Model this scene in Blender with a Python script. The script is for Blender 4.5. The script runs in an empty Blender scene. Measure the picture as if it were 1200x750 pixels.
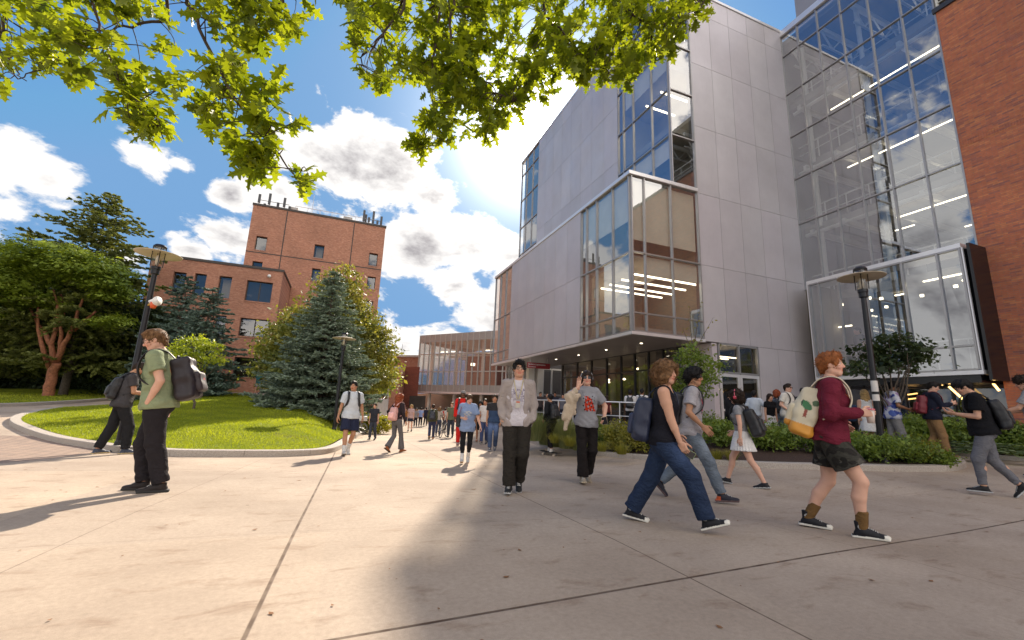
import bpy, math, random, time
import numpy as np
from mathutils import Vector, Matrix
T0=time.time()
rng=np.random.default_rng(7); random.seed(7)
S=bpy.context.scene; COL=S.collection
# ---------- camera model (Y runs along the long side of the glass hall, X across it)
F=505.
_Z=np.array([100,2525,-505.]);_Z/=np.linalg.norm(_Z)
_Y=np.array([-200,-93,-505.]);_Y-=_Z*(_Y@_Z);_Y/=np.linalg.norm(_Y)
_X=np.cross(_Y,_Z); RW=np.array([_X,_Y,_Z]); CAM=np.array([0,0,1.15])
FW=RW@np.array([0,0,-1.]); RT=RW@np.array([1.,0,0])
def ray(px,py):
    d=RW@np.array([px-600,375-py,-F]); return d/np.linalg.norm(d)
def onY(px,py,D): d=ray(px,py); return CAM+d*(D/d[1])
def onX(px,py,D): d=ray(px,py); return CAM+d*(D/d[0])
def onZ(px,py,z=0): d=ray(px,py); return CAM+d*((z-1.15)/d[2])
def atd(px,py,dep): d=ray(px,py); return CAM+d*(dep/(d@FW))
def proj(p):
    q=RW.T@(np.asarray(p,float)-CAM); return 600+F*q[0]/-q[2], 375-F*q[1]/-q[2]
def sst(x): x=np.clip(x,0,1); return x*x*(3-2*x)
def gz(x,y):
    x=np.asarray(x,float); y=np.asarray(y,float)
    d=FW[0]*x+FW[1]*y; yy=np.maximum(y,.5); a=x/yy
    pl=-.026*np.clip(d-4,0,30)*(1-.1*sst((d-20)/14))
    pl=np.maximum(pl,-.75)
    wr=sst((x-5)/5)
    right=.055*np.clip(d-6.2,0,4.5)
    p=pl*(1-wr)+right*wr
    fl=1-.42*sst((-.2-a)/.22)
    le=-.14+.056*np.clip(d-10.5,0,60)*fl
    wl=sst((-a+.03)/.11)*sst((d-10)/2.5)
    return p*(1-wl)+le*wl
def gpt(px,py,off=0):
    """point where the sight line through a photo pixel meets the ground"""
    z=0.
    d=ray(px,py)
    for t in np.arange(1.2,90,.05):
        p=CAM+d*t
        if p[2]<=gz(p[0],p[1])+off: return np.array([p[0],p[1],float(gz(p[0],p[1]))+off])
    p=CAM+d*60; return np.array([p[0],p[1],float(gz(p[0],p[1]))])
# ---------- objects
def tag(o,label=None,cat=None,group=None,kind=None):
    if label: o['label']=label
    if cat: o['category']=cat
    if group: o['group']=group
    if kind: o['kind']=kind
    return o
def thing(name,loc,label,cat,group=None,rz=0):
    o=bpy.data.objects.new(name,None); COL.objects.link(o); o.location=[float(v) for v in loc]; o.rotation_euler=(0,0,rz)
    o.empty_display_size=.2
    return tag(o,label,cat,group)
class MB:
    def __init__(s): s.v=[]; s.f=[]; s.m=[]; s.n=0; s.c=[]
    def add(s,v,f,m=0,c=None):
        v=np.asarray(v,float).reshape(-1,3); s.v.append(v); n=s.n
        s.f.extend([tuple(int(i)+n for i in q) for q in f]); s.m.extend([m]*len(f)); s.n+=len(v)
        s.c.append(np.tile(np.array([1,1,1.] if c is None else c,float)[:3],(len(v),1)) if (c is None or np.ndim(c)==1) else np.asarray(c,float)); return s
    def box(s,x0,x1,y0,y1,z0,z1,m=0,c=None):
        v=[(x,y,z) for z in (z0,z1) for y in (y0,y1) for x in (x0,x1)]
        return s.add(v,[(0,2,3,1),(4,5,7,6),(0,1,5,4),(2,6,7,3),(0,4,6,2),(1,3,7,5)],m,c)
    def obox(s,c,ax,ay,az,m=0,col=None):
        c=np.array(c,float);ax=np.array(ax,float);ay=np.array(ay,float);az=np.array(az,float)
        v=[c+i*ax+j*ay+k*az for k in(-1,1) for j in(-1,1) for i in(-1,1)]
        return s.add(v,[(0,2,3,1),(4,5,7,6),(0,1,5,4),(2,6,7,3),(0,4,6,2),(1,3,7,5)],m,col)
    def bar(s,a,b,w,h=None,m=0,up=(0,0,1)):
        a=np.array(a,float);b=np.array(b,float);d=b-a;L=np.linalg.norm(d);d/=L;u=np.array(up,float)
        if abs(d@u)>.95: u=np.array([1.,0,0])
        x=np.cross(d,u);x/=np.linalg.norm(x);z=np.cross(x,d);h=h or w
        return s.obox((a+b)/2,x*w/2,d*L/2,z*h/2,m)
    def prism(s,poly,z0,z1,m=0,zf=None):
        n=len(poly); p=np.array(poly,float)
        zb=np.full(n,z0) if not callable(z0) else np.array([z0(*q) for q in p]); zt=np.full(n,z1) if not callable(z1) else np.array([z1(*q) for q in p])
        v=np.vstack([np.c_[p,zb],np.c_[p,zt]])
        f=[tuple(range(n-1,-1,-1)),tuple(range(n,2*n))]+[(i,(i+1)%n,n+(i+1)%n,n+i) for i in range(n)]
        return s.add(v,f,m)
    def tube(s,path,rad,seg=8,m=0,flat=1.,cap=True,up=(0,0,1),c=None):
        P=np.array(path,float); n=len(P); r=np.full(n,rad) if np.ndim(rad)==0 else np.array(rad,float)
        t=np.gradient(P,axis=0); t/=np.linalg.norm(t,axis=1)[:,None]+1e-9
        u=np.array(up,float); vs=[]; a=np.linspace(0,2*math.pi,seg,endpoint=False)
        for i in range(n):
            x=np.cross(t[i],u)
            if np.linalg.norm(x)<.05: x=np.cross(t[i],[1.,0,0.01])
            x/=np.linalg.norm(x); y=np.cross(x,t[i])
            vs.append(P[i]+r[i]*(np.cos(a)[:,None]*x+flat*np.sin(a)[:,None]*y)); u=y if abs(t[i][2])>.3 else u
        f=[(i*seg+j,i*seg+(j+1)%seg,(i+1)*seg+(j+1)%seg,(i+1)*seg+j) for i in range(n-1) for j in range(seg)]
        if cap: f+= [tuple(range(seg-1,-1,-1)),tuple((n-1)*seg+j for j in range(seg))]
        return s.add(np.vstack(vs),f,m,c)
    def lathe(s,prof,c=(0,0,0),seg=24,m=0):
        a=np.linspace(0,2*math.pi,seg,endpoint=False); n=len(prof)
        v=[(c[0]+r*math.cos(t),c[1]+r*math.sin(t),c[2]+z) for r,z in prof for t in a]
        f=[(i*seg+j,i*seg+(j+1)%seg,(i+1)*seg+(j+1)%seg,(i+1)*seg+j) for i in range(n-1) for j in range(seg)]
        f+=[tuple(range(seg-1,-1,-1)),tuple((n-1)*seg+j for j in range(seg))]
        return s.add(v,f,m)
    def build(s,name,mats,parent=None,smooth=False,local=False,bevel=0):
        V=np.vstack(s.v); me=bpy.data.meshes.new(name)
        if parent is not None and not local:
            q=parent; off=np.zeros(3)
            while q is not None: off+=np.array(q.location); q=q.parent
            V=V-off
        me.from_pydata(V.tolist(),[],s.f)
        for mm in (mats if isinstance(mats,(list,tuple)) else [mats]): me.materials.append(mm)
        if any(s.m): me.polygons.foreach_set('material_index',s.m)
        Cc=np.vstack(s.c)
        if (Cc!=1).any():
            at=me.color_attributes.new('col','FLOAT_COLOR','POINT'); at.data.foreach_set('color',np.c_[Cc,np.ones(len(Cc))].astype(np.float32).ravel())
        if smooth: me.polygons.foreach_set('use_smooth',[True]*len(me.polygons))
        me.update(); o=bpy.data.objects.new(name,me); COL.objects.link(o)
        if parent is not None: o.parent=parent
        if bevel:
            b=o.modifiers.new('b','BEVEL'); b.width=bevel; b.segments=2; b.limit_method='ANGLE'
        return o
def fastmesh(name,V,Fq,mats,parent=None,smooth=False,col=None,local=False,off=None,k=4):
    """V (n,3), Fq (m,k) numpy -> one mesh object"""
    V=np.asarray(V,np.float32)
    if parent is not None and not local:
        q=parent; o_=np.zeros(3)
        while q is not None: o_+=np.array(q.location); q=q.parent
        V=V-o_.astype(np.float32)
    me=bpy.data.meshes.new(name); m=len(Fq)
    me.vertices.add(len(V)); me.vertices.foreach_set('co',V.ravel())
    me.loops.add(m*k); me.loops.foreach_set('vertex_index',np.asarray(Fq,np.int32).ravel())
    me.polygons.add(m); me.polygons.foreach_set('loop_start',np.arange(0,m*k,k,dtype=np.int32)); me.polygons.foreach_set('loop_total',np.full(m,k,np.int32))
    if smooth: me.polygons.foreach_set('use_smooth',np.ones(m,bool))
    me.update(calc_edges=True)
    for mm in (mats if isinstance(mats,(list,tuple)) else [mats]): me.materials.append(mm)
    if col is not None:
        at=me.color_attributes.new('col','FLOAT_COLOR','POINT'); at.data.foreach_set('color',np.c_[col,np.ones(len(col))].astype(np.float32).ravel())
    o=bpy.data.objects.new(name,me); COL.objects.link(o)
    if parent is not None: o.parent=parent
    return o
# ---------- materials
def srgb(r,g,b):
    f=lambda c:(c/255/12.92 if c/255<=.04045 else ((c/255+.055)/1.055)**2.4)
    return (f(r),f(g),f(b))
class NT:
    def __init__(s,name):
        s.mat=bpy.data.materials.new(name); s.mat.use_nodes=True; s.t=s.mat.node_tree; s.t.nodes.clear()
        s.out=s.n('ShaderNodeOutputMaterial')
    def n(s,ty,**k):
        nd=s.t.nodes.new(ty)
        for a,b in k.items(): setattr(nd,a,b)
        return nd
    def l(s,a,b): s.t.links.new(a,b)
    def math(s,op,a,b=None,c=None,clamp=False):
        nd=s.n('ShaderNodeMath',operation=op,use_clamp=clamp)
        for i,q in enumerate((a,b,c)):
            if q is None: continue
            if hasattr(q,'is_linked') or hasattr(q,'links'): s.l(q,nd.inputs[i])
            else: nd.inputs[i].default_value=q
        return nd.outputs[0]
    def noise(s,scale,vec=None,detail=4,rough=.55,dist=0):
        nd=s.n('ShaderNodeTexNoise'); nd.inputs['Scale'].default_value=scale; nd.inputs['Detail'].default_value=detail; nd.inputs['Roughness'].default_value=rough; nd.inputs['Distortion'].default_value=dist
        if vec is not None: s.l(vec,nd.inputs['Vector'])
        return nd.outputs['Fac']
    def coord(s,kind='Object',scale=None,rot=None,loc=None):
        tc=s.n('ShaderNodeTexCoord'); o=tc.outputs[kind]
        if scale or rot or loc:
            mp=s.n('ShaderNodeMapping'); s.l(o,mp.inputs[0])
            if scale: mp.inputs['Scale'].default_value=scale
            if rot: mp.inputs['Rotation'].default_value=rot
            if loc: mp.inputs['Location'].default_value=loc
            o=mp.outputs[0]
        return o
    def pos(s): return s.n('ShaderNodeNewGeometry').outputs['Position']
    def ramp(s,fac,stops,interp='LINEAR'):
        r=s.n('ShaderNodeValToRGB'); r.color_ramp.interpolation=interp; e=r.color_ramp.elements
        while len(e)<len(stops): e.new(.5)
        for i,(p,c) in enumerate(stops):
            e[i].position=p; e[i].color=(c,c,c,1) if np.ndim(c)==0 else (*c,1)
        s.l(fac,r.inputs[0]); return r.outputs[0]
    def mix(s,f,a,b,mode='MIX'):
        m=s.n('ShaderNodeMix',data_type='RGBA',blend_type=mode)
        for q,k in ((f,0),(a,6),(b,7)):
            if hasattr(q,'links'): s.l(q,m.inputs[k])
            else: m.inputs[k].default_value=q if k==0 else (*q,1)
        return m.outputs[2]
    def bsdf(s,base=None,rough=.6,metal=0,spec=.5,bump=None,bstr=.3,bdist=.01,**kw):
        b=s.n('ShaderNodeBsdfPrincipled')
        for q,k in ((base,'Base Color'),(rough,'Roughness'),(metal,'Metallic'),(spec,'Specular IOR Level')):
            if q is None: continue
            if hasattr(q,'links'): s.l(q,b.inputs[k])
            else: b.inputs[k].default_value=(*q,1) if k=='Base Color' else q
        for k,q in kw.items():
            k=k.replace('_',' ')
            if hasattr(q,'links'): s.l(q,b.inputs[k])
            else: b.inputs[k].default_value=q
        if bump is not None:
            bp=s.n('ShaderNodeBump'); bp.inputs['Strength'].default_value=bstr; bp.inputs['Distance'].default_value=bdist; s.l(bump,bp.inputs['Height']); s.l(bp.outputs[0],b.inputs['Normal'])
        s.l(b.outputs[0],s.out.inputs[0]); s.b=b; return s.mat
    def attr(s,name='col'):
        a=s.n('ShaderNodeAttribute'); a.attribute_name=name; return a.outputs['Color']
_mc={}
def simple(name,col,rough=.6,metal=0,var=.12,scale=6,bstr=.15,bscale=60,spec=.5,**kw):
    if name in _mc: return _mc[name]
    m=NT(name); v=m.coord('Object'); n=m.noise(scale,v); c=m.mix(m.ramp(n,[(.3,0.),(.7,1.)]),tuple(x*(1-var) for x in col),tuple(min(1,x*(1+var)) for x in col))
    r=m.bsdf(c,rough,metal,spec,bump=m.noise(bscale,v,3),bstr=bstr,bdist=.005,**kw); _mc[name]=r; return r
def vcol(name,rough=.85,bscale=250,bstr=.25,bdist=.003,sss=0,spec=.3,var=.1,vscale=14,**kw):
    """surface whose own colours come from the mesh's colour attribute"""
    if name in _mc: return _mc[name]
    m=NT(name); v=m.coord('Object'); c=m.attr(); f=m.noise(vscale,v,3)
    c=m.mix(1.,c,m.ramp(f,[(.3,1-var),(.7,1.)]),'MULTIPLY')
    r=m.bsdf(c,rough,0,spec,bump=m.noise(bscale,v,2),bstr=bstr,bdist=bdist,**kw)
    if sss:
        m.b.inputs['Subsurface Weight'].default_value=sss; m.b.inputs['Subsurface Radius'].default_value=(.02,.008,.004); m.b.inputs['Subsurface Scale'].default_value=.6
    _mc[name]=r; return r
def emis(name,col,st):
    if name in _mc: return _mc[name]
    m=NT(name); e=m.n('ShaderNodeEmission'); e.inputs[0].default_value=(*col,1); e.inputs[1].default_value=st; m.l(e.outputs[0],m.out.inputs[0]); _mc[name]=m.mat; return m.mat
def glass(name,tint,refl,ior=1.5,rough=0.0,wob=.0):
    if name in _mc: return _mc[name]
    m=NT(name); t=m.n('ShaderNodeBsdfTransparent'); t.inputs[0].default_value=(*tint,1); g=m.n('ShaderNodeBsdfGlossy'); g.inputs['Roughness'].default_value=rough
    g.inputs[0].default_value=(.93,.96,1,1)
    ge=m.n('ShaderNodeNewGeometry'); dt=m.n('ShaderNodeVectorMath',operation='DOT_PRODUCT'); m.l(ge.outputs['Normal'],dt.inputs[0]); m.l(ge.outputs['Incoming'],dt.inputs[1]); mx=m.n('ShaderNodeMixShader')
    q=m.math('SUBTRACT',1.,m.math('ABSOLUTE',dt.outputs['Value']),clamp=True)
    fac=m.math('MULTIPLY_ADD',m.math('POWER',q,5.),1-refl,refl,clamp=True); m.l(fac,mx.inputs[0]); m.l(t.outputs[0],mx.inputs[1]); m.l(g.outputs[0],mx.inputs[2])
    if wob>.5:
        bp=m.n('ShaderNodeBump'); bp.inputs['Strength'].default_value=wob; bp.inputs['Distance'].default_value=.02; m.l(m.noise(.5,m.coord('Object'),1),bp.inputs['Height']); m.l(bp.outputs[0],g.inputs['Normal'])
    m.l(mx.outputs[0],m.out.inputs[0]); _mc[name]=m.mat; return m.mat
def leafmat(name,c1,c2,trans=.45,tcol=None,rough=.5):
    if name in _mc: return _mc[name]
    m=NT(name); c=m.mix(m.attr(),c1,c2); 
    b=m.n('ShaderNodeBsdfPrincipled'); m.l(c,b.inputs['Base Color']); b.inputs['Roughness'].default_value=rough; b.inputs['Specular IOR Level'].default_value=.35
    t=m.n('ShaderNodeBsdfTranslucent'); k=tcol or (1.9,1.7,.6); tc=m.mix(1.,c,k,'MULTIPLY'); m.l(tc,t.inputs[0])
    mx=m.n('ShaderNodeMixShader'); mx.inputs[0].default_value=trans; m.l(b.outputs[0],mx.inputs[1]); m.l(t.outputs[0],mx.inputs[2]); m.l(mx.outputs[0],m.out.inputs[0]); _mc[name]=m.mat; return m.mat
def brick(name,axis,c1,c2,c3,mort,bw=.21,bh=.067,bstr=.5):
    if name in _mc: return _mc[name]
    m=NT(name); p=m.pos(); sp=m.n('ShaderNodeSeparateXYZ'); m.l(p,sp.inputs[0]); cb=m.n('ShaderNodeCombineXYZ')
    m.l(m.math('ADD',sp.outputs[0],sp.outputs[1]) if axis=='XY' else sp.outputs[{'X':1,'Y':0}[axis]],cb.inputs[0]); m.l(sp.outputs[2],cb.inputs[1])
    b=m.n('ShaderNodeTexBrick'); m.l(cb.outputs[0],b.inputs['Vector']); b.inputs['Scale'].default_value=1; b.inputs['Brick Width'].default_value=bw; b.inputs['Row Height'].default_value=bh
    b.inputs['Mortar Size'].default_value=.006; b.inputs['Mortar Smooth'].default_value=.3; b.inputs['Bias'].default_value=0
    b.inputs['Color1'].default_value=(0,0,0,1); b.inputs['Color2'].default_value=(1,1,1,1); b.inputs['Mortar'].default_value=(.5,.5,.5,1)
    col=m.ramp(b.outputs['Color'],[(0,c2),(.35,c1),(.65,c1),(1,c3)])
    n=m.noise(.35,p,5); col=m.mix(1.,col,m.ramp(n,[(.25,.72),(.75,1.1)]),'MULTIPLY')
    n2=m.noise(9,p,4); col=m.mix(1.,col,m.ramp(n2,[(.3,.85),(.7,1.1)]),'MULTIPLY')
    col=m.mix(b.outputs['Fac'],col,mort)
    h=m.math('SUBTRACT',m.math('MULTIPLY',n2,.3),b.outputs['Fac'])
    r=m.bsdf(col,.88,0,.25,bump=h,bstr=bstr,bdist=.008); _mc[name]=r; return r
def structure(o): o['kind']='structure'; return o
# camera
cd=bpy.data.cameras.new('camera'); cam=bpy.data.objects.new('camera',cd); COL.objects.link(cam); S.camera=cam
cd.sensor_width=36; cd.lens=F/1200*36; cd.clip_end=6000; cd.clip_start=.05
Mx=Matrix([[*RW[0],CAM[0]],[*RW[1],CAM[1]],[*RW[2],CAM[2]],[0,0,0,1]]); cam.matrix_world=Mx
S.view_settings.view_transform='Standard'; S.view_settings.look='None'; S.view_settings.exposure=EXPO=1.45; S.view_settings.gamma=1
S.view_settings.use_curve_mapping=False
# sun: its ray grazes the far roof corner of the hall
sd=np.array([13.6-.455,34.6-3.314,23.8]); sd/=np.linalg.norm(sd)
EL=math.asin(sd[2]); AZ=math.atan2(sd[0],sd[1])
sl=bpy.data.lights.new('sun','SUN'); sl.energy=3.35; sl.angle=math.radians(.53); sl.color=(1,.88,.72)
so=bpy.data.objects.new('sun',sl); COL.objects.link(so); so.rotation_euler=Vector(sd).to_track_quat('Z','Y').to_euler(); so.location=(0,0,30)
# ---------- sky with clouds
W=bpy.data.worlds.new("World"); S.world=W; W.use_nodes=True
wt=NT.__new__(NT); wt.t=W.node_tree; wt.t.nodes.clear(); wt.mat=None
wo=wt.n('ShaderNodeOutputWorld'); bg=wt.n('ShaderNodeBackground'); bg.inputs[1].default_value=.12; wt.l(bg.outputs[0],wo.inputs[0])
sky=wt.n('ShaderNodeTexSky'); sky.sky_type='NISHITA'; sky.sun_disc=False; sky.sun_elevation=EL; sky.sun_rotation=AZ; sky.altitude=50; sky.air_density=1.0; sky.dust_density=.35; sky.ozone_density=2.6
dirv=wt.coord('Generated')
nrm=wt.n('ShaderNodeVectorMath',operation='NORMALIZE'); wt.l(dirv,nrm.inputs[0]); dirn=nrm.outputs[0]
def vdist(c,sc=(1,1,1)):
    a=wt.n('ShaderNodeVectorMath',operation='SUBTRACT'); wt.l(dirn,a.inputs[0]); a.inputs[1].default_value=tuple(c)
    b=wt.n('ShaderNodeVectorMath',operation='MULTIPLY'); wt.l(a.outputs[0],b.inputs[0]); b.inputs[1].default_value=sc
    l_=wt.n('ShaderNodeVectorMath',operation='LENGTH'); wt.l(b.outputs[0],l_.inputs[0]); return l_.outputs['Value']
# cloud banks: photo direction (px,py), angular radius in px at centre, flattening
BL=[(0,190,75),(55,215,50),(-40,240,90),(180,184,34),(208,190,20),(410,185,62),(365,165,40),(455,200,62),(510,225,34),(330,225,45),(270,228,22),(560,285,55),(490,285,62),(440,300,50),(600,300,60),
    (530,335,40),(270,285,38),(225,292,28),(470,395,36),(560,375,42),(520,400,40),(640,330,60),(610,165,45),(655,130,34),(330,190,25),(-150,330,120),(140,300,30)]
acc=None
for (px,py,r) in BL:
    c=ray(px,py); off=math.hypot(px-600,py-375); cosv=1/math.sqrt(1+(off/F)**2); rr=r/F*cosv*.88
    dd=vdist(c,(1,1,1.45)); v=wt.math('SUBTRACT',1.,wt.math('DIVIDE',dd,rr*1.35)); v=wt.math('MAXIMUM',v,-.6)
    acc=v if acc is None else wt.math('MAXIMUM',acc,v)
# elsewhere (behind the viewer, high up) broken cloud of its own, widened for fill light
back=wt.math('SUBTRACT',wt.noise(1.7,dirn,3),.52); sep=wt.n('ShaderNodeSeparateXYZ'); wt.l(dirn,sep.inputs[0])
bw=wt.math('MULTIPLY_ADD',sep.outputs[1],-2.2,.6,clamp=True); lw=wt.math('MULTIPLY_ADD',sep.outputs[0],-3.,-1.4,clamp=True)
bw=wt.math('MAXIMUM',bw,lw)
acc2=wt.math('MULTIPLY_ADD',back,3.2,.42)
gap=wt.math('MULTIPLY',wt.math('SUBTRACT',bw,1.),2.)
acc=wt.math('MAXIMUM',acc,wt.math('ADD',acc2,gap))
strv=wt.n('ShaderNodeVectorMath',operation='MULTIPLY'); wt.l(dirn,strv.inputs[0]); strv.inputs[1].default_value=(1,1,1.7)
fb=wt.noise(5.5,strv.outputs[0],12,.62,.25)
fb2=wt.noise(17,strv.outputs[0],8,.6,.1)
dens=wt.math('ADD',wt.math('MULTIPLY',acc,.8),wt.math('ADD',wt.math('MULTIPLY',wt.math('SUBTRACT',fb,.5),3.0),wt.math('MULTIPLY',wt.math('SUBTRACT',fb2,.5),.7)))
mask=wt.ramp(dens,[(.04,0.),(.32,1.)],'EASE')
# thick hearts of the clouds are grey against the sun, thin edges white
up=wt.n('ShaderNodeVectorMath',operation='ADD'); wt.l(strv.outputs[0],up.inputs[0]); up.inputs[1].default_value=(.02,.05,.09)
fbu=wt.noise(5.5,up.outputs[0],9,.6,.25)
shade=wt.math('ADD',wt.math('MULTIPLY',wt.math('SUBTRACT',dens,.55),.62),wt.math('MULTIPLY',wt.math('SUBTRACT',fbu,.5),1.6))
ccol=wt.ramp(shade,[(.0,(3.4,3.3,3.2)),(.2,(2.5,2.42,2.4)),(.42,(1.35,1.28,1.33)),(.8,(.80,.77,.86))])
skyc=wt.mix(1.,sky.outputs[0],(.30,.44,.58),'MULTIPLY')
skyc=wt.mix(1.,skyc,(.62,1.25,2.2),'DARKEN')
# clouds out of view opposite the sun, brightened to fill the shade
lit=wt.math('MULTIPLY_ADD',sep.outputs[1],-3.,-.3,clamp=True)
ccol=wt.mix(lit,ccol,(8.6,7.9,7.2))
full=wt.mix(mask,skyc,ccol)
# the bright air close round the sun and its disc
ds=vdist(sd)
g1=wt.math('MULTIPLY',wt.math('POWER',2.718,wt.math('MULTIPLY',ds,-13.)),20.)
g2=wt.math('MULTIPLY',wt.math('LESS_THAN',ds,.045),60.)
gl=wt.math('ADD',g1,g2)
full=wt.mix(1.,full,wt.mix(gl,(0,0,0),(1,.96,.88)) ,'ADD') if False else full
sc=wt.n('ShaderNodeVectorMath',operation='SCALE'); sc.inputs[0].default_value=(1,.95,.86); wt.l(gl,sc.inputs['Scale'])
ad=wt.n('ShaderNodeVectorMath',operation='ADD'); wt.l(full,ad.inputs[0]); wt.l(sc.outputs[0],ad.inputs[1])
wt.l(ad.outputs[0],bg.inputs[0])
# ---------- building materials
M_panel=simple('silver_panel',(.52,.465,.49),.5,.25,.04,.35,.05,2.2)
m=NT('panel_cladding'); v=m.coord('Object'); c=m.mix(1.,m.attr(),m.mix(m.ramp(m.noise(.5,v,5,.6),[(.3,0.),(.7,1.)]),(.475,.445,.470),(.55,.52,.545)),'MULTIPLY')
st_=m.coord('Object',scale=(6,6,.5)); c=m.mix(m.math('MULTIPLY',m.ramp(m.noise(1.6,st_,5,.7),[(.55,0.),(.8,1.)]),.18),c,(.25,.24,.24))
M_clad=m.bsdf(c,m.ramp(m.noise(.7,v,3),[(.3,.40),(.7,.55)]),.3,.5,bump=m.noise(.9,v,2),bstr=.25,bdist=.03)
M_back=simple('joint_backing',(.16,.15,.155),.8,0,.1)
M_mull=simple('anodised_mullion',(.36,.35,.35),.35,.7,.05,3,.02)
M_dmull=simple('dark_mullion',(.06,.06,.065),.4,.5,.1,3,.02)
M_cap=simple('bright_flashing',(.72,.71,.72),.3,.5,.05,2,.02)
M_white=simple('white_paint',(.74,.73,.70),.6,0,.05,2,.05)
M_offw=simple('plaster_interior',(.34,.315,.275),.85,0,.08,1,.05)
M_shade=simple('roller_shade',(.74,.70,.60),.9,0,.06,1.5,.05)
M_black=simple('black_cladding',(.012,.012,.014),.25,.2,.1,2,.02)
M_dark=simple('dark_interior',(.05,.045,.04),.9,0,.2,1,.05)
M_floorin=simple('interior_floor',(.22,.2,.18),.6,0,.1,2,.03)
M_soff=simple('soffit_metal',(.33,.30,.29),.38,.5,.06,.7,.02)
M_strip=emis('lit_strip_lamp',(1,.86,.62),2.6)
M_amber=emis('lit_amber_lamp',(1,.58,.2),1.6)
M_glass=glass('window_glass',(.80,.81,.79),.29,1.55,0,.012)
M_glassc=glass('clear_glass',(.66,.68,.66),.33,1.5,0,.02)
M_glassd=glass('dark_glass',(.62,.58,.5),.12,1.5,0,.02)
M_brickR=brick('orange_brick','X',(.50,.16,.085),(.30,.12,.10),(.58,.22,.10),(.28,.17,.13),.30,.065)
M_brickA=brick('red_brick','Y',(.42,.19,.12),(.32,.14,.095),(.50,.25,.165),(.36,.23,.175))
M_brickAx=brick('red_brick_side','X',(.42,.19,.12),(.32,.14,.095),(.50,.25,.165),(.36,.23,.175))
M_stone=simple('pale_stone',(.42,.39,.36),.85,0,.12,3,.3,40)
M_wdark=simple('window_dark_frame',(.035,.025,.02),.5,0,.1)
def panels(mb,ax,c,us,zs,out,gap=.008,th=.05,skip=()):
    """flat cladding panels standing on a plane: ax 'X' (plane x=c, u=y) or 'Y' (plane y=c, u=x)"""
    for i in range(len(us)-1):
        for j in range(len(zs)-1):
            if (i,j) in skip: continue
            u0,u1,z0,z1=us[i]+gap,us[i+1]-gap,zs[j]+gap,zs[j+1]-gap
            a,b=(c,c+out*th) if out>0 else (c+out*th,c)
            g_=rng.uniform(.93,1.04); c3=(g_,g_*rng.uniform(.99,1.01),g_)
            if ax=='X': mb.box(a,b,u0,u1,z0,z1,0,c3)
            else: mb.box(u0,u1,a,b,z0,z1,0,c3)
def curtain(root,ax,c,us,zs,out,mg=M_glass,mm=M_mull,w=.06,dep=.14,fname='mullion_frame',hw=None,shades=None):
    hw=hw or w
    fr=MB()
    for u in us:
        if ax=='X': fr.box(c-dep/2,c+dep/2,u-w/2,u+w/2,zs[0],zs[-1])
        else: fr.box(u-w/2,u+w/2,c-dep/2,c+dep/2,zs[0],zs[-1])
    for z in zs:
        for i in range(len(us)-1):
            a,b=us[i]+w/2+.001,us[i+1]-w/2-.001; e=dep/2-.006
            if ax=='X': fr.box(c-e,c+e,a,b,z-hw/2,z+hw/2)
            else: fr.box(a,b,c-e,c+e,z-hw/2,z+hw/2)
    fo=fr.build(fname,mm,root)
    for i in range(len(us)-1):
        for j in range(len(zs)-1):
            g=MB(); a,b=us[i]+w/2-.01,us[i+1]-w/2+.01; z0,z1=zs[j]+hw/2-.01,zs[j+1]-hw/2+.01
            # a very slight lean of each pane, as real glazing has
            t=rng.normal(0,.0022,4)
            if ax=='X': v=[(c+t[0],a,z0),(c+t[1],b,z0),(c+t[2],b,z1),(c+t[3],a,z1)]
            else: v=[(a,c+t[0],z0),(b,c+t[1],z0),(b,c+t[2],z1),(a,c+t[3],z1)]
            g.add(v,[(0,1,2,3)]); g.build('glass_pane',mg,fo)
    return fo
lin=lambda a,b,n:list(np.linspace(a,b,n+1))
SO,B1,B2,RF=4.40,8.05,11.85,23.8
XB,XT,XG,XC=11.17,13.6,15.3,22.2
Y0=15.; YF=33.5; YT=34.6
hall=thing('science_building',(18,24,0),'tall silver metal-clad hall with a glazed bay jutting out over its recessed ground floor','building')
# --- cladding of the front (y=15) face
TR=15.1
zrows=[SO,8.05,11.72,15.42,19.12,22.4,RF-.1]
mb=MB(); panels(mb,'Y',Y0,lin(TR,XC,5),zrows,-1)
panels(mb,'Y',Y0,[18.42,19.75,21.0,XC],[.2,SO],-1)
mb.build('front_cladding',M_clad,hall)
mb=MB(); mb.box(TR,XC,Y0+.002,Y0+.3,SO,RF-.12); mb.box(18.42,XC,Y0+.002,Y0+.3,0,SO-.002)
mb.build('front_backing',M_back,hall)
# --- tower side (x=13.6) and bay side (x=11.17)
mb=MB(); panels(mb,'X',XT,lin(19.28,30.64,8),[11.9,15.42,19.12,22.4,RF-.1],-1)
mb.build('tower_side_cladding',M_clad,hall)
mb=MB(); mb.box(XT+.002,XT+.3,19.28,30.64,11.86,RF-.12); mb.build('tower_side_backing',M_back,hall)
mb=MB(); panels(mb,'X',XB,lin(19.3,29.6,7),[SO+.1,8.05,B2-.1],-1); mb.build('bay_side_cladding',M_clad,hall)
mb=MB(); mb.box(XB+.002,XB+.3,19.3,29.6,SO+.05,B2-.05); mb.build('bay_side_backing',M_back,hall)
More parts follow.
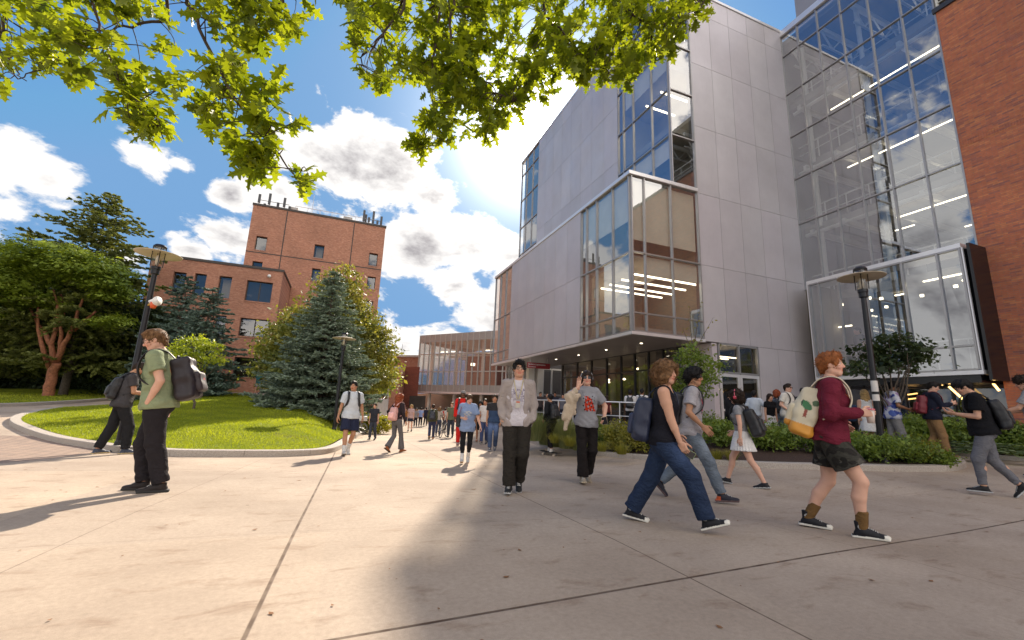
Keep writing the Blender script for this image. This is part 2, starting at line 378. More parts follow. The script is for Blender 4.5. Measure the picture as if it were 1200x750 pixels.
# --- glazing
curtain(hall,'X',XB+.03,[15.06,16.35,17.75,18.72,19.27],[SO+.1,SO+.9,8.05,B2-.12],-1,fname='bay_window_frame')
curtain(hall,'Y',Y0-.02,[11.24,11.93,13.45,15.07],[SO+.1,SO+.9,8.05,B2-.12],-1,fname='bay_window_frame')
curtain(hall,'X',XB+.03,[29.63,30.9,32.2,33.45],[SO+.1,SO+.9,8.05,B2-.12],-1,fname='far_window_frame')
curtain(hall,'X',XT+.03,[15.03,16.3,17.85,18.75,19.26],[11.9,14.5,17.05,19.75,22.3,RF-.1],-1,fname='tower_window_frame')
curtain(hall,'Y',Y0-.02,[13.63,15.07],[11.9,14.5,17.05,19.75,22.3,RF-.1],-1,fname='tower_window_frame')
curtain(hall,'X',XT+.03,[30.67,31.95,33.3,34.55],[11.9,14.5,17.05,19.75,22.3,RF-.1],-1,fname='far_tower_window_frame')
# --- roofs, flashings, soffit
mb=MB(); mb.box(XB-.1,XT+.1,Y0-.14,YF+.1,B2-.12,B2+.06); mb.box(XT+.1,TR-.02,Y0-.14,Y0+.1,B2-.12,B2+.06)
mb.build('bay_roof_edge',M_cap,hall,bevel=.01)
mb=MB(); mb.box(XB-.06,XB+.1,Y0-.1,YF+.06,SO-.06,SO+.07); mb.box(XB+.1,TR+.02,Y0-.1,Y0+.06,SO-.06,SO+.07); mb.build('bay_base_trim',M_cap,hall)
mb=MB(); mb.box(XT-.08,XC+.1,Y0-.1,YT+.1,RF-.1,RF+.06); mb.build('roof_edge',M_cap,hall,bevel=.01)
mb=MB(); mb.box(XT+.35,XC+8,Y0+.35,YT-.1,RF-.5,RF-.12); mb.build('roof_deck',M_back,hall)
mb=MB(); panels(mb,'Y',0,[0,1],[0,1],1) if False else None
for y in np.arange(Y0,YF-.1,1.47):
    for a,b in ((XB+.1,XG-.02),): mb.box(a,b,y+.006,min(y+1.464,YF),SO-.03,SO+.0)
mb.build('soffit',M_soff,hall)
mb=MB(); mb.box(XB+.1,XG+.2,Y0+.05,YF,SO+.002,SO+.3); mb.build('bay_floor',M_offw,hall)
mb=MB(); mb.box(XB+.35,XT-.02,YF-.25,YF,SO,B2-.12); mb.box(XT+.35,XC+8,YT-.3,YT,0,RF-.12); mb.box(XG+.3,XC+6,YF-4,YF-3.7,0,SO); mb.build('rear_wall',M_back,hall)
# soffit downlights
mb=MB()
for y in (17,20,23,26): mb.lathe([(.0,0),(.06,0),(.06,.02),(0,.02)],(13.2,y,SO-.045),12)
mb.build('downlight',M_strip,hall)
# --- ground floor glazing under the bay
ys=[29.0,26.8,24.9,23.1,21.6,20.3,19.1,17.95,16.9][::-1]
curtain(hall,'X',XG,ys,[.25,1.1,3.35,SO-.03],-1,mg=M_glassd,mm=M_dmull,w=.08,fname='shopfront_frame')
mb=MB(); mb.box(XG-.06,XG+.06,16.86,29,.0,.25); mb.build('shopfront_plinth',M_stone,hall)
curtain(hall,'Y',16.9,[XG,16.6],[.25,3.3,SO-.03],-1,mm=M_dmull,w=.08,fname='shopfront_frame')
mb=MB(); mb.box(15.55,15.85,Y0-.02,16.86,.2,SO-.035); mb.build('corner_pier',M_panel,hall)
# entrance: transom window over a pair of doors
curtain(hall,'Y',Y0+.02,[15.93,17.18,18.4],[3.05,SO-.05],-1,mg=M_glassd,mm=M_mull,w=.09,fname='transom_frame')
for a,b in ((15.93,17.16),(17.18,18.4)):
    mb=MB(); 
    for q in ((a,a+.13),(b-.13,b)): mb.box(q[0],q[1],Y0-.03,Y0+.05,.36,3.0)
    mb.box(a+.13,b-.13,Y0-.028,Y0+.048,2.86,3.0); mb.box(a+.13,b-.13,Y0-.028,Y0+.048,.36,.62); mb.box(a+.13,b-.13,Y0-.027,Y0+.047,1.3,1.4)
    d=mb.build('door',M_cap,hall); g=MB(); g.add([(a+.13,Y0,.6),(b-.13,Y0,.6),(b-.13,Y0,2.9),(a+.13,Y0,2.9)],[(0,1,2,3)]); g.build('glass_pane',M_glassd,d)
    h=MB(); x=b-.2 if a<17 else a+.2; h.tube([(x,Y0-.1,1.2),(x,Y0-.1,1.7)],.016,8); h.bar((x,Y0-.1,1.25),(x,Y0-.03,1.25),.02); h.bar((x,Y0-.1,1.65),(x,Y0-.03,1.65),.02); h.build('handle',M_mull,d)
# --- interiors (rooms seen through the bay and the tower strip)
mb=MB(); mb.box(XB+.5,XT+1.2,Y0+.5,19.2,8.0,8.12); mb.box(XB+.5,XT+.3,19.0,19.15,SO+.3,B2-.13); mb.box(16.4,16.6,Y0+.35,21,SO,B2-.2)
mb.box(15.0,16.4,21,21.15,SO,B2-.2)
for z in (11.72,15.4,19.1,22.9): mb.box(XT+.4,16.4,Y0+.4,19.6,z-.35,z)
mb.box(16.45,16.6,Y0+.35,20,B2,RF-.5); mb.box(XT+.3,16.5,19.5,19.65,B2,RF-.5)
mb.build('interior_room',M_offw,hall)
mb=MB(); mb.box(XB+.12,XB+.14,15.15,19.2,9.6,B2-.25); mb.box(XB+.2,15.0,Y0+.12,Y0+.14,8.7,B2-.25); mb.box(XB+.9,15.0,Y0+.12,Y0+.14,7.15,7.98)
mb.box(XT+.15,XT+.17,15.2,18.7,18.4,19.7); mb.box(XT+.15,XT+.17,15.2,18.7,13.4,14.4)
mb.build('roller_shade',M_shade,hall)
mb=MB()
for y in (15.9,16.9,17.9,18.7): mb.box(XB+.9,XT+2.4,y,y+.07,7.35,7.42)
for y in (16.2,17.4): mb.box(XT+.6,16.2,y,y+.07,17.95,18.02); mb.box(XT+.6,16.2,y,y+.07,21.9,21.97)
mb.build('ceiling_lamp',M_strip,hall)
mb=MB(); mb.box(XG+.3,XC+3,16.9,29,-.02,.24); mb.box(19.2,19.4,16.9,29,.24,SO); mb.box(XG+.2,XC+3,15.4,29,SO+.01,SO+.25)
mb.build('lobby_shell',M_offw,hall)
mb=MB()
for y in (18.5,21.5,24.5,27.5): mb.lathe([(.2,0),(.2,SO-.3)],(16.7,y,.25),16)
mb.build('lobby_column',M_white,hall)
mb=MB()
for i in range(9): x=15.9+rng.random()*2.4; y=17.5+rng.random()*11; mb.lathe([(.0,.0),(.08,0.02),(.1,.08),(0,.14)],(x,y,3.0+rng.random()*.8),10)
mb.build('pendant_lamp',M_strip,hall)
mb=MB()
for i in range(26):
    x=16+rng.random()*2.8; y=17.5+rng.random()*11; h=.6+rng.random()*.9; mb.box(x,x+.3+rng.random()*.6,y,y+.3+rng.random(),.25,.25+h)
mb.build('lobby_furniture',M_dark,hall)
# rooms behind the doors
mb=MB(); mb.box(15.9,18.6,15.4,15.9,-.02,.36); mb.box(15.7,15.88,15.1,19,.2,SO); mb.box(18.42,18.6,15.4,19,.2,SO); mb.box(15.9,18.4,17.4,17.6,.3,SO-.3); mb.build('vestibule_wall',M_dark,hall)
mb=MB()
for y in (15.9,16.5): mb.box(16.2,18.2,y,y+.06,3.9,3.95)
mb.box(16.1,16.9,15.8,15.86,2.3,2.35); mb.build('vestibule_lamp',M_strip,hall)
# beyond the shopfront: white piers and a second pair of doors at the passage end
mb=MB()
for x in (14.7,13.9): mb.box(x,x+.5,32.2,32.8,-.8,SO-.04)
mb.build('white_pier',M_white,hall)
curtain(hall,'Y',33.1,[12.3,12.9,13.85,14.4,15.6,16.4,17.4],[-.5,1.6,2.2,SO-.05],-1,mm=M_cap,w=.12,fname='passage_door_frame')
# --- east wing: glass wall x=22.2 from y=15 to y=8.2
wing=thing('glass_wing',(26,12,0),'curtain-walled wing with white trusses inside, between the silver hall and the orange brick wall','building')
gy=[8.22,9.35,10.55,11.75,12.9,14.0,14.96]; gzs=[7.78,8.8,11.45,14.1,16.72,19.5,22.0,23.35]
curtain(wing,'X',XC,gy,[7.78,11.45,14.1,16.72,19.45,22.0,23.35],-1,mg=M_glassc,fname='curtain_wall_frame')
mb=MB(); mb.box(XC-.12,XC+.3,8.2,15,23.38,23.75); mb.build('roof_edge',M_cap,wing,bevel=.01)
XI=XC+9
mb=MB()
for z in (3.35,7.55,11.5,15.3,19.1): mb.box(XC+.9 if z<19 else XC+.5,XI,4,15.3,z-.4,z)
mb.box(XC+.3,XI,4,15.3,23.0,23.3); mb.box(XI,XI+.2,4,15.3,0,23.3); mb.box(XC+.32,XI,15.32,15.5,0,23.3); mb.box(XC+.35,XI,3.9,4,0,23.3)
mb.build('interior_shell',M_offw,wing)
mb=MB()
for z in (11.1,14.9,18.7,22.5):
    for y in np.arange(5,15,1.6): mb.bar((XC+.4,y,z-.15),(XI,y,z-.15),.16,.28)
    for y in (8.5,11.5,14.4): mb.tube([(XC+.9,y,z-3.6),(XC+.9,y,z)],.11,10)
for z in (22.3,):
    for k,y in enumerate(np.arange(5,15,1.6)):
        for i in range(5): x=XC+.4+i*1.7; mb.bar((x,y,z),(x+.85,y,z-.95),.07); mb.bar((x+.85,y,z-.95),(x+1.7,y,z),.07)
        mb.bar((XC+.4,y,z-.98),(XI,y,z-.98),.09)
mb.tube([(XC+.55,5,14.6),(XC+.55,15,14.6)],.1,10); mb.tube([(XC+.55,5,18.4),(XC+.55,15,18.4)],.1,10); mb.tube([(XC+.55,5,10.9),(XC+.55,15,10.9)],.1,10)
mb.build('roof_truss',M_white,wing)
mb=MB()
for z in (7.6,11.5,15.3,19.1):
    mb.bar((XC+.85,4.2,z+1.05),(XC+.85,15.1,z+1.05),.06); mb.bar((XC+.85,4.2,z+.55),(XC+.85,15.1,z+.55),.035)
    for y in np.arange(4.6,15.1,1.05): mb.bar((XC+.85,y,z),(XC+.85,y,z+1.05),.045)
mb.build('balcony_rail',M_white,wing)
mb=MB()
for z,x0,ya,yb in ((17.9,1.3,8.6,13.5),(14.3,1.6,8.4,13.2),(14.3,4,8.6,9.6),(10.6,1.4,8.3,11.3),(10.6,3,11.4,12.2),(21.3,2.2,9.,13.),(10.5,5,8.4,10.4),(14.2,6,10.4,12.2),(18.0,5.5,8.8,10.6)): mb.box(XC+x0,XC+x0+.06,ya,yb,z,z+.04)
mb.build('ceiling_lamp',M_strip,wing)
mb=MB(); mb.box(XC+8.9,XC+8.98,9.2,10.8,12.4,14.2); mb.box(XC+8.9,XC+8.98,12,13.8,8.4,10.3); mb.box(XC+5,XC+6.2,14.9,15.2,12,14); mb.build('interior_dark_panel',M_dark,wing)
# projecting glass box
BX=21.0
mb=MB(); mb.box(BX-.06,XC-.08,8.22,14.05,7.62,7.80); mb.box(BX-.06,XC-.01,8.18,14.05,2.9,3.06); mb.box(BX-.06,BX+.03,14.0,14.05,3.06,7.62); mb.box(BX-.06,BX+.03,8.18,8.225,3.06,7.62)
mb.build('projecting_box_edge',M_cap,wing,bevel=.008)
curtain(wing,'X',BX,[8.27,8.95,10.1,11.5,12.6,13.5,13.95],[3.08,3.95,7.6],-1,mg=M_glassc,fname='projecting_box_frame',w=.07)
mb=MB(); mb.box(BX+.1,XC-.08,8.20,8.27,2.95,7.6); mb.box(BX+.3,XC-.02,8.1,8.19,2.7,7.7); mb.box(BX+.02,XC+.0,8.0,8.09,2.7,7.75)
mb.build('black_side_panel',M_black,wing)
mb=MB(); mb.box(BX+.02,XC+.9,8.3,14.0,2.62,2.89); mb.build('box_soffit',M_black,wing)
mb=MB(); mb.box(BX+.1,XC+.9,13.85,13.93,3.1,7.6); mb.build('box_end_wall',M_offw,wing)
mb=MB(); mb.bar((BX+.35,8.35,4.25),(BX+.35,13.9,4.25),.05); 
for y in np.arange(8.6,13.9,.95): mb.bar((BX+.35,y,3.1),(BX+.35,y,4.25),.035)
mb.build('box_rail',M_white,wing)
mb=MB()
for x0,ya,yb,z in ((1.1,8.6,10,6.9),(2.6,8.5,9.4,7.),(1.6,13.2,13.8,5.6),(3,11.6,12.0,7)): mb.box(BX+x0,BX+x0+.08,ya,yb,z,z+.05)
mb.build('ceiling_lamp',M_strip,wing)
mb=MB()
for i in range(7): mb.lathe([(0,0),(.07,0),(.07,.1),(0,.1)],(BX+.8+rng.random()*3,9+rng.random()*4.5,6.6),10)
mb.build('pendant_lamp',M_strip,wing)
# ground storey under the glass box, set back, dark glass with amber lamps behind
curtain(wing,'X',XC+.6,[8.25,9.9,11.5,13.1,14.9],[.3,2.6],-1,mg=M_glassd,mm=M_dmull,w=.07,fname='ground_floor_frame')
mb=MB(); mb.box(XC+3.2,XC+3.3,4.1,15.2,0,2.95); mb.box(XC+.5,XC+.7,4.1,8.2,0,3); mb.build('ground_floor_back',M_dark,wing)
mb=MB()
for (a,b) in (((1097,446),(1105,451)),((1112,453),(1132,471)),((1158,442),(1171,458))):
    p,q=onX(*a,XC-.3),onX(*b,XC-.3); mb.bar(p,q,.06)
for (a,b) in (((1060,463),(1075,461)),((1063,468),(1080,466))):
    p,q=onX(*a,XC+1.2),onX(*b,XC+1.2); mb.bar(p,q,.05)
mb.build('amber_lamp',M_amber,wing)
# rooftop plant screen
mb=MB(); mb.box(XC+1.5,XC+1.56,7,14.9,23.4,27.5); mb.box(XC+1.56,XC+8,14.84,14.9,23.4,27.5); mb.build('roof_screen',M_soff,wing)
mb=MB()
for z in np.arange(24.,27.3,.14): mb.box(XC+1.38,XC+1.5,8.2,12.6,z,z+.07)
mb.build('roof_louver',M_soff,wing)
# orange brick wall nearest the viewer on the right
bw_=thing('brick_wall',(23,2,0),'tall orange brick wall with a dark coping at the right edge','building')
mb=MB(); mb.box(XC-.05,XC+.9,-14,8.19,-.3,18.5); mb.build('wall',M_brickR,bw_)
mb=MB(); mb.box(XC-.14,XC+.95,-14.1,8.27,18.5,18.72); mb.build('coping',M_dmull,bw_)
mb=MB()
for y in np.arange(-13.9,8.1,.075): mb.box(XC-.062,XC-.048,y,y+.062,12.05,12.33)
mb.build('soldier_course',M_brickR,bw_)
# ---------- brick building on the left
br=thing('brick_building',(-4,50,1.9),'red brick academic block with a taller tower, deep-set windows and antennas on its roof','building')
DF,DT=45.,51.5
def P(px,py,D): q=onY(px,py,D); return q[0],q[2]
zt=P(332,319,DF)[1]; xr=P(332,319,DF)[0]; xl=P(176,310,DF)[0]
ztt=P(452,267,DT)[1]; xtl=P(297,240,DT)[0]; xtr=P(452,267,DT)[0]
wins=[]
def wrect(a,b,D): 
    x0,z1=P(*a,D); x1,z0=P(*b,D); return [x0,x1,z0,z1]
fr_w=[wrect((290,328),(316.5,355),DF),wrect((257.5,323),(268,350),DF),wrect((229,320),(238,347),DF),
      wrect((282,372),(313,396),DF),wrect((253,369),(262,392),DF),wrect((275,418),(307,443),DF),wrect((204,318),(214,345),DF),wrect((222,369),(232,392),DF)]
tw_w=[wrect((300.5,276),(311,294),DT),wrect((369,286),(378.5,303),DT),wrect((433,296),(441.5,312),DT),wrect((296,305.5),(306,320),DT),wrect((366,314),(374,330),DT),wrect((431,323.5),(439,339),DT),wrect((428,352),(436,366),DT)]
def wall_with_holes(mb,x0,x1,z0,z1,y,rects,dep,m=0):
    xs=sorted({x0,x1,*[r[0] for r in rects],*[r[1] for r in rects]}); zs=sorted({z0,z1,*[r[2] for r in rects],*[r[3] for r in rects]})
    for i in range(len(xs)-1):
        for j in range(len(zs)-1):
            cx,cz=(xs[i]+xs[i+1])/2,(zs[j]+zs[j+1])/2
            if any(r[0]<cx<r[1] and r[2]<cz<r[3] for r in rects): continue
            mb.add([(xs[i],y,zs[j]),(xs[i+1],y,zs[j]),(xs[i+1],y,zs[j+1]),(xs[i],y,zs[j+1])],[(0,1,2,3)],m)
    for r in rects:
        a,b,c,d=r; mb.add([(a,y,c),(a,y+dep,c),(a,y+dep,d),(a,y,d)],[(0,1,2,3)],m); mb.add([(b,y,c),(b,y+dep,c),(b,y+dep,d),(b,y,d)],[(3,2,1,0)],m)
        mb.add([(a,y,d),(b,y,d),(b,y+dep,d),(a,y+dep,d)],[(3,2,1,0)],m); mb.add([(a,y,c),(b,y,c),(b,y+dep,c),(a,y+dep,c)],[(0,1,2,3)],m)
mb=MB(); wall_with_holes(mb,xl,xr,.5,zt,DF,fr_w,.45); mb.box(xl,xr,DT-.2,DT+10,0,zt-.05) 
mb.add([(xr,DF,.5),(xr,DT,.5),(xr,DT,zt),(xr,DF,zt)],[(0,1,2,3)]); mb.add([(xl,DF,zt),(xr,DF,zt),(xr,DT,zt),(xl,DT,zt)],[(0,1,2,3)])
mb.build('front_wall',M_brickA,br)
mb=MB(); wall_with_holes(mb,xtl,xtr,.5,ztt,DT,tw_w,.4); mb.add([(xtr,DT,.5),(xtr,DT+14,.5),(xtr,DT+14,ztt),(xtr,DT,ztt)],[(0,1,2,3)]); mb.add([(xtl,DT,.5),(xtl,DT+14,.5),(xtl,DT+14,ztt),(xtl,DT,ztt)],[(3,2,1,0)]); mb.add([(xtl,DT,ztt),(xtr,DT,ztt),(xtr,DT+14,ztt),(xtl,DT+14,ztt)],[(0,1,2,3)])
mb.build('tower_wall',M_brickA,br)
mb=MB(); mb.box(xl,xr+.08,DF-.08,DF+.3,zt,zt+.22); mb.box(xr-.25,xr+.08,DF+.3,DT-.1,zt,zt+.22); mb.build('coping',M_wdark,br); mb=MB(); mb.box(xtl-.08,xtr+.08,DT-.08,DT+.3,ztt,ztt+.22); mb.build('coping',M_wdark,br)
# expansion joints and belt line
mb=MB(); x1=P(335,262,DT)[0]; x2=P(415,266,DT)[0]; zb=P(370,306,DT)[1]
for x in (x1,x2): mb.box(x-.05,x+.05,DT-.02,DT-.004,zt,ztt-.1)
mb.box(xtl,xtr,DT-.022,DT-.006,zb,zb+.1); mb.build('expansion_joint',M_wdark,br)
for D,ws in ((DF,fr_w),(DT,tw_w)):
    for (a,b,c,d) in ws:
        f=MB(); y=D+.3; w=.07
        f.box(a+.002,a+w,y,y+.1,c+.002,d-.002); f.box(b-w,b-.002,y,y+.1,c+.002,d-.002); f.box(a+w,b-w,y+.002,y+.098,c+.002,c+w); f.box(a+w,b-w,y+.002,y+.098,d-w,d-.002)
        if b-a>1.6: f.box((a+b)/2-.04,(a+b)/2+.04,y+.004,y+.096,c+w,d-w)
        fo=f.build('window',M_wdark,br)
        g=MB(); g.add([(a+w,y+.05,c+w),(b-w,y+.05,c+w),(b-w,y+.05,d-w),(a+w,y+.05,d-w)],[(0,1,2,3)]); g.build('glass_pane',M_glassd,fo)
        s=MB(); s.box(a-.06,b+.06,D-.05,D+.3,c-.1,c-.001); s.build('sill',M_brickAx,fo)
        s=MB(); s.box(a+.15,b-.15,y+.5,y+.52,c+(d-c)*.1,d-.1) if (int(a*7)%3) else s.box(a+.15,b-.15,y+.5,y+.52,c+(d-c)*.75,d-.1); s.build('blind',M_shade if int(a*5)%2 else M_dark,fo)
mb=MB(); mb.box(xl+.1,xr-.3,DF+1.4,DF+1.5,.5,zt-.2); mb.box(xtl+.1,xtr-.1,DT+1.4,DT+1.5,.5,ztt-.2); mb.build('inner_wall',M_dark,br)
# wall lamp
mb=MB(); x,z=P(316,324,DF); mb.lathe([(0,-.15),(.14,-.12),(.16,0),(.1,.12),(0,.15)],(x,DF-.2,z),12); mb.build('security_lamp',M_white,br,smooth=True)
# rooftop vents, rail and antennas
mb=MB()
for a in ((341,350),(404,414)):
    x0=P(a[0],250,DT+2)[0]; x1=P(a[1],250,DT+2)[0]; mb.box(x0,x1,DT+1,DT+2.2,ztt,ztt+.95)
mb.build('roof_vent',M_stone,br)
mb=MB()
for z in (.55,1.05): mb.bar((xtl+4,DT+.8,ztt+z),(xtr-1.,DT+.8,ztt+z),.05)
for x in np.arange(xtl+4,xtr-1,1.3): mb.bar((x,DT+.8,ztt),(x,DT+.8,ztt+1.05),.05)
mb.tube([(P(363,250,DT)[0],DT+2,ztt),(P(363,250,DT)[0],DT+2,ztt+3.3)],.03,6)
mb.build('roof_rail',M_mull,br)
for a,b in ((xtl+.9,6),(xtr-1.0,6)):
    mb=MB()
    offs=(-.5,0.,.5,1.3,2.0,2.5) if a<xtl+2 else (-1.6,-1.35,-1.,-.5,.0,.45)
    hs=(.9,.1,1.2,.5,1.0,.3) if a<xtl+2 else (1.3,1.0,.5,1.6,.3,1.1)
    for k,(o,h) in enumerate(zip(offs,hs)):
        x=a+o; mb.tube([(x,DT+.5+(k%2)*.5,ztt),(x,DT+.5+(k%2)*.5,ztt+h+.5)],.045,6); mb.box(x-.13,x+.13,DT+.3+(k%2)*.5,DT+.45+(k%2)*.5,ztt+.5,ztt+h+.6)
    mb.bar((a+offs[0],DT+.5,ztt+.9),(a+offs[-1],DT+.5,ztt+.9),.05)
    mb.build('antenna_array',M_dmull,br)
# ---------- far glass pavilion, standing at an angle
def atdp(px,py,dep): return atd(px,py,dep)
gp=thing('glass_pavilion',(10,55,-.8),'two-storey glass-fronted building raised on columns at the far end of the walk','building')
A=atdp(487.5,460.5,62); Bp=atdp(662,469,50)
dv=(Bp-A); dv[2]=0; Lp=np.linalg.norm(dv); ux=dv/Lp; nrm_=np.array([ux[1],-ux[0],0]); 
if nrm_@FW>0: nrm_=-nrm_
zb_,zt_=A[2],atdp(490.4,391,62)[2]
def gpP(u,w,z): return A*[1,1,0]+ux*u-nrm_*w+np.array([0,0,z])
def gbox(mb,u0,u1,w0,w1,z0,z1,m=0):
    mb.obox(gpP((u0+u1)/2,(w0+w1)/2,(z0+z1)/2),ux*(u1-u0)/2,-nrm_*(w1-w0)/2,(0,0,(z1-z0)/2),m)
mb=MB(); gbox(mb,-.2,Lp,-.15,14,zb_-.0,zb_+.25); mb.build('base_edge',M_cap,gp)
mb=MB(); gbox(mb,-.05,Lp,-.02,.2,zb_+.25,zb_+1.2); gbox(mb,-.05,Lp,-.02,.2,zt_-1.1,zt_); gbox(mb,-.02,.2,.2,14,zt_-1.1,zt_); gbox(mb,-.02,.2,.2,14,zb_+.25,zb_+1.2); gbox(mb,0,Lp,.2,14,zt_-.5,zt_-.05)
mb.build('spandrel_band',simple('grey_spandrel',(.33,.31,.29),.5,.3,.05,.5),gp)
mb=MB(); n=24; zz=[zb_+1.2,zb_+(zt_-zb_)*.36,zb_+(zt_-zb_)*.66,zt_-1.1]
for i in range(n+1):
    u=Lp*i/n; gbox(mb,u-.06,u+.06,-.08,.1,zb_+.3,zt_-.02)
for z in zz[1:3]: gbox(mb,0,Lp,-.05,.08,z-.07,z+.07)
for i in range(5): gbox(mb,-.05,.1,i*2.8,i*2.8+.12,zb_+.3,zt_-.02)
mb.build('mullion_frame',simple('pale_mullion',(.42,.40,.37),.5,.3),gp)
for i in range(0,n,2):
    g=MB(); g.add([gpP(Lp*i/n+.05,.03,zb_+1.2),gpP(Lp*(i+2)/n-.05,.03,zb_+1.2),gpP(Lp*(i+2)/n-.05,.03,zt_-1.1),gpP(Lp*i/n+.05,.03,zt_-1.1)],[(0,1,2,3)]); g.build('glass_pane',M_glass,gp)
g=MB(); g.add([gpP(.03,.2,zb_+1.2),gpP(.03,14,zb_+1.2),gpP(.03,14,zt_-1.1),gpP(.03,.2,zt_-1.1)],[(0,1,2,3)]); g.build('side_glass_pane',M_glassc,gp)
mb=MB(); 
for i in range(6): gbox(mb,1+i*4.6,1.35+i*4.6,1.4,1.75,-1,zt_-.5)
for i in range(4): gbox(mb,.6,Lp,3+i*3,3.15+i*3,zz[2]+.2,zz[2]+.5)
gbox(mb,3.5,Lp,8,8.2,zb_+.2,zz[2])
mb.build('interior_column',M_white,gp)
mb=MB(); gbox(mb,6.5,Lp,3,3.1,zz[0]-.5,zz[2]-.1); gbox(mb,1,Lp,12.5,12.7,zb_,zt_-1.2); gbox(mb,-.1,.0,0,0.01,0,0.01); mb.build('curtain_and_back_wall',simple('dark_maroon',(.09,.03,.035),.9),gp)  # maroon sheets; the rear one is a wall added to darken the interior
mb=MB()
for i in range(12): 
    u=2+i*2.; gbox(mb,u,u+.4,2+(i%3)*1.6,2.4+(i%3)*1.6,zz[1]+1.,zz[1]+1.35) if i in(2,3,7) else gbox(mb,u,u+1.3,2.4,2.5,zz[2]+.6,zz[2]+.66)
mb.build('hanging_lamp',M_strip,gp)
# undercroft
mb=MB(); gbox(mb,-6,Lp,6,6.2,-2,zb_+.1); mb.build('undercroft_wall',simple('undercroft_wall',(.30,.25,.20),.9,0,.1,1),gp)
# ---------- low brick hall with fins behind the walk
an=thing('brick_annex',(2,64,-.8),'low windowless red brick hall with sloping stone-edged fins beyond the big spruce','building')
def Q(px,py,dep): return atd(px,py,dep)
a=Q(436,418,68); b=Q(492,418.5,66); mb=MB()
mb.add([(a[0],a[1],-1),(b[0],b[1],-1),tuple(b),tuple(a)],[(0,1,2,3)]); mb.build('wall',M_brickA,an)
mb=MB(); mb.bar(a+[0,0,.12],b+[0,0,.12],.5,.3); mb.build('coping',M_stone,an)
for k,(px,pw,pt,dep) in enumerate(((447,9,434,60),(458,12,430,58))):
    p=Q(px,pt,dep); q=Q(px+pw,pt+1,dep+.5); bkp=p+np.array([2.5,7,0]); 
    mb=MB(); pts=[p,q]; 
    v=[(p[0],p[1],-1),(q[0],q[1],-1),tuple(q),tuple(p),(p[0]+1,p[1]+6,-1),(q[0]+2,q[1]+6,-1),(q[0]+2,q[1]+6,q[2]),(p[0]+1,p[1]+6,p[2])]
    mb.add(v,[(0,1,2,3),(1,5,6,2),(3,2,6,7),(0,3,7,4)]); f=mb.build('fin',M_brickA,an)
    mb=MB(); mb.bar((p[0]-.05,p[1]-.1,-.9),p+[-.05,-.1,0],.28,.25); mb.bar(p,q,.2,.25); mb.build('stone_edge',M_stone,f)
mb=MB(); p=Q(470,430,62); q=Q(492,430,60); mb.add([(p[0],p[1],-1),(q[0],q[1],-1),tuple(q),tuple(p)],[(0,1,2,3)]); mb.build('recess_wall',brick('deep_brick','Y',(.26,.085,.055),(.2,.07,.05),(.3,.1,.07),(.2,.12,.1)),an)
mb=MB(); p=Q(480,464,59.5); q=Q(499,464,58.5); mb.add([(p[0],p[1],-1),(q[0],q[1],-1),tuple(q),tuple(p)],[(0,1,2,3)]); mb.build('doorway',M_dark,an)
mb=MB(); p=Q(470.5,418,66); mb.tube([p,p+[0,0,1.9]],.04,5); mb.bar(p+[-1.2,0,1.0],p+[1.2,0,1.0],.03); mb.build('roof_mast',M_mull,an)
# hanging red sign under the soffit
sg=thing('hanging_sign',(12,25,3.6),'dark red banner sign with two lines of white lettering hanging under the overhang','sign')
a=onY(618,425.5,26.); b=onY(644.5,426.5,26.); c=onY(644.5,433,26.)
mb=MB(); mb.box(a[0],b[0],25.97,26.03,c[2],b[2]); mb.build('sign_board',simple('sign_red',(.26,.018,.022),.6),sg)
mb=MB(); 
for x in (a[0]+.2,b[0]-.2): mb.tube([(x,26,b[2]),(x,26,SO-.03)],.02,6)
mb.build('hanger',M_mull,sg)
def text(name,body,loc,size,mat,parent,rot=(math.pi/2,0,0),align='LEFT',ext=.004):
    cu=bpy.data.curves.new(name,'FONT'); cu.body=body; cu.size=size; cu.extrude=ext; cu.align_x=align; cu.resolution_u=3
    o=bpy.data.objects.new(name,cu); COL.objects.link(o); dg=bpy.context.evaluated_depsgraph_get(); me=bpy.data.meshes.new_from_object(o.evaluated_get(dg)); bpy.data.objects.remove(o)
    o=bpy.data.objects.new(name,me); COL.objects.link(o); me.materials.clear(); me.materials.append(mat); o.rotation_euler=rot
    if parent is not None: o.parent=parent; loc=np.array(loc)-np.array(parent.location)
    o.location=[float(v) for v in loc]; return o
h=b[2]-c[2]
text('lettering','Student Exploration',(a[0]+.1*h,25.955,c[2]+h*.56),h*.42,M_white,sg); text('lettering','Commons',(a[0]+.1*h,25.955,c[2]+h*.16),h*.36,M_white,sg)
# ---------- plaza, ground, lawns
def gridmesh(name,xs,ys,zf,mat,keep=None,smooth=True):
    X,Yg=np.meshgrid(xs,ys); Zg=zf(X,Yg); V=np.c_[X.ravel(),Yg.ravel(),Zg.ravel()]; nx=len(xs)
    i,j=np.meshgrid(np.arange(nx-1),np.arange(len(ys)-1)); a=(j*nx+i).ravel(); Fq=np.c_[a,a+1,a+nx+1,a+nx]
    if keep is not None:
        c=V[Fq].mean(1); Fq=Fq[keep(c[:,0],c[:,1])]
    return fastmesh(name,V,Fq,mat,None,smooth)
m=NT('plaza_concrete'); p=m.pos(); sp=m.n('ShaderNodeSeparateXYZ'); m.l(p,sp.inputs[0])
base=m.mix(m.ramp(m.noise(.55,p,6,.6),[(.3,0.),(.7,1.)]),(.335,.265,.205),(.48,.39,.305))
fine=m.noise(28,p,4,.7); base=m.mix(1.,base,m.ramp(fine,[(.3,.86),(.7,1.09)]),'MULTIPLY'); grit=m.noise(210,p,2,.8); base=m.mix(1.,base,m.ramp(grit,[(.30,.72),(.45,1.),(.7,1.08)]),'MULTIPLY')
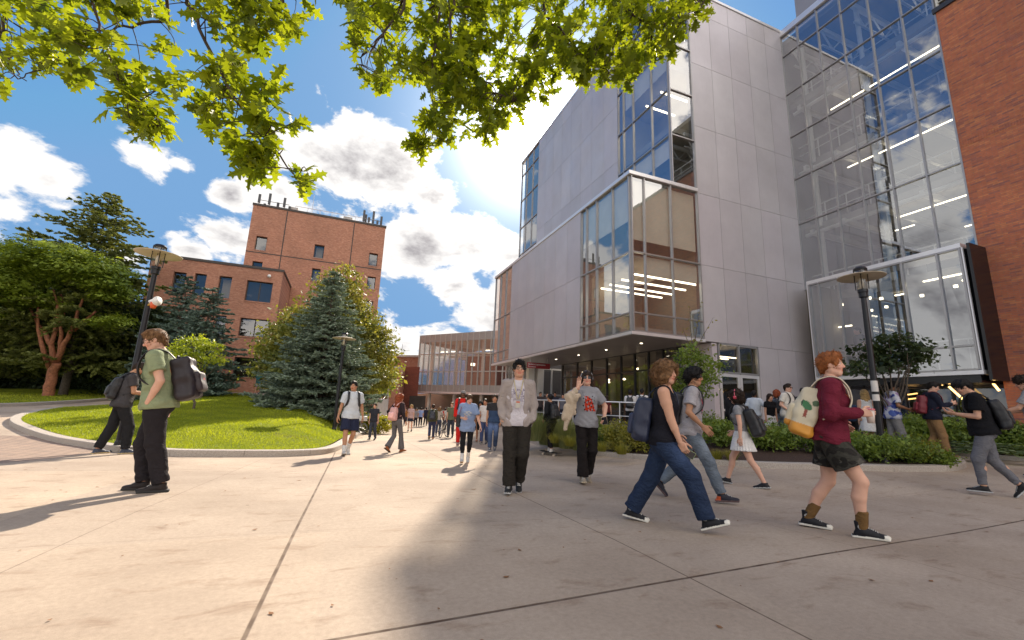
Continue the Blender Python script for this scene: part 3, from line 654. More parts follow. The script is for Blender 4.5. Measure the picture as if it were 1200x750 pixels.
# scuffs, gum spots, leaf stains
st=m.coord('Object',scale=(1,2.2,1),rot=(0,0,.5)); 
stn=m.n('ShaderNodeNewGeometry').outputs['Position']; mp=m.n('ShaderNodeMapping'); m.l(stn,mp.inputs[0]); mp.inputs['Scale'].default_value=(1.6,3.6,1); mp.inputs['Rotation'].default_value=(0,0,.35)
s1=m.noise(1.3,mp.outputs[0],7,.66,.4); base=m.mix(m.math('MULTIPLY',m.ramp(s1,[(.56,0.),(.70,1.)]),.55),base,(.20,.125,.08))
vo=m.n('ShaderNodeTexVoronoi'); m.l(p,vo.inputs['Vector']); vo.inputs['Scale'].default_value=2.6
sp2=m.math('LESS_THAN',vo.outputs['Distance'],.055); sel=m.n('ShaderNodeSeparateColor'); m.l(vo.outputs['Color'],sel.inputs[0]); sp2=m.math('MULTIPLY',sp2,m.math('GREATER_THAN',sel.outputs[0],.8)); base=m.mix(m.math('MULTIPLY',sp2,.55),base,(.12,.075,.05))
vo=m.n('ShaderNodeTexVoronoi'); mp=m.n('ShaderNodeMapping'); m.l(p,mp.inputs[0]); mp.inputs['Scale'].default_value=(1,2.4,1); m.l(mp.outputs[0],vo.inputs['Vector']); vo.inputs['Scale'].default_value=1.1
sp3=m.ramp(vo.outputs['Distance'],[(.03,1.),(.10,0.)]); sel=m.n('ShaderNodeSeparateColor'); m.l(vo.outputs['Color'],sel.inputs[0]); sp3=m.math('MULTIPLY',sp3,m.math('GREATER_THAN',sel.outputs[1],.6)); base=m.mix(m.math('MULTIPLY',sp3,.5),base,(.21,.125,.075))
def line(coef,w,strength):
    # a*x+b*y=c
    a,b,c=coef; k=math.hypot(a,b)
    d=m.math('ABSOLUTE',m.math('SUBTRACT',m.math('ADD',m.math('MULTIPLY',sp.outputs[0],a/k),m.math('MULTIPLY',sp.outputs[1],b/k)),c/k))
    return m.math('MULTIPLY',m.ramp(m.math('DIVIDE',d,w),[(.5,1.),(1.,0.)]),strength)
J=[line((1,-.032,-.40),.016,.85),line((1,0,2.45),.009,.8),line((1,-.07,-2.15),.007,.5),line((.07,-1,-2.5),.016,1.),line((0,1,4.47),.006,.35),line((1,.05,4.75),.006,.5),line((0,1,8.9),.008,.4),line((1,0,7.6),.008,.5),line((0,1,13.5),.01,.4),line((1,0,-5.4),.008,.4),line((0,1,-2),.01,.5),line((0,1,18),.01,.4),line((1,0,10.4),.008,.5)]
jj=J[0]
for q in J[1:]: jj=m.math('MAXIMUM',jj,q)
# joints darken and chip irregularly
jj=m.math('MULTIPLY',jj,m.ramp(m.noise(7,p,3),[(.25,.55),(.6,1.)]))
base=m.mix(jj,base,(.075,.045,.03))
# slab to slab shift in tone
fl=m.n('ShaderNodeTexBrick'); m.l(p,fl.inputs['Vector']); fl.offset=0; fl.inputs['Scale'].default_value=1; fl.inputs['Brick Width'].default_value=2.65; fl.inputs['Row Height'].default_value=4.4; fl.inputs['Mortar Size'].default_value=0; fl.inputs['Color1'].default_value=(.90,.90,.91,1); fl.inputs['Color2'].default_value=(1.05,1.03,1.0,1)
base=m.mix(1.,base,fl.outputs['Color'],'MULTIPLY')
big=m.noise(.16,p,4,.6,.5); base=m.mix(1.,base,m.ramp(big,[(.3,.92),(.7,1.05)]),'MULTIPLY')
# herringbone pavers left of the lawn tip
pr=m.n('ShaderNodeTexBrick'); mp=m.n('ShaderNodeMapping'); m.l(p,mp.inputs[0]); mp.inputs['Rotation'].default_value=(0,0,.6); m.l(mp.outputs[0],pr.inputs['Vector']); pr.inputs['Scale'].default_value=1; pr.inputs['Brick Width'].default_value=.3; pr.inputs['Row Height'].default_value=.15; pr.inputs['Mortar Size'].default_value=.012; pr.inputs['Color1'].default_value=(.36,.26,.2,1); pr.inputs['Color2'].default_value=(.28,.21,.17,1); pr.inputs['Mortar'].default_value=(.12,.09,.07,1)
dp=vdp=m.n('ShaderNodeVectorMath',operation='SUBTRACT'); m.l(p,dp.inputs[0]); dp.inputs[1].default_value=(-9.0,11.6,0); ln=m.n('ShaderNodeVectorMath',operation='LENGTH'); m.l(dp.outputs[0],ln.inputs[0])
base=m.mix(m.math('LESS_THAN',ln.outputs['Value'],4.3),base,pr.outputs['Color'])
hh=m.math('SUBTRACT',m.math('MULTIPLY',fine,.25),m.math('MULTIPLY',jj,1.2))
M_plaza=m.bsdf(base,.9,0,.2,bump=hh,bstr=.35,bdist=.006)
xs=np.r_[np.arange(-60,-16,1.5),np.arange(-16,18,.4),np.arange(18,60,2)]; ys=np.r_[np.arange(-25,0,1.5),np.arange(0,30,.4),np.arange(30,90,1.5)]
structure(gridmesh('plaza',xs,ys,gz,M_plaza))
M_far=simple('far_ground',(.06,.075,.035),.95,0,.3,.05,.1)
mb=MB(); mb.box(-2500,2500,-2500,2500,-1.6,-1.5); structure(mb.build('ground',M_far))
M_kerb=NT('granite_kerb'); v_=M_kerb.pos(); M_kerb=M_kerb.bsdf(M_kerb.mix(M_kerb.ramp(M_kerb.noise(60,v_,4,.8),[(.35,0.),(.65,1.)]),(.27,.235,.20),(.50,.44,.38)),.85,0,.3,bump=M_kerb.noise(40,v_),bstr=.4,bdist=.01)
def smooth_poly(pts,n=8,closed=False):
    P=[np.array(p[:2],float) for p in pts]; out=[]
    N=len(P)
    for i in range(N if closed else N-1):
        p0=P[(i-1)%N] if closed or i>0 else P[0]; p1=P[i]; p2=P[(i+1)%N]; p3=P[(i+2)%N] if closed or i+2<N else P[-1]
        for k in range(n):
            t=k/n; out.append(.5*((2*p1)+(-p0+p2)*t+(2*p0-5*p1+4*p2-p3)*t*t+(-p0+3*p1-3*p2+p3)*t**3))
    if not closed: out.append(P[-1])
    return np.array(out)
def kerb(path,w,h,zf,label=None,inner=+1,name='kerb',top=None):
    """stone kerb: segments of stone about 1.2 m long with fine joints, following a path"""
    path=np.array(path); seg=np.linalg.norm(np.diff(path,axis=0),axis=1); L=np.r_[0,np.cumsum(seg)]
    nn=max(2,int(L[-1]/.15)); s=np.linspace(0,L[-1],nn); px_=np.interp(s,L,path[:,0]); py_=np.interp(s,L,path[:,1])
    t=np.c_[np.gradient(px_),np.gradient(py_)]; t/=np.linalg.norm(t,axis=1)[:,None]; nrm=np.c_[-t[:,1],t[:,0]]*inner
    mb=MB(); step=9
    for i0 in range(0,nn-1,step):
        idx=list(range(i0,min(i0+step,nn-1)+1)); 
        if len(idx)<2: continue
        V=[]; 
        for q,i in enumerate(idx):
            e=0
            c=np.array([px_[i],py_[i]]); 
            if q==0: c=c+t[i]*.004
            if q==len(idx)-1: c=c-t[i]*.004
            z=float(zf(*c)); o=c+nrm[i]*w; b=.012
            for (pt,zz_) in ((c,z-.15),(c,z+h-b),(c+nrm[i]*b,z+h),(o-nrm[i]*b,z+h),(o,z+h-b),(o,z-.15)): V.append((pt[0],pt[1],zz_))
        f=[]
        for q in range(len(idx)-1):
            for k in range(5): f.append((q*6+k,q*6+k+1,(q+1)*6+k+1,(q+1)*6+k))
        f.append((0,1,2,3,4,5)); l0=(len(idx)-1)*6; f.append((l0+5,l0+4,l0+3,l0+2,l0+1,l0)); mb.add(V,f)
    return structure(mb.build(name,M_kerb)), np.c_[px_,py_]+nrm*w
def inpoly(x,y,poly):
    x=np.asarray(x); y=np.asarray(y); r=np.zeros(x.shape,bool); n=len(poly)
    for i in range(n):
        x0,y0=poly[i-1]; x1,y1=poly[i]
        c=((y0>y)!=(y1>y))&(x<(x1-x0)*(y-y0)/(y1-y0+1e-12)+x0); r^=c
    return r
def fill(name,poly,zf,mat,res=.25,smooth=True):
    """filled region with a true border: triangulated by bmesh from the outline plus grid points"""
    from mathutils.geometry import delaunay_2d_cdt
    P=[Vector((float(a),float(b))) for a,b in poly]; n=len(P)
    lo=np.min(poly,0); hi=np.max(poly,0); gx,gy=np.meshgrid(np.arange(lo[0],hi[0],res),np.arange(lo[1],hi[1],res)); k=inpoly(gx.ravel(),gy.ravel(),poly)
    P+=[Vector((float(a),float(b))) for a,b in zip(gx.ravel()[k],gy.ravel()[k])]
    V,E_,Fc,*_=delaunay_2d_cdt(P,[],[list(range(n))],1,1e-4)
    mb=MB(); V=np.array([(v.x,v.y) for v in V]); Z=zf(V[:,0],V[:,1]); mb.add(np.c_[V,Z],[tuple(f) for f in Fc]); return structure(mb.build(name,mat,smooth=smooth))
m=NT('lawn_turf'); p=m.pos(); c=m.mix(m.ramp(m.noise(1.2,p,5,.6),[(.3,0.),(.7,1.)]),(.13,.165,.012),(.22,.25,.02)); c=m.mix(1.,c,m.ramp(m.noise(45,p,3,.7),[(.3,.6),(.7,1.25)]),'MULTIPLY'); n3=m.noise(.5,p,3); c=m.mix(m.math('MULTIPLY',m.ramp(n3,[(.62,0.),(.7,1.)]),.5),c,(.12,.085,.04))
M_lawn=m.bsdf(c,.95,0,.1,bump=m.noise(70,p,2),bstr=.8,bdist=.03)
M_blade=leafmat('grass_blades',(.17,.21,.012),(.36,.38,.03),.5,(1.5,1.5,.5))
# lawn island
bt=[(448,503),(432,507),(419,512),(408,520),(398,527.5),(380,532.5),(340,535),(300,535.5),(250,535.5),(200,535),(160,532),(130,529.5),(95,524),(60,517.5),(30,508),(14,500.5),(10,495.5),(14,491.5),(24,488),(45,483.5),(70,480),(127,476.5)]
edge=[gpt(*q) for q in bt]
back=[gpt(190,470.5),gpt(240,467),gpt(285,465.5)]
dx=edge[0]
back+= [np.array([-5,33,0]),np.array([-1.5,31,0]),np.array([.4,27,0]),np.array([edge[0][0]+.4,edge[0][1]+4,0])]
isl=smooth_poly([q[:2] for q in edge],5); isl_all=np.vstack([isl,smooth_poly([edge[-1][:2]]+[q[:2] for q in back]+[edge[0][:2]],5)[1:-1]])
k_,inn=kerb(isl,.26,.13,gz,inner=1)
# orientation check: the kerb's inner side must lie inside the island
if inpoly(inn[40:41,0],inn[40:41,1],isl_all)[0]==False:
    bpy.data.objects.remove(k_); k_,inn=kerb(isl,.26,.13,gz,inner=-1)
inn_s=inn[::3]; isl_fill=np.vstack([inn_s,smooth_poly([edge[-1][:2]]+[q[:2] for q in back]+[edge[0][:2]],5)[1:-1]])
def dpoly(x,y,path):
    x=np.asarray(x);y=np.asarray(y); d=np.full(x.shape,1e9)
    for i in range(len(path)-1):
        a=path[i];b=path[i+1];ab=b-a; t=np.clip(((x-a[0])*ab[0]+(y-a[1])*ab[1])/(ab@ab+1e-12),0,1); d=np.minimum(d,np.hypot(x-a[0]-t*ab[0],y-a[1]-t*ab[1]))
    return d
def zlawn(x,y): 
    d=dpoly(x,y,isl[::3]); return gz(x,y)+.115+.16*sst(d/3.)
fill('lawn',isl_fill,zlawn,M_lawn,.35)
# far-left lawn
f2=[(-45,481),(-10,477.5),(40,475.5),(90,472.5),(128,469.5),(170,466),(205,463.5)]
e2=[gpt(*q) for q in f2]; e2s=smooth_poly([q[:2] for q in e2],5)
k2,inn2=kerb(e2s,.3,.16,gz,inner=1)
zl2=lambda x,y: gz(x,y)+.15
poly2=np.vstack([inn2[::3],[[-8,44],[-34,44],[-50,30],[-40,16]]])
if np.dot((inn2[5]-e2s[1]),np.array([0,1.]))<0:
    bpy.data.objects.remove(k2); k2,inn2=kerb(e2s,.3,.16,gz,inner=-1); poly2=np.vstack([inn2[::3],[[-8,44],[-34,44],[-50,30],[-40,16]]])
fill('lawn',poly2,zl2,M_lawn,.8)
# grass blades
def blades(n,poly,zf,hmin,hmax,w,near=True):
    lo=np.min(poly,0);hi=np.max(poly,0); X=rng.uniform(lo[0],hi[0],n*3);Yb=rng.uniform(lo[1],hi[1],n*3)
    dd=FW[0]*X+FW[1]*Yb; k=inpoly(X,Yb,poly)&(rng.random(n*3)<np.clip((11./np.maximum(dd,5))**1.6,.02,1)); X=X[k];Yb=Yb[k];dd=dd[k]; Z=zf(X,Yb)
    N=len(X); a=rng.uniform(0,2*math.pi,N); h=rng.uniform(hmin,hmax,N); ww=w*np.clip(dd/11,1,3); le=rng.normal(0,.45,(N,2))*h[:,None]
    dx_=np.cos(a)*ww;dy_=np.sin(a)*ww; B=np.c_[X,Yb,Z-.01]; V=np.stack([B-np.c_[dx_,dy_,0*dx_],B+np.c_[dx_,dy_,0*dx_],B+np.c_[le,h]],1).reshape(-1,3)
    pt_=.5+.28*np.sin(1.3*X+2*np.sin(.9*Yb))*np.sin(1.1*Yb+1.5*np.sin(.7*X))+.12*np.sin(4.1*X+3.3*Yb); h*=.75+.5*pt_; V=np.stack([B-np.c_[dx_,dy_,0*dx_],B+np.c_[dx_,dy_,0*dx_],B+np.c_[le,h]],1).reshape(-1,3); c=np.repeat(np.clip(rng.normal(0,.22,N)+pt_,0,1),3)[:,None]*np.ones(3); return V,np.arange(3*N).reshape(-1,3),c
V,Fq,c=blades(150000,isl_fill,zlawn,.03,.075,.006)
tag(fastmesh('grass',V,Fq,M_blade,col=c,k=3),'bright sunlit grass on the rounded lawn island','grass',kind='stuff')
V,Fq,c=blades(60000,poly2,zl2,.05,.10,.01)
tag(fastmesh('grass',V,Fq,M_blade,col=c,k=3),'strip of sunlit grass under the red-barked tree','grass',kind='stuff')
# ---------- planting bed on the right, raised walk behind it
kb=[(617,516),(632,522.5),(660,528.5),(700,534),(750,539),(800,543.5),(850,546.5),(900,549),(950,551),(1000,552),(1060,553),(1105,553),(1124,551.5),(1133,547.5),(1128,543)]
kw=[gpt(*q) for q in kb]; kws=smooth_poly([q[:2] for q in kw],5)
TZ=.38
k3,inn3=kerb(kws,.24,.12,gz,inner=1)
tip=kw[-1]
bedback=[np.array([15.6,9.2]),np.array([13.5,11.4]),np.array([10.2,13.6]),np.array([8.,16.4])]
poly3=np.vstack([inn3[::3],[[tip[0]+.2,tip[1]+.7]],bedback])
if not inpoly(np.array([kw[6][0]+.5]),np.array([kw[6][1]+1.2]),poly3)[0] or not inpoly(inn3[60:61,0],inn3[60:61,1],np.vstack([kws,[[tip[0]+.2,tip[1]+.7]],bedback]))[0]:
    bpy.data.objects.remove(k3); k3,inn3=kerb(kws,.24,.12,gz,inner=-1); poly3=np.vstack([inn3[::3],[[tip[0]+.2,tip[1]+.7]],bedback])
M_mulch=simple('bark_mulch',(.045,.022,.013),.95,0,.5,30,.9,120)
def zbed(x,y): d=dpoly(x,y,inn3[::3]); return gz(x,y)+.10+np.clip(TZ-.08-gz(x,y),0,1)*sst(d/2.5)
fill('planting_bed',poly3,zbed,M_mulch,.3)
M_walk=simple('walk_concrete',(.38,.31,.255),.9,0,.1,1.2,.25,40)
# raised walk
walk=np.array([[8.,16.4],[10.2,13.6],[13.5,11.4],[15.6,9.2],[tip[0]+.35,tip[1]+.5],[17.5,8.0],[23,8.5],[23,17],[18.5,17],[18.5,34],[9.2,34],[8.2,22]])
def zwalk(x,y): 
    # ramps down to the plaza towards the bed's tip and the far end of the passage
    return np.maximum(gz(x,y)+.012,TZ-.0-(.9*sst((np.asarray(y)-24)/9)))
fill('walkway',walk,zwalk,M_walk,.4)
# right-hand bed at the foot of the brick wall
rb=[(1104,531),(1130,534),(1165,537.5),(1210,541),(1290,548)]
def walkpt(px,py):
    d=ray(px,py)
    for t in np.arange(2,40,.03):
        p=CAM+d*t
        if p[2]<=max(gz(p[0],p[1])+.012,-9): return p
    return p
rw=[gpt(*q) for q in rb]; rws=smooth_poly([q[:2] for q in rw],5)
k4,inn4=kerb(rws,.22,.12,gz,inner=1)
poly4=np.vstack([inn4[::3],[[26,4],[22.1,8.1],[rw[0][0]+2,8.4],[rw[0][0]+.4,rw[0][1]+.9]]])
if inn4[3][1]<rws[1][1]:
    bpy.data.objects.remove(k4); k4,inn4=kerb(rws,.22,.12,gz,inner=-1); poly4=np.vstack([inn4[::3],[[26,4],[22.1,8.1],[rw[0][0]+2,8.4],[rw[0][0]+.4,rw[0][1]+.9]]])
zb4=lambda x,y: gz(x,y)+.10
fill('planting_bed',poly4,zb4,M_mulch,.4)
print('GEO',[tuple(np.round(q,2)) for q in kw[:]],[tuple(np.round(q,2)) for q in rw])
# ---------- trees and plants
M_bark=simple('grey_bark',(.11,.085,.065),.95,0,.35,12,.8,50)
M_redbark=simple('cinnamon_bark',(.30,.115,.06),.8,0,.4,9,.6,40)
M_twig=simple('dark_twig',(.05,.032,.022),.9,0,.2)
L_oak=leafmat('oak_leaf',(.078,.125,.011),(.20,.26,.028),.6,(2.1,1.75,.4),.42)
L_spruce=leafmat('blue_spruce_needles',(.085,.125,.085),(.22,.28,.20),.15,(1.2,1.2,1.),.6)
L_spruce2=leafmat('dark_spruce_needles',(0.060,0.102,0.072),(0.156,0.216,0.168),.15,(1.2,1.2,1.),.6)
L_hem=leafmat('hemlock_needles',(.075,.105,.025),(.20,.22,.06),.28,(1.5,1.4,.6),.6)
L_dark=leafmat('dark_foliage',(.018,.032,.012),(.05,.075,.022),.25,None,.6)  # deep green leaf colour of the yews, hedge and young oak
L_maple=leafmat('maple_foliage',(.095,.145,.022),(.32,.40,.06),.42,(1.8,1.6,.6),.5)
L_linden=leafmat('linden_foliage',(0.111,0.143,0.029),(0.273,0.273,0.065),.35,(1.7,1.4,.5),.5)
L_lime=leafmat('lime_foliage',(.16,.22,.02),(.34,.38,.05),.45,(1.7,1.6,.5),.5)
L_gold=leafmat('gold_shrub_foliage',(.22,.22,.02),(.42,.40,.04),.4,(1.4,1.3,.5),.5)
L_shrub=leafmat('shrub_foliage',(0.083,0.135,0.027),(0.225,0.300,0.060),.38,None,.45)
L_shrub2=leafmat('olive_shrub_foliage',(0.119,0.133,0.021),(0.308,0.280,0.049),.38,None,.45)
L_hosta=leafmat('hosta_foliage',(0.060,0.114,0.054),(0.264,0.336,0.192),.3,None,.4)
L_reed=leafmat('ornamental_grass',(0.098,0.124,0.046),(0.260,0.273,0.117),.35,None,.5)
def unit(v): return v/(np.linalg.norm(v,axis=-1,keepdims=True)+1e-9)
def leaf_quads(C,size,nb=None,nbw=.5,asp=.55,var=.35,cv=None):
    """rhombic folded leaves at centres C; nb = preferred normal"""
    N=len(C); nrm=unit(rng.normal(size=(N,3))); 
    if nb is not None: nrm=unit(nrm*(1-nbw)+nb*nbw)
    t=unit(np.cross(nrm,rng.normal(size=(N,3)))); b=np.cross(nrm,t); s=(size*rng.lognormal(0,var,N))[:,None]
    V=np.stack([C-t*s*.5,C+b*s*asp*.5-nrm*s*.06,C+t*s*.5,C-b*s*asp*.5-nrm*s*.06],1).reshape(-1,3)
    c=np.repeat(np.clip(rng.normal(.5,.25,N) if cv is None else cv+rng.normal(0,.18,N),0,1),4)[:,None]*np.ones(3)
    return V,np.arange(4*N).reshape(-1,4),c
def in_ell(n,shell=.55):
    d=unit(rng.normal(size=(n,3))); r=(shell+(1-shell)*rng.random(n))[:,None]; return d*r
def crown(root,lobes,ncl,nleaf,lsize,mat,clr=.35,shell=.55,asp=.6,name='crown',flat=1.,nbw=.45,ret=False):
    """lobes: list of (centre, radii); clumps of leaves spread through the lobes' volume"""
    tot=sum(np.prod(l[1])**(2/3) for l in lobes); Cs=[];Nb=[];cc=[];cl_pos=[]
    for c,r in lobes:
        n=max(3,int(ncl*np.prod(r)**(2/3)/tot)); d=in_ell(n,shell); P_=np.array(c)+d*np.array(r); cl_pos.append(P_)
        for i in range(n):
            k=int(nleaf*rng.uniform(.5,1.5)); q=rng.normal(size=(k,3))*clr*rng.uniform(.6,1.3); q[:,2]*=.55*flat; Cs.append(P_[i]+q); Nb.append(np.tile(unit(d[i]*.6+np.array([0,0,.8])),(k,1))); cc.append(np.full(k,np.clip(.5+rng.normal(0,.22),0,1)))
    C=np.vstack(Cs); V,Fq,c=leaf_quads(C,lsize,np.vstack(Nb),nbw,asp,cv=np.concatenate(cc))
    o=fastmesh(name,V,Fq,mat,root,col=c)
    return o,np.vstack(cl_pos)
def limbs(root,base,tops,r0,mat,name='trunk',fork=.35,wig=.12,seg=8):
    mb=MB(); base=np.array(base,float); main=np.mean(tops,0); fk=base+(main-base)*fork
    k=9; t=np.linspace(0,1,k)[:,None]; P=base+(fk-base)*t+rng.normal(0,wig*.25,(k,3))*np.sin(t*np.pi); mb.tube(P,np.linspace(r0*1.15,r0*.7,k)*np.r_[1.25,np.ones(k-1)],10)
    for T in tops:
        T=np.array(T,float); st=fk+(base-fk)*rng.uniform(0,.25); m1=st+(T-st)*np.array([.35,.35,.55])+rng.normal(0,wig,3)
        t=np.linspace(0,1,k)[:,None]; P=(1-t)**2*st+2*t*(1-t)*m1+t*t*T; P[1:-1]+=rng.normal(0,wig*.12,(k-2,3)); mb.tube(P,np.linspace(r0*.55,r0*.08,k),7)
    return mb.build(name,mat,root,smooth=True)
def bushy_tree(name,label,base,lobes,ncl,nleaf,ls,lm,r0,bm=None,fork=.4,nt=9,group=None,clr=.35,cat='tree',**k):
    root=thing(name,base,label,cat,group); o,cp=crown(root,lobes,ncl,nleaf,ls,lm,clr,**k)
    idx=rng.choice(len(cp),min(nt,len(cp)),replace=False); limbs(root,base,cp[idx],r0,bm or M_bark,fork=fork); return root
def conifer(name,label,base,H,R,mat,nw=30,nb=10,zlow=.03,up=.12,droop=.25,twn=12,ntp=3,nsz=.13,nw_=.035,group=None,power=.85,open_=0.,r0=.16,tipup=.25,lean=(0,0),ragged=.12):
    root=thing(name,base,label,'tree',group); base=np.array(base,float); Cs=[];Ds=[];cs=[]; mb=MB()
    k=10; t=np.linspace(0,1,k); mb.tube(np.c_[base[0]+lean[0]*t,base[1]+lean[1]*t,base[2]-.2+(H+.1)*t],np.linspace(r0,.02,k),9)
    bm=MB()
    for w in range(nw):
        f=zlow+(1-zlow)*(w/nw)**.95; n=max(4,int(nb*(1-.45*f)))
        a0=rng.random()*6.28
        for b in range(n):
            if rng.random()<open_: continue
            ff=min(.995,f+rng.normal(0,.012)); a=a0+b*6.283/n+rng.normal(0,.15); L=R*((1-ff)**power)*rng.uniform(1-ragged*2.2,1+ragged)+.12
            d=np.array([math.cos(a),math.sin(a),0]); s=np.linspace(0,1,9); 
            z=base[2]+H*ff+L*(up*s-droop*s**1.6+tipup*.5*s**4); P=np.c_[base[0]+lean[0]*ff+d[0]*L*s,base[1]+lean[1]*ff+d[1]*L*s,z]
            bm.tube(P,np.linspace(.035*L/R+.012,.006,9),4,cap=False)
            nt=max(4,int(twn*L/R**.6)); st=np.r_[np.linspace(.18,1.,nt)]; side=np.array([-d[1],d[0],0])
            Pt=np.stack([np.interp(st,s,P[:,i]) for i in range(3)],1); tv=unit(np.gradient(P,axis=0)); Tt=np.stack([np.interp(st,s,tv[:,i]) for i in range(3)],1)
            for sg in (-1,1):
                tl=(.10+.36*L*(1-st*.78))*rng.uniform(.7,1.25,nt); dr=unit(Tt*rng.uniform(.6,1.1,(nt,1))+sg*side*rng.uniform(.6,1.1,(nt,1))+np.c_[np.zeros((nt,2)),rng.normal(.02,.16,nt)])
                m=np.maximum(2,(tl/(nsz*.55)).astype(int)); mm=int(m.max()); u=(np.arange(mm)+.5)/mm
                Q=Pt[:,None]+dr[:,None]*(tl[:,None]*u)[...,None]; Q[...,2]-=(tl[:,None]*u)**2*.25
                keep=(np.arange(mm)[None]<m[:,None]*1.0+0*u) if False else np.ones((nt,mm),bool)
                for r_ in range(ntp):
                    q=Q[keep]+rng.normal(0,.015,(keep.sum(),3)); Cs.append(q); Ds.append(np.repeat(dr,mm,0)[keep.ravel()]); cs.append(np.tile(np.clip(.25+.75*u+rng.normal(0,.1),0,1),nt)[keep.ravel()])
            Cs.append(Pt+rng.normal(0,.02,Pt.shape)); Ds.append(Tt); cs.append(np.full(nt,.5))
    C=np.vstack(Cs);D=np.vstack(Ds);cv=np.concatenate(cs); N=len(C); ax=unit(D+rng.normal(0,.42,(N,3))); sd_=unit(np.cross(ax,rng.normal(size=(N,3)))); s=(nsz*rng.uniform(.7,1.3,N))[:,None]
    V=np.stack([C-ax*s*.45,C+sd_*s*nw_/.13*.5,C+ax*s*.55,C-sd_*s*nw_/.13*.5],1).reshape(-1,3); c=np.repeat(np.clip(cv+rng.normal(0,.12,N),0,1),4)[:,None]*np.ones(3)
    mb.build('trunk',M_bark,root,smooth=True); cr=fastmesh('crown',V,np.arange(4*N).reshape(-1,4),mat,root,col=c); bm.build('branches',M_bark,cr); return root
def onG(px,dep): 
    d=ray(px,470); k=dep/(d@FW); p=CAM+d*k; return np.array([p[0],p[1],float(gz(p[0],p[1]))])
def zat(px,py,dep): return float(atd(px,py,dep)[2])
# big blue spruce
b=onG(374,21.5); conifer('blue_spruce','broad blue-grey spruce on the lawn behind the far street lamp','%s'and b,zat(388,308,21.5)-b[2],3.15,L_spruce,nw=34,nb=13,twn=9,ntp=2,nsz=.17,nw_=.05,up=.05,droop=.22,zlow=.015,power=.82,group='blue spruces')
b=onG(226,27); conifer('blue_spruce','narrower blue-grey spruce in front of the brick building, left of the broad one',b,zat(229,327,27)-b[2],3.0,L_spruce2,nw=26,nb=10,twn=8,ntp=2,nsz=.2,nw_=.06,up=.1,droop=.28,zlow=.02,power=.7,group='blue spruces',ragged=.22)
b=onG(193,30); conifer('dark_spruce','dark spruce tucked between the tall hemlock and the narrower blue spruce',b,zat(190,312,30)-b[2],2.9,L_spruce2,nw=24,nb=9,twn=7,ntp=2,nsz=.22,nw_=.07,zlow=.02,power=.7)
# linden behind the spruce
b=onG(376,26.5); zt_=zat(398,300,26.5); R_=3.7
c0=np.array([b[0],b[1],0]); sdv=RT*[1,1,0]
lob=[((*(c0+sdv*.35)[:2],zt_-2.2),(1.5,1.5,2.1)),((*(c0+sdv*.4)[:2],zt_-4.6),(3.2,2.7,2.4)),((*(c0-sdv*1.2)[:2],zt_-5.2),(2.9,2.6,2.1)),((*(c0+sdv*1.9)[:2],zt_-6.2),(2.7,2.5,2.6)),((*(c0-sdv*1.4)[:2],zt_-7.),(2.7,2.5,1.8))]
bushy_tree('linden_tree','round yellow-green leafy tree rising behind the broad blue spruce',b,lob,1100,60,.17,L_linden,.2,clr=.33,shell=.5)
# tall hemlock
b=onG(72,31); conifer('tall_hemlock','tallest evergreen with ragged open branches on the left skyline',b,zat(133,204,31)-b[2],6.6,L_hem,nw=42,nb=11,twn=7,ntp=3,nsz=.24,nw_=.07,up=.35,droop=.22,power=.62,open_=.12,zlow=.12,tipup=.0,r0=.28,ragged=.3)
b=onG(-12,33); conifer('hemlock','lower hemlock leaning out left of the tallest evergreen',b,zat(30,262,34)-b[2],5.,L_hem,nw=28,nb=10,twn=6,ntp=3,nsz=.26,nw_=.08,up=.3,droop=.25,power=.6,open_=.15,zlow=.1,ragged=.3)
# dark thicket behind the red-barked tree
for k,(px,dep,top,w,lab) in enumerate(((-75,37,290,4.5,'dark evergreen shrub mass at the left edge of the frame'),(-5,36,300,4.,'dark evergreen behind the trunk of the red-barked tree'),(70,36,310,4.4,'dark evergreen right behind the fork of the red-barked tree'),(128,34,325,3.8,'dark evergreen behind the near lamp post'),(180,33,350,2.8,'low dark evergreen at the left end of the brick building'))):
    b=onG(px,dep); zt_=zat(px,top,dep); h=zt_-b[2]
    lob=[((b[0],b[1],b[2]+h*.3),(w*.8,w*.6,h*.33)),((b[0]-.8,b[1],b[2]+h*.66),(w*.62,w*.5,h*.32)),((b[0]+1.,b[1]-.6,b[2]+h*.5),(w*.7,w*.5,h*.35))]
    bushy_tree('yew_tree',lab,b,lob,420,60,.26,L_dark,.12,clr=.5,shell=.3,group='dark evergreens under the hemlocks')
b=onG(60,34.5); hl_=[]
for px in range(-150,215,26):
    q=onG(px,34.5+rng.uniform(-.6,.6)); hl_.append(((q[0],q[1],q[2]+.9),(1.5,1.0,1.25)))
crown(thing('hedge',b,'long dark evergreen hedge behind the red-barked tree','hedge'),hl_,560,46,.22,L_dark,.42,shell=.2,name='foliage')
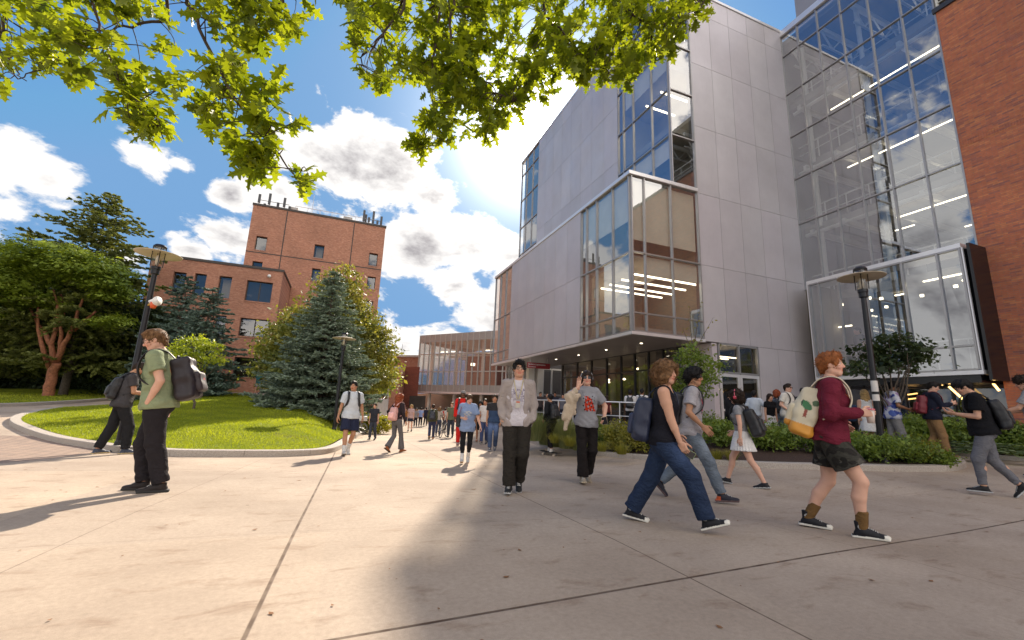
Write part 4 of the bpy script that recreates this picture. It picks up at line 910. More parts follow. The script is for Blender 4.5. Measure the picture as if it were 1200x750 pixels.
# red-barked multi-stem maple
b=gpt(57,461); b=onG(56,29); root=thing('red_bark_tree',b,'spreading tree with several reddish bare stems and layered light green leaves','tree')
dep=29; lob=[]
for (px,py,rx,rz) in ((15,325,3.,1.1),(60,305,3.2,1.2),(105,318,2.6,1.1),(128,340,1.5,1.0),(40,352,3.0,.8),(-25,340,3.4,1.3),(130,378,1.1,.6),(-25,365,2.0,.8),(8,300,2.2,.9)):
    p=atd(px,py,dep+rng.uniform(-1.3,1.)); lob.append((p,(rx,rx*.8,rz)))
o,cp=crown(root,lob,900,60,.17,L_maple,.36,shell=.35,flat=.6,nbw=.7)
mb=MB()
stem=[[(57,461),(60,440),(66,425)],[(66,425),(75,405),(85,385),(92,365),(98,350)],[(85,387),(97,378),(112,365)],[(64,428),(60,405),(66,385),(68,360),(62,340)],[(60,405),(52,390),(42,375),(30,350)],[(58,432),(50,410),(44,385),(44,360)],[(66,385),(74,370),(72,345)],[(70,418),(72,395),(70,370)]]
for i,s_ in enumerate(stem):
    dd=[dep+(.0 if i==0 else rng.uniform(-.2,.2)+q*.12*(-1)**i) for q in range(len(s_))]; P=np.array([atd(a,c,e) for (a,c),e in zip(s_,dd)])
    if i==0: P[0]=b-[0,0,.1]
    t=np.linspace(0,1,12); tt=np.linspace(0,1,len(P)); P=np.stack([np.interp(t,tt,P[:,j]) for j in range(3)],1)+rng.normal(0,.02,(12,3)); r0=.32 if i==0 else .17; mb.tube(P,np.linspace(r0,r0*(.75 if i==0 else .35),12),9)
mb.build('trunk',M_redbark,root,smooth=True)
# small lime tree on the lawn
b=onG(229,18); lob=[(atd(px,py,18+q),(rx,rx,rz)) for px,py,rx,rz,q in ((228,402,.6,.3,0),(212,408,.5,.22,-.3),(247,408,.55,.25,.2),(230,420,.85,.25,0),(205,418,.45,.18,.3),(256,421,.4,.2,-.2),(222,430,.5,.15,-.4))]
bushy_tree('young_tree','small bright lime-green tree on the lawn behind the man in the green shirt',b,lob,110,34,.085,L_lime,.045,clr=.13,shell=.2,fork=.55,nt=12)
# golden shrub by the steps
b=onG(431,21.5); bushy_tree('golden_shrub','low golden-green shrub at the foot of the outdoor steps',b,[((b[0]-.3,b[1],b[2]+.55),(.8,.7,.5)),((b[0]+.6,b[1]+.1,b[2]+.48),(.75,.65,.45))],200,30,.085,L_gold,.02,clr=.12,nt=8,cat='shrub')
# slender tree by the glazed bay
b=onG(815,11.8); b[2]=.2
lob=[(atd(px,py,11.8+q),(rx,rx,rz)) for px,py,rx,rz,q in ((812,418,.5,.42,0),(800,440,.5,.35,.2),(826,442,.42,.34,-.2),(812,458,.5,.25,0),(835,428,.2,.3,.1),(790,455,.3,.2,-.1))]
r_=bushy_tree('slender_tree','slender airy green tree in the bed below the glazed bay, left of the entrance doors',b,lob,120,26,.075,L_shrub,.05,clr=.14,shell=.2,fork=.5)
mb=MB(); Cs=[]
for px,py in ((808,360),(818,372),(822,352),(836,372),(800,385),(846,402),(780,412)):
    P=np.array([atd(812,415,11.8),atd((812+px)/2,(415+py)/2,11.7),atd(px,py,11.8)]); mb.tube(P,[.012,.008,.003],5); t=np.linspace(.25,1,13)[:,None]; Cs.append(P[0]+(P[2]-P[0])*t+rng.normal(0,.03,(13,3)))
mb.build('shoots',M_bark,r_); V,Fq,c=leaf_quads(np.vstack(Cs),.07); fastmesh('shoot_leaves',V,Fq,L_shrub2,r_,col=c)
# dark tree by the right-hand lamp
b=onG(1046,10.8)
lob=[(atd(px,py,10.8+q),(rx,rx,rz)) for px,py,rx,rz,q in ((1045,400,.42,.22,0),(1022,412,.42,.22,.2),(1068,412,.4,.22,-.2),(1043,424,.5,.2,0),(1078,420,.25,.18,.1),(1012,432,.35,.18,-.1),(1066,432,.22,.12,0))]
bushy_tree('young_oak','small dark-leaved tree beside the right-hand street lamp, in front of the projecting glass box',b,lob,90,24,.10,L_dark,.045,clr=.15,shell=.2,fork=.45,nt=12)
# shrubs in the planting bed
def shrub(px,py,dep,r,h,mat,lab,name='shrub',n=130,ls=.06,grp='shrubs in the planting bed',nl=26):
    p=atd(px,py,dep); z=float(zbed(np.array([p[0]]),np.array([p[1]]))[0]) if dep<14 and px<1100 else float(gz(p[0],p[1]))+.1
    b=np.array([p[0],p[1],z]); root=thing(name,b,lab,'shrub',grp)
    lob=[((b[0]+rng.normal(0,r*.3),b[1]+rng.normal(0,r*.3),z+h*rng.uniform(.4,.6)),(r*rng.uniform(.6,.85),r*rng.uniform(.6,.85),h*rng.uniform(.4,.5))) for _ in range(4)]
    o,cp=crown(root,lob,n,nl,ls,mat,.09,shell=.35,name='foliage',flat=1.2)
    mb=MB()
    for q in cp[::7]: mb.tube([b+[0,0,-.02],(b*.4+q*.6)+rng.normal(0,.02,3),q],[.012,.008,.003],4)
    mb.build('stems',M_twig,root); return root
SH=[(722,11.6,.62,.80,L_shrub2,'olive-green shrub right of the waving woman'),(748,11.2,.6,.78,L_shrub2,'olive-green shrub behind the navy backpack'),(700,12.6,.5,.72,L_shrub,'green shrub behind the waving woman'),
 (800,10.6,.4,.5,L_shrub,'low green shrub between the two walkers in jeans'),(850,10.6,.55,.66,L_shrub,'green shrub left of the woman in the white skirt'),(838,11.6,.5,.75,L_shrub,'green shrub under the slender tree'),
 (905,9.7,.5,.62,L_shrub,'bright green shrub right of the white skirt'),(925,9.9,.55,.78,L_shrub,'taller green shrub below the cream backpack'),(893,10.4,.5,.55,L_shrub2,'olive shrub between the white skirt and the doors'),
 (955,9.5,.42,.5,L_shrub,'low green shrub behind the maroon sweatshirt'),(1005,9.2,.5,.58,L_shrub,'green shrub at the foot of the right-hand lamp'),(1022,8.9,.55,.66,L_shrub,'large bright green shrub right of the paper cup'),
 (1050,9.0,.5,.55,L_shrub,'green shrub below the floral shirt'),(1076,9.1,.36,.42,L_shrub2,'small shrub with reddish tips left of the tan trousers'),(987,9.6,.45,.6,L_shrub,'green shrub hidden behind the striding legs in shorts'),(770,11.0,.5,.7,L_shrub,'green shrub behind the woman in the black tank top'),(1093,8.9,.2,.22,L_shrub,'tiny seedling shrub at the tip of the bed')]
for px,dep,r,h,mt,lab in SH: shrub(px,500,dep+(.55 if px>880 else .25),r,h,mt,lab,n=int(90+90*r),nl=22,ls=.055)
def reeds(px,dep,r,h,lab,n=900,mat=L_reed,grp='ornamental grasses in the planting bed',name='ornamental_grass'):
    p=atd(px,500,dep); z=float(zbed(np.array([p[0]]),np.array([p[1]]))[0]); b=np.array([p[0],p[1],z]); root=thing(name,b,lab,'grass clump',grp)
    a=rng.uniform(0,6.28,n); q=rng.random(n)**.5; R0=r*.35*q; le=h*rng.uniform(.6,1.1,n); sp=q*rng.uniform(.3,1.,n)*r; w=.006
    Vs=[]; s=np.array([0,.35,.7,1.]); 
    o=np.stack([np.cos(a),np.sin(a)],1)
    pts=[]
    for t in s:
        rr=R0+sp*t**1.6; zz=le*(t-.28*t**3*(sp/r)); pts.append(np.c_[o*rr[:,None],zz])
    sdv_=np.c_[-o[:,1],o[:,0],np.zeros(n)]; V=[]
    for k,t in enumerate(s):
        ww=w*(1-.85*t)*(dep/11); V+= [pts[k]-sdv_*ww,pts[k]+sdv_*ww]
    V=np.stack(V,1)+b; Fq=(np.arange(n)[:,None,None]*8+np.array([[0,1,3,2],[2,3,5,4],[4,5,7,6]])[None]).reshape(-1,4); c=np.repeat(np.clip(rng.normal(.5,.25,n),0,1),8)[:,None]*np.ones(3)
    fastmesh('blades',V.reshape(-1,3),Fq,mat,root,col=c); return root
for px,dep,r,h,lab in ((628,12.6,.6,.85,'grass clump left of the person on the skateboard'),(650,13.2,.6,.95,'grass clump behind the person on the skateboard'),(664,12.3,.6,.9,'grass clump right of the person on the skateboard'),(680,12.0,.6,.85,'grass clump behind the cream jacket'),(640,14.2,.6,1.0,'far grass clump under the handrail'),(612,13.8,.6,.95,'grass clump behind the man in the grey jacket'),(695,13.4,.6,.9,'far grass clump behind the waving woman')): reeds(px,dep,r,h,lab)
for px,dep,r,h,lab in ((668,11.2,.34,.28,'low dry tuft near the kerb, left of the waving woman'),(705,10.7,.3,.26,'low dry tuft by the kerb right of the waving woman'),(728,10.5,.3,.28,'low dry tuft by the kerb, left of the navy backpack'),(838,9.7,.28,.24,'low dry tuft by the kerb behind the grey-shirted walker'),(855,9.5,.26,.26,'low dry tuft by the kerb at the white skirt'),(650,11.5,.3,.28,'low dry tuft by the kerb beside the skateboard')): reeds(px,dep,r,h,lab,260,L_shrub2,'low dry grass tufts along the kerb','grass_tuft')
# right bed: hostas and shrubs in front of the brick wall
def hosta(px,py,lab,r=.34):
    p=atd(px,500,py); b=np.array([p[0],p[1],float(gz(p[0],p[1]))+.1]); root=thing('hosta',b,lab,'plant','hostas in front of the brick wall'); n=46; a=rng.uniform(0,6.28,n); q=rng.uniform(.25,1,n)
    C=b+np.c_[np.cos(a)*r*q,np.sin(a)*r*q,.10+.26*(1-q**2)+rng.normal(0,.02,n)]; t=unit(np.c_[np.cos(a),np.sin(a),-.25+.5*(1-q)]); sd_=np.c_[-np.sin(a),np.cos(a),np.zeros(n)]; s=.13
    V=np.stack([C-t*s*.6,C-t*s*.2+sd_*s*.42,C+t*s*.35+sd_*s*.3,C+t*s*.8,C+t*s*.35-sd_*s*.3,C-t*s*.2-sd_*s*.42],1).reshape(-1,3); c=np.repeat(rng.random(n),6)[:,None]*np.ones(3); fastmesh('leaves',V,np.arange(6*n).reshape(-1,6),L_hosta,root,col=c,k=6)
hl=['pale hosta left of the phone reader, nearest the kerb','pale hosta behind the tan trousers','pale hosta behind the grey joggers','pale hosta right of the grey joggers by the kerb','pale hosta at the right edge of the frame by the kerb','pale hosta in the second row left of the phone reader','pale hosta in the second row right of the phone reader','pale hosta in the second row at the right edge','pale hosta nearest the right frame edge','pale hosta between the tan trousers and the grey joggers']
for (px,dep),lab in zip(((1120,11.0),(1106,11.4),(1140,10.8),(1172,10.6),(1190,10.5),(1128,11.6),(1165,11.3),(1184,11.3),(1205,10.4),(1133,10.7)),hl): hosta(px,dep,lab)
for px,dep,r,h,lab in ((1108,12.6,.7,1.0,'shrub under the amber lamps, left of the phone reader'),(1135,12.6,.7,1.1,'shrub directly behind the phone reader'),(1168,12.0,.7,.95,'shrub between the black backpack and the brick wall'),(1192,11.8,.7,1.0,'shrub against the orange brick wall at the frame edge'),(1080,12.8,.6,1.0,'shrub between the floral shirt and the tan trousers')): shrub(px,500,dep,r,h,L_shrub,lab,grp='shrubs at the foot of the brick wall',n=170,ls=.08)
# trees beyond and behind, which the glass reflects; last two added to mask brick
for k,(x,y,h,lab) in enumerate(((-24,14,11,'broad leafy tree standing off to the left of the lawns'),(-20,-6,12,'broad leafy tree standing behind the viewer on the left'),(-14,-16,11,'leafy tree standing directly behind the plaza'),(-2.0,37,6.6,'added leafy tree hidden behind the linden to block a reflection, left one of two'),(.9,39,6.6,'added leafy tree hidden behind the linden to block a reflection, right one of two'))):
    b=np.array([x,y,float(gz(x,y))]); lob=[((x,y,b[2]+h*.68),(h*.3,h*.3,h*.26)),((x+1.8,y+1,b[2]+h*.55),(h*.24,h*.24,h*.2)),((x-2,y-1,b[2]+h*.56),(h*.24,h*.24,h*.2))]
    bushy_tree('shade_tree',lab,b,lob,230,34,.26,L_maple,.22,clr=.5)
# ---------- the oak whose boughs hang into the top of the view
oak=thing('oak_tree',(-3.6,-4.2,0),'overhanging oak boughs with backlit lobed leaves across the top of the view','tree')
half=[(0,0),(.10,.05),(.16,.20),(.30,.24),(.25,.33),(.13,.37),(.17,.50),(.40,.60),(.33,.66),(.14,.66),(.12,.76),(.24,.86),(.10,.88),(0,1.03)]
nv=len(half)
def oak_leaves(C,D,N_,s):
    """C base points, D leaf axis, N_ normals, s lengths"""
    n=len(C); B=np.cross(N_,D); V=[]
    fold=rng.uniform(.02,.28,n)[:,None]; curl=rng.normal(.1,.18,n)[:,None]
    L_=[];R_=[]
    for x,y in half:
        m=C+D*(s*y)[:,None]-N_*(s[:,None]*curl*y*y)
        R_.append(m+B*(s*x*1.0)[:,None]-N_*(s[:,None]*x*fold)); L_.append(m-B*(s*x*1.0)[:,None]-N_*(s[:,None]*x*fold))
    V=np.stack(R_+L_[1:-1],1) ; k=V.shape[1]
    fr=list(range(nv)); fl=[0]+list(range(nv,k))+[nv-1]; fl=fl[::-1]
    base=np.arange(n)[:,None]*k; return V.reshape(-1,3),np.vstack([base+np.array(fr),base+np.array(fl)]),k
br_=[ # boughs: photo polyline with distance along the view for each point
 [(-60,-120,3.2),(20,-20,3.4),(110,-10,3.4),(112,20,3.4),(130,75,3.3),(160,120,3.2),(190,160,3.2)],
 [(215,-60,3.6),(222,5,3.5),(248,70,3.4),(272,110,3.3),(300,150,3.2),(330,185,3.1),(352,212,3.1)],
 [(200,-60,3.9),(195,25,3.8),(140,30,3.8),(60,75,3.7),(20,90,3.6)],
 [(560,-60,4.2),(530,0,4.1),(527,40,4.0),(540,75,4.0),(575,100,4.0),(600,120,4.1)],
 [(520,-60,4.4),(515,10,4.2),(508,70,4.1),(505,130,4.0),(500,165,4.0)],
 [(480,-50,4.0),(470,20,3.9),(430,60,3.8),(418,80,3.8)],
 [(700,-70,4.8),(720,0,4.7),(760,30,4.7),(800,25,4.8),(822,10,4.8)],
 [(620,-60,4.5),(640,20,4.4),(690,70,4.4),(720,90,4.4)],
 [(330,-60,3.6),(330,0,3.5),(310,35,3.5),(300,50,3.5)],
 [(0,-80,3.9),(5,10,3.8),(0,60,3.7),(30,95,3.7)]]
mb=MB(); bp=[]; brt=[]
hub=np.array([-3.0,-2.6,5.6]); hub2=np.array([-.5,-1.0,6.3])
for i,s_ in enumerate(br_):
    P=np.array([atd(a,c,e) for a,c,e in s_]); t=np.linspace(0,1,26); tt=np.linspace(0,1,len(P)); Q=np.stack([np.interp(t,tt,P[:,j]) for j in range(3)],1)
    Q[1:-1]=(Q[:-2]+Q[1:-1]*2+Q[2:])/4; Q+=rng.normal(0,.012,Q.shape); mb.tube(Q,np.linspace(.016,.004,26),6); bp.append(Q)
    h0=hub if i in(0,2,9) else hub2; st=Q[0]; t=np.linspace(0,1,10)[:,None]; m_=(h0+st)/2+np.array([0,0,.5]); mb.tube((1-t)**2*h0+2*t*(1-t)*m_+t*t*st,np.linspace(.06,.016,10),7)
BP=np.vstack(bp)
regs=[ # (polygon in the photo, number of leaf clusters, distance range)
 ([(-20,-30),(120,-30),(128,60),(112,100),(60,82),(30,98),(-20,125)],60,(3.2,4.3)),
 ([(100,-30),(215,-30),(215,60),(180,70),(165,90),(130,80)],20,(3.2,4.)),
 ([(118,60),(140,75),(205,165),(180,180),(150,140)],20,(3.05,3.4)),
 ([(160,75),(215,95),(200,105),(170,100)],4,(3.1,3.5)),
 ([(210,-30),(375,-30),(360,30),(345,45),(300,60),(260,50),(225,20)],44,(3.2,4.1)),
 ([(225,55),(275,60),(300,110),(270,155),(240,150),(218,100)],20,(3.0,3.5)),
 ([(285,85),(345,95),(356,150),(320,165),(290,150)],14,(3.,3.4)),
 ([(300,170),(360,180),(362,215),(330,212),(275,190)],11,(2.95,3.2)),
 ([(268,165),(300,172),(290,190),(262,185)],3,(3.,3.2)),
 ([(403,-30),(560,-30),(560,60),(540,120),(500,100),(430,100),(405,70)],118,(3.6,5.)),
 ([(545,-30),(740,-30),(735,40),(690,75),(640,95),(580,115),(545,90)],140,(3.9,5.4)),
 ([(480,70),(570,80),(575,155),(555,170),(520,120)],44,(3.8,4.6)),
 ([(480,135),(532,140),(530,180),(505,188),(478,165)],14,(3.9,4.1)),
 ([(570,100),(640,95),(650,120),(605,135),(575,150)],16,(4.,4.8)),
 ([(700,-30),(835,-30),(828,18),(800,60),(760,72),(720,50)],76,(4.4,5.5)),
 ([(660,50),(745,55),(750,90),(705,108),(665,85)],34,(4.3,5.)),
 ([(390,-30),(420,-30),(412,5),(395,5)],3,(3.8,4.2))]
CC=[];DD=[];NN=[];SS=[]
for poly,nc,(d0,d1) in regs:
    poly=np.array(poly,float); k=0; lo,hi=poly.min(0),poly.max(0)
    while k<nc:
        q=rng.uniform(lo,hi)
        if not inpoly(q[:1],q[1:],poly)[0]: continue
        k+=1; c=atd(q[0],q[1],rng.uniform(d0,d1)); j=np.argmin(((BP-c)**2).sum(1)); s0=BP[j]; m_=(s0+c)/2+rng.normal(0,.06,3)+[0,0,.05]
        t=np.linspace(0,1,6)[:,None]; mb.tube((1-t)**2*s0+2*t*(1-t)*m_+t*t*c,np.linspace(.005,.0022,6),4,cap=False)
        d=unit(c-s0+rng.normal(0,.1,3)+[0,0,-.05]); nl=rng.integers(6,10)
        for _ in range(nl):
            ax=unit(d*.45+rng.normal(0,.62,3)+np.array([0,0,-.12])); nn=unit(np.cross(ax,unit(rng.normal(size=3)))*.5+np.array([0,0,1.])*.9); nn=unit(nn-ax*(nn@ax))
            CC.append(c-d*rng.uniform(0,.13)+ax*.012);DD.append(ax);NN.append(nn);SS.append(rng.uniform(.095,.165))
V,Fq,k=oak_leaves(np.array(CC),np.array(DD),np.array(NN),np.array(SS))
cv=np.repeat(np.clip(rng.normal(.5,.27,len(CC)),0,1),k)[:,None]*np.ones(3)
fastmesh('foliage',V,Fq,L_oak,oak,col=cv,k=nv)
mb.tube([(-3.6,-4.2,-.1),(-3.55,-4.1,1.),(-3.4,-3.6,2.8),(-3.2,-3.1,4.4),tuple(hub)],[.34,.26,.22,.17,.1],12); mb.tube([(-3.4,-3.6,2.8),(-2.6,-2.8,4.6),(-1.5,-1.8,5.7),tuple(hub2)],[.16,.13,.1,.07],10)
mb.build('trunk',M_twig,oak,smooth=True)
# ---------- figures: implicit bodies and clothes, meshed with surface nets
A3=lambda *v: np.array(v,float)
class Field:
    def __init__(s,lo,hi,res):
        s.res=res; s.lo=np.array(lo,float)-2*res; n=np.ceil((np.array(hi)-s.lo)/res).astype(int)+3; s.n=n; s.F=np.full(n,.08,np.float32)
        s.ax=[(s.lo[i]+res*np.arange(n[i])).astype(np.float32) for i in range(3)]
    def sl(s,lo,hi,pad):
        r=[]
        for i in range(3):
            a=int(max(0,math.floor((lo[i]-pad-s.lo[i])/s.res))); b=int(min(s.n[i],math.ceil((hi[i]+pad-s.lo[i])/s.res)+1))
            if b<=a: return None
            r.append(slice(a,b))
        return tuple(r)
    def xyz(s,r): return s.ax[0][r[0]][:,None,None],s.ax[1][r[1]][None,:,None],s.ax[2][r[2]][None,None,:]
    def add(s,prim,k=.02,op='u'):
        f,lo,hi=prim; r=s.sl(lo,hi,max(k,0)*1.0+2.5*s.res)
        if r is None: return s
        d=f(*s.xyz(r)).astype(np.float32); a=s.F[r]
        if op=='u':
            if k>0: h=np.clip(.5+.5*(a-d)/k,0,1); s.F[r]=a*(1-h)+d*h-k*h*(1-h)
            else: s.F[r]=np.minimum(a,d)
        elif op=='s':
            if k>0: h=np.clip(.5-.5*(a+d)/k,0,1); s.F[r]=a*(1-h)-d*h+k*h*(1-h)
            else: s.F[r]=np.maximum(a,-d)
        return s
    def cut(s,pt,nrm,k=0):
        """remove everything on the positive side of a plane"""
        x,y,z=s.ax[0][:,None,None],s.ax[1][None,:,None],s.ax[2][None,None,:]; s.F=np.maximum(s.F,((x-pt[0])*nrm[0]+(y-pt[1])*nrm[1]+(z-pt[2])*nrm[2]).astype(np.float32)); return s
    def noise(s,fn):
        m=np.abs(s.F)<.04; i=np.nonzero(m); s.F[i]+=fn(s.ax[0][i[0]],s.ax[1][i[1]],s.ax[2][i[2]]).astype(np.float32); return s
    def mesh(s):
        F=s.F; F[0]=F[-1]=.08; F[:,0]=F[:,-1]=.08; F[:,:,0]=F[:,:,-1]=.08
        ins=F<0; c=np.zeros(np.array(F.shape)-1,np.uint8)
        for i in(0,1):
            for j in(0,1):
                for k in(0,1): c+=ins[i:F.shape[0]-1+i,j:F.shape[1]-1+j,k:F.shape[2]-1+k]
        act=(c>0)&(c<8); I=np.argwhere(act)
        if len(I)==0: return np.zeros((0,3)),np.zeros((0,4),int)
        idx=np.full(c.shape,-1,np.int32); idx[act]=np.arange(len(I)); val={}
        for i in(0,1):
            for j in(0,1):
                for k in(0,1): val[i,j,k]=F[I[:,0]+i,I[:,1]+j,I[:,2]+k]
        acc=np.zeros((len(I),3)); cnt=np.zeros(len(I))
        for a in val:
            for ax in range(3):
                if a[ax]: continue
                b=list(a); b[ax]=1; b=tuple(b); va,vb=val[a],val[b]; cr=(va<0)!=(vb<0); t=np.where(cr,va/(va-vb+1e-12),0); p=np.tile(np.array(a,float),(len(I),1)); p[:,ax]=t; acc[cr]+=p[cr]; cnt[cr]+=1
        V=(I+acc/cnt[:,None])*s.res+s.lo; Q=[]
        for ax in range(3):
            sa=[slice(None)]*3; sb=[slice(None)]*3; sa[ax]=slice(0,-1); sb[ax]=slice(1,None); d=ins[tuple(sa)]!=ins[tuple(sb)]
            E=np.argwhere(d); u,v=(ax+1)%3,(ax+2)%3; E=E[(E[:,u]>0)&(E[:,v]>0)&(E[:,u]<c.shape[u])&(E[:,v]<c.shape[v])]
            if not len(E): continue
            def g(du,dv):
                e=E.copy(); e[:,u]-=du; e[:,v]-=dv; return idx[e[:,0],e[:,1],e[:,2]]
            q=np.stack([g(1,1),g(0,1),g(0,0),g(1,0)],1); fl=ins[E[:,0],E[:,1],E[:,2]]; q[~fl]=q[~fl][:,::-1]; Q.append(q)
        Q=np.vstack(Q); return V,Q[(Q>=0).all(1)]
def rc(a,b,ra,rb,ex=None,sq=1.,cuts=()):
    """round cone a->b; with ex (unit axis) and sq the section is squashed along ex"""
    a=np.array(a,float);b=np.array(b,float);ab=b-a;L=ab@ab+1e-9;R=max(ra,rb)*1.05
    def f(x,y,z):
        px,py,pz=x-a[0],y-a[1],z-a[2]; t=np.clip((px*ab[0]+py*ab[1]+pz*ab[2])/L,0,1)
        qx,qy,qz=px-t*ab[0],py-t*ab[1],pz-t*ab[2]; r=ra+(rb-ra)*t
        if ex is not None:
            e=qx*ex[0]+qy*ex[1]+qz*ex[2]; k=1/sq-1; qx,qy,qz=qx+e*k*ex[0],qy+e*k*ex[1],qz+e*k*ex[2]
            d=(np.sqrt(qx*qx+qy*qy+qz*qz)-r)*(sq if sq<1 else 1)**.5
        else: d=np.sqrt(qx*qx+qy*qy+qz*qz)-r
        for p,n in cuts: d=np.maximum(d,(x-p[0])*n[0]+(y-p[1])*n[1]+(z-p[2])*n[2])
        return d
    return f,np.minimum(a,b)-R,np.maximum(a,b)+R
def ell(c,r,M=None):
    c=np.array(c,float);r=np.array(r,float);M=np.eye(3) if M is None else np.array(M); R=max(r)
    def f(x,y,z):
        p=[x-c[0],y-c[1],z-c[2]]; u=[(p[0]*M[i][0]+p[1]*M[i][1]+p[2]*M[i][2]) for i in range(3)]
        k0=np.sqrt(sum((u[i]/r[i])**2 for i in range(3)))+1e-6; k1=np.sqrt(sum((u[i]/r[i]**2)**2 for i in range(3)))+1e-6; return k0*(k0-1)/k1
    return f,c-R,c+R
def rbox(c,h,rad,M=None,taper=0):
    c=np.array(c,float);h=np.array(h,float)-rad;M=np.eye(3) if M is None else np.array(M);R=np.linalg.norm(h)+rad
    def f(x,y,z):
        p=[x-c[0],y-c[1],z-c[2]]; u=[(p[0]*M[i][0]+p[1]*M[i][1]+p[2]*M[i][2]) for i in range(3)]
        if taper: k=1-taper*u[2]/h[2]; u[0]=u[0]/k
        q=[np.abs(u[i])-h[i] for i in range(3)]
        return np.sqrt(np.maximum(q[0],0)**2+np.maximum(q[1],0)**2+np.maximum(q[2],0)**2)+np.minimum(np.maximum(np.maximum(q[0],q[1]),q[2]),0)-rad
    return f,c-R,c+R
def rotm(ax,deg):
    return np.array(Matrix.Rotation(math.radians(deg),3,Vector(ax)))
def ik(S_,T,l1,l2,pole):
    d=T-S_; L=np.linalg.norm(d); L2=min(L,(l1+l2)*.998); d/=L+1e-9; a=math.acos(np.clip((l1*l1+L2*L2-l2*l2)/(2*l1*L2),-1,1)); p=np.array(pole,float); p=p-d*(p@d); p/=np.linalg.norm(p)+1e-9
    return S_+d*l1*math.cos(a)+p*l1*math.sin(a), S_+d*L2
def wrk(x,y,z,s=0.,f=1.):
    x=x*f;y=y*f;z=z*f
    return .5*np.sin(26*z+8*x+3*np.sin(11*y+6*z+s)+s)+.3*np.sin(44*z-19*x+13*y+2*np.sin(17*x+s*2))+.25*np.sin(31*x+23*y-12*z+2.5*np.sin(9*z+s))
SKIN={'fair':(.62,.36,.26),'light':(.55,.31,.21),'tan':(.42,.22,.13),'brown':(.26,.125,.07),'dark':(.12,.06,.035)}
HAIR={'black':(.012,.010,.010),'dark':(.03,.018,.012),'brown':(.08,.04,.02),'ginger':(.30,.10,.03),'auburn':(.26,.06,.022),'blond':(.42,.27,.11),'lightbrown':(.19,.10,.045)}
M_skin=vcol('skin',.65,300,.15,.001,sss=.05,spec=.25,var=.05,vscale=20)
def clothmat(name,var,fold):
    m=NT(name); v=m.coord('Object'); c=m.attr(); f=m.noise(9,v,4); c=m.mix(1.,c,m.ramp(f,[(.3,1-var),(.7,1.03)]),'MULTIPLY')
    mp=m.n('ShaderNodeMapping'); m.l(v,mp.inputs[0]); mp.inputs['Rotation'].default_value=(.5,.6,0); mp.inputs['Scale'].default_value=(1,1,1.7)
    h=m.math('ADD',m.noise(11,mp.outputs[0],3,.5,1.6),m.math('MULTIPLY',m.noise(380,v,2),.04)); return m.bsdf(c,.9,0,.15,bump=h,bstr=fold,bdist=.03)
M_cloth=clothmat('cloth',.10,.6)
M_denim=clothmat('denim',.28,.8)
M_hair=vcol('hair',.6,130,.9,.006,spec=.2,var=.35,vscale=40)
M_nylon=vcol('bag_nylon',.5,380,.3,.002,spec=.45,var=.12,vscale=10)
M_rubber=vcol('shoe_surface',.65,200,.2,.002,spec=.3,var=.06)
M_gloss=vcol('glossy_plastic',.15,50,.0,.001,spec=.6,var=.02)
def ribbon(mb,P,w,th,wide):
    P=np.array(P,float); n=len(P); t=np.linspace(0,1,5*n); tt=np.linspace(0,1,n); Q=np.stack([np.interp(t,tt,P[:,j]) for j in range(3)],1)
    for _ in range(3): Q[1:-1]=(Q[:-2]+Q[1:-1]*2+Q[2:])/4
    T=unit(np.gradient(Q,axis=0)); Wd=np.tile(np.array(wide,float),(len(Q),1)) if np.ndim(wide)==1 else wide; Wd=unit(Wd-T*(Wd*T).sum(1)[:,None]); N_=np.cross(T,Wd); a=np.linspace(0,6.2832,10,endpoint=False)
    V=[Q[i]+np.cos(a)[:,None]*Wd[i]*w/2+np.sign(np.sin(a))[:,None]*np.abs(np.sin(a))[:,None]**.5*N_[i]*th/2 for i in range(len(Q))]
    seg=10; f=[(i*seg+j,i*seg+(j+1)%seg,(i+1)*seg+(j+1)%seg,(i+1)*seg+j) for i in range(len(Q)-1) for j in range(seg)]+[tuple(range(seg-1,-1,-1)),tuple((len(Q)-1)*seg+j for j in range(seg))]
    mb.add(np.vstack(V),f)
def hand(Fd,W,d,n,right,curl,spread=.0,sc=1.,thumb=.5):
    d=d/np.linalg.norm(d); n=n-d*(n@d); n=n/np.linalg.norm(n); s=np.cross(d,n)*(1 if right else -1)
    Fd.add(rc(W-d*.03,W+d*.015,.026*sc,.028*sc,n,.72),.01)
    Fd.add(rbox(W+d*.052*sc,(.040*sc,.048*sc,.0145*sc),.013*sc,np.array([s,d,n])),.014)
    Fd.add(ell(W+d*.035*sc+s*.022*sc+n*.008*sc,(.02*sc,.032*sc,.015*sc),np.array([s,d,n])),.012)
    if np.ndim(curl)==0: curl=[curl]*4
    for i,(o,l,r) in enumerate(((.031,.074,.0088),(.0105,.082,.0092),(-.0105,.076,.0088),(-.030,.060,.0078))):
        p=W+d*(.094-.006*(i==3)-.003*(i==0))*sc+s*o*sc; ang=0; sd_=s*spread*(1.5-i)*.12
        for q,(fr,ca) in enumerate(((.44,.75),(.31,1.),(.25,.7))):
            ang+=curl[i]*ca; dd=unit(d*math.cos(ang)+n*math.sin(ang)+sd_*math.cos(ang)); p2=p+dd*l*fr*sc*1.06; Fd.add(rc(p,p2,r*sc*(1-.1*q),r*sc*(.92-.1*q)),.0035 if q==0 else .003); p=p2
    p=W+d*.022*sc+s*.027*sc+n*.006*sc; dirs=[unit(d*.62+s*.72+n*.3),unit(d*.85+s*(.45-.35*thumb)+n*(.2+.5*thumb)),unit(d*.95+s*(.25-.45*thumb)+n*(.2+.7*thumb))]
    for dd,l,r in zip(dirs,(.042,.033,.026),(.0125,.0105,.0095)): p2=p+dd*l*sc; Fd.add(rc(p,p2,r*sc,r*sc*.9),.006); p=p2
def xf(P_,root_s): return P_*root_s
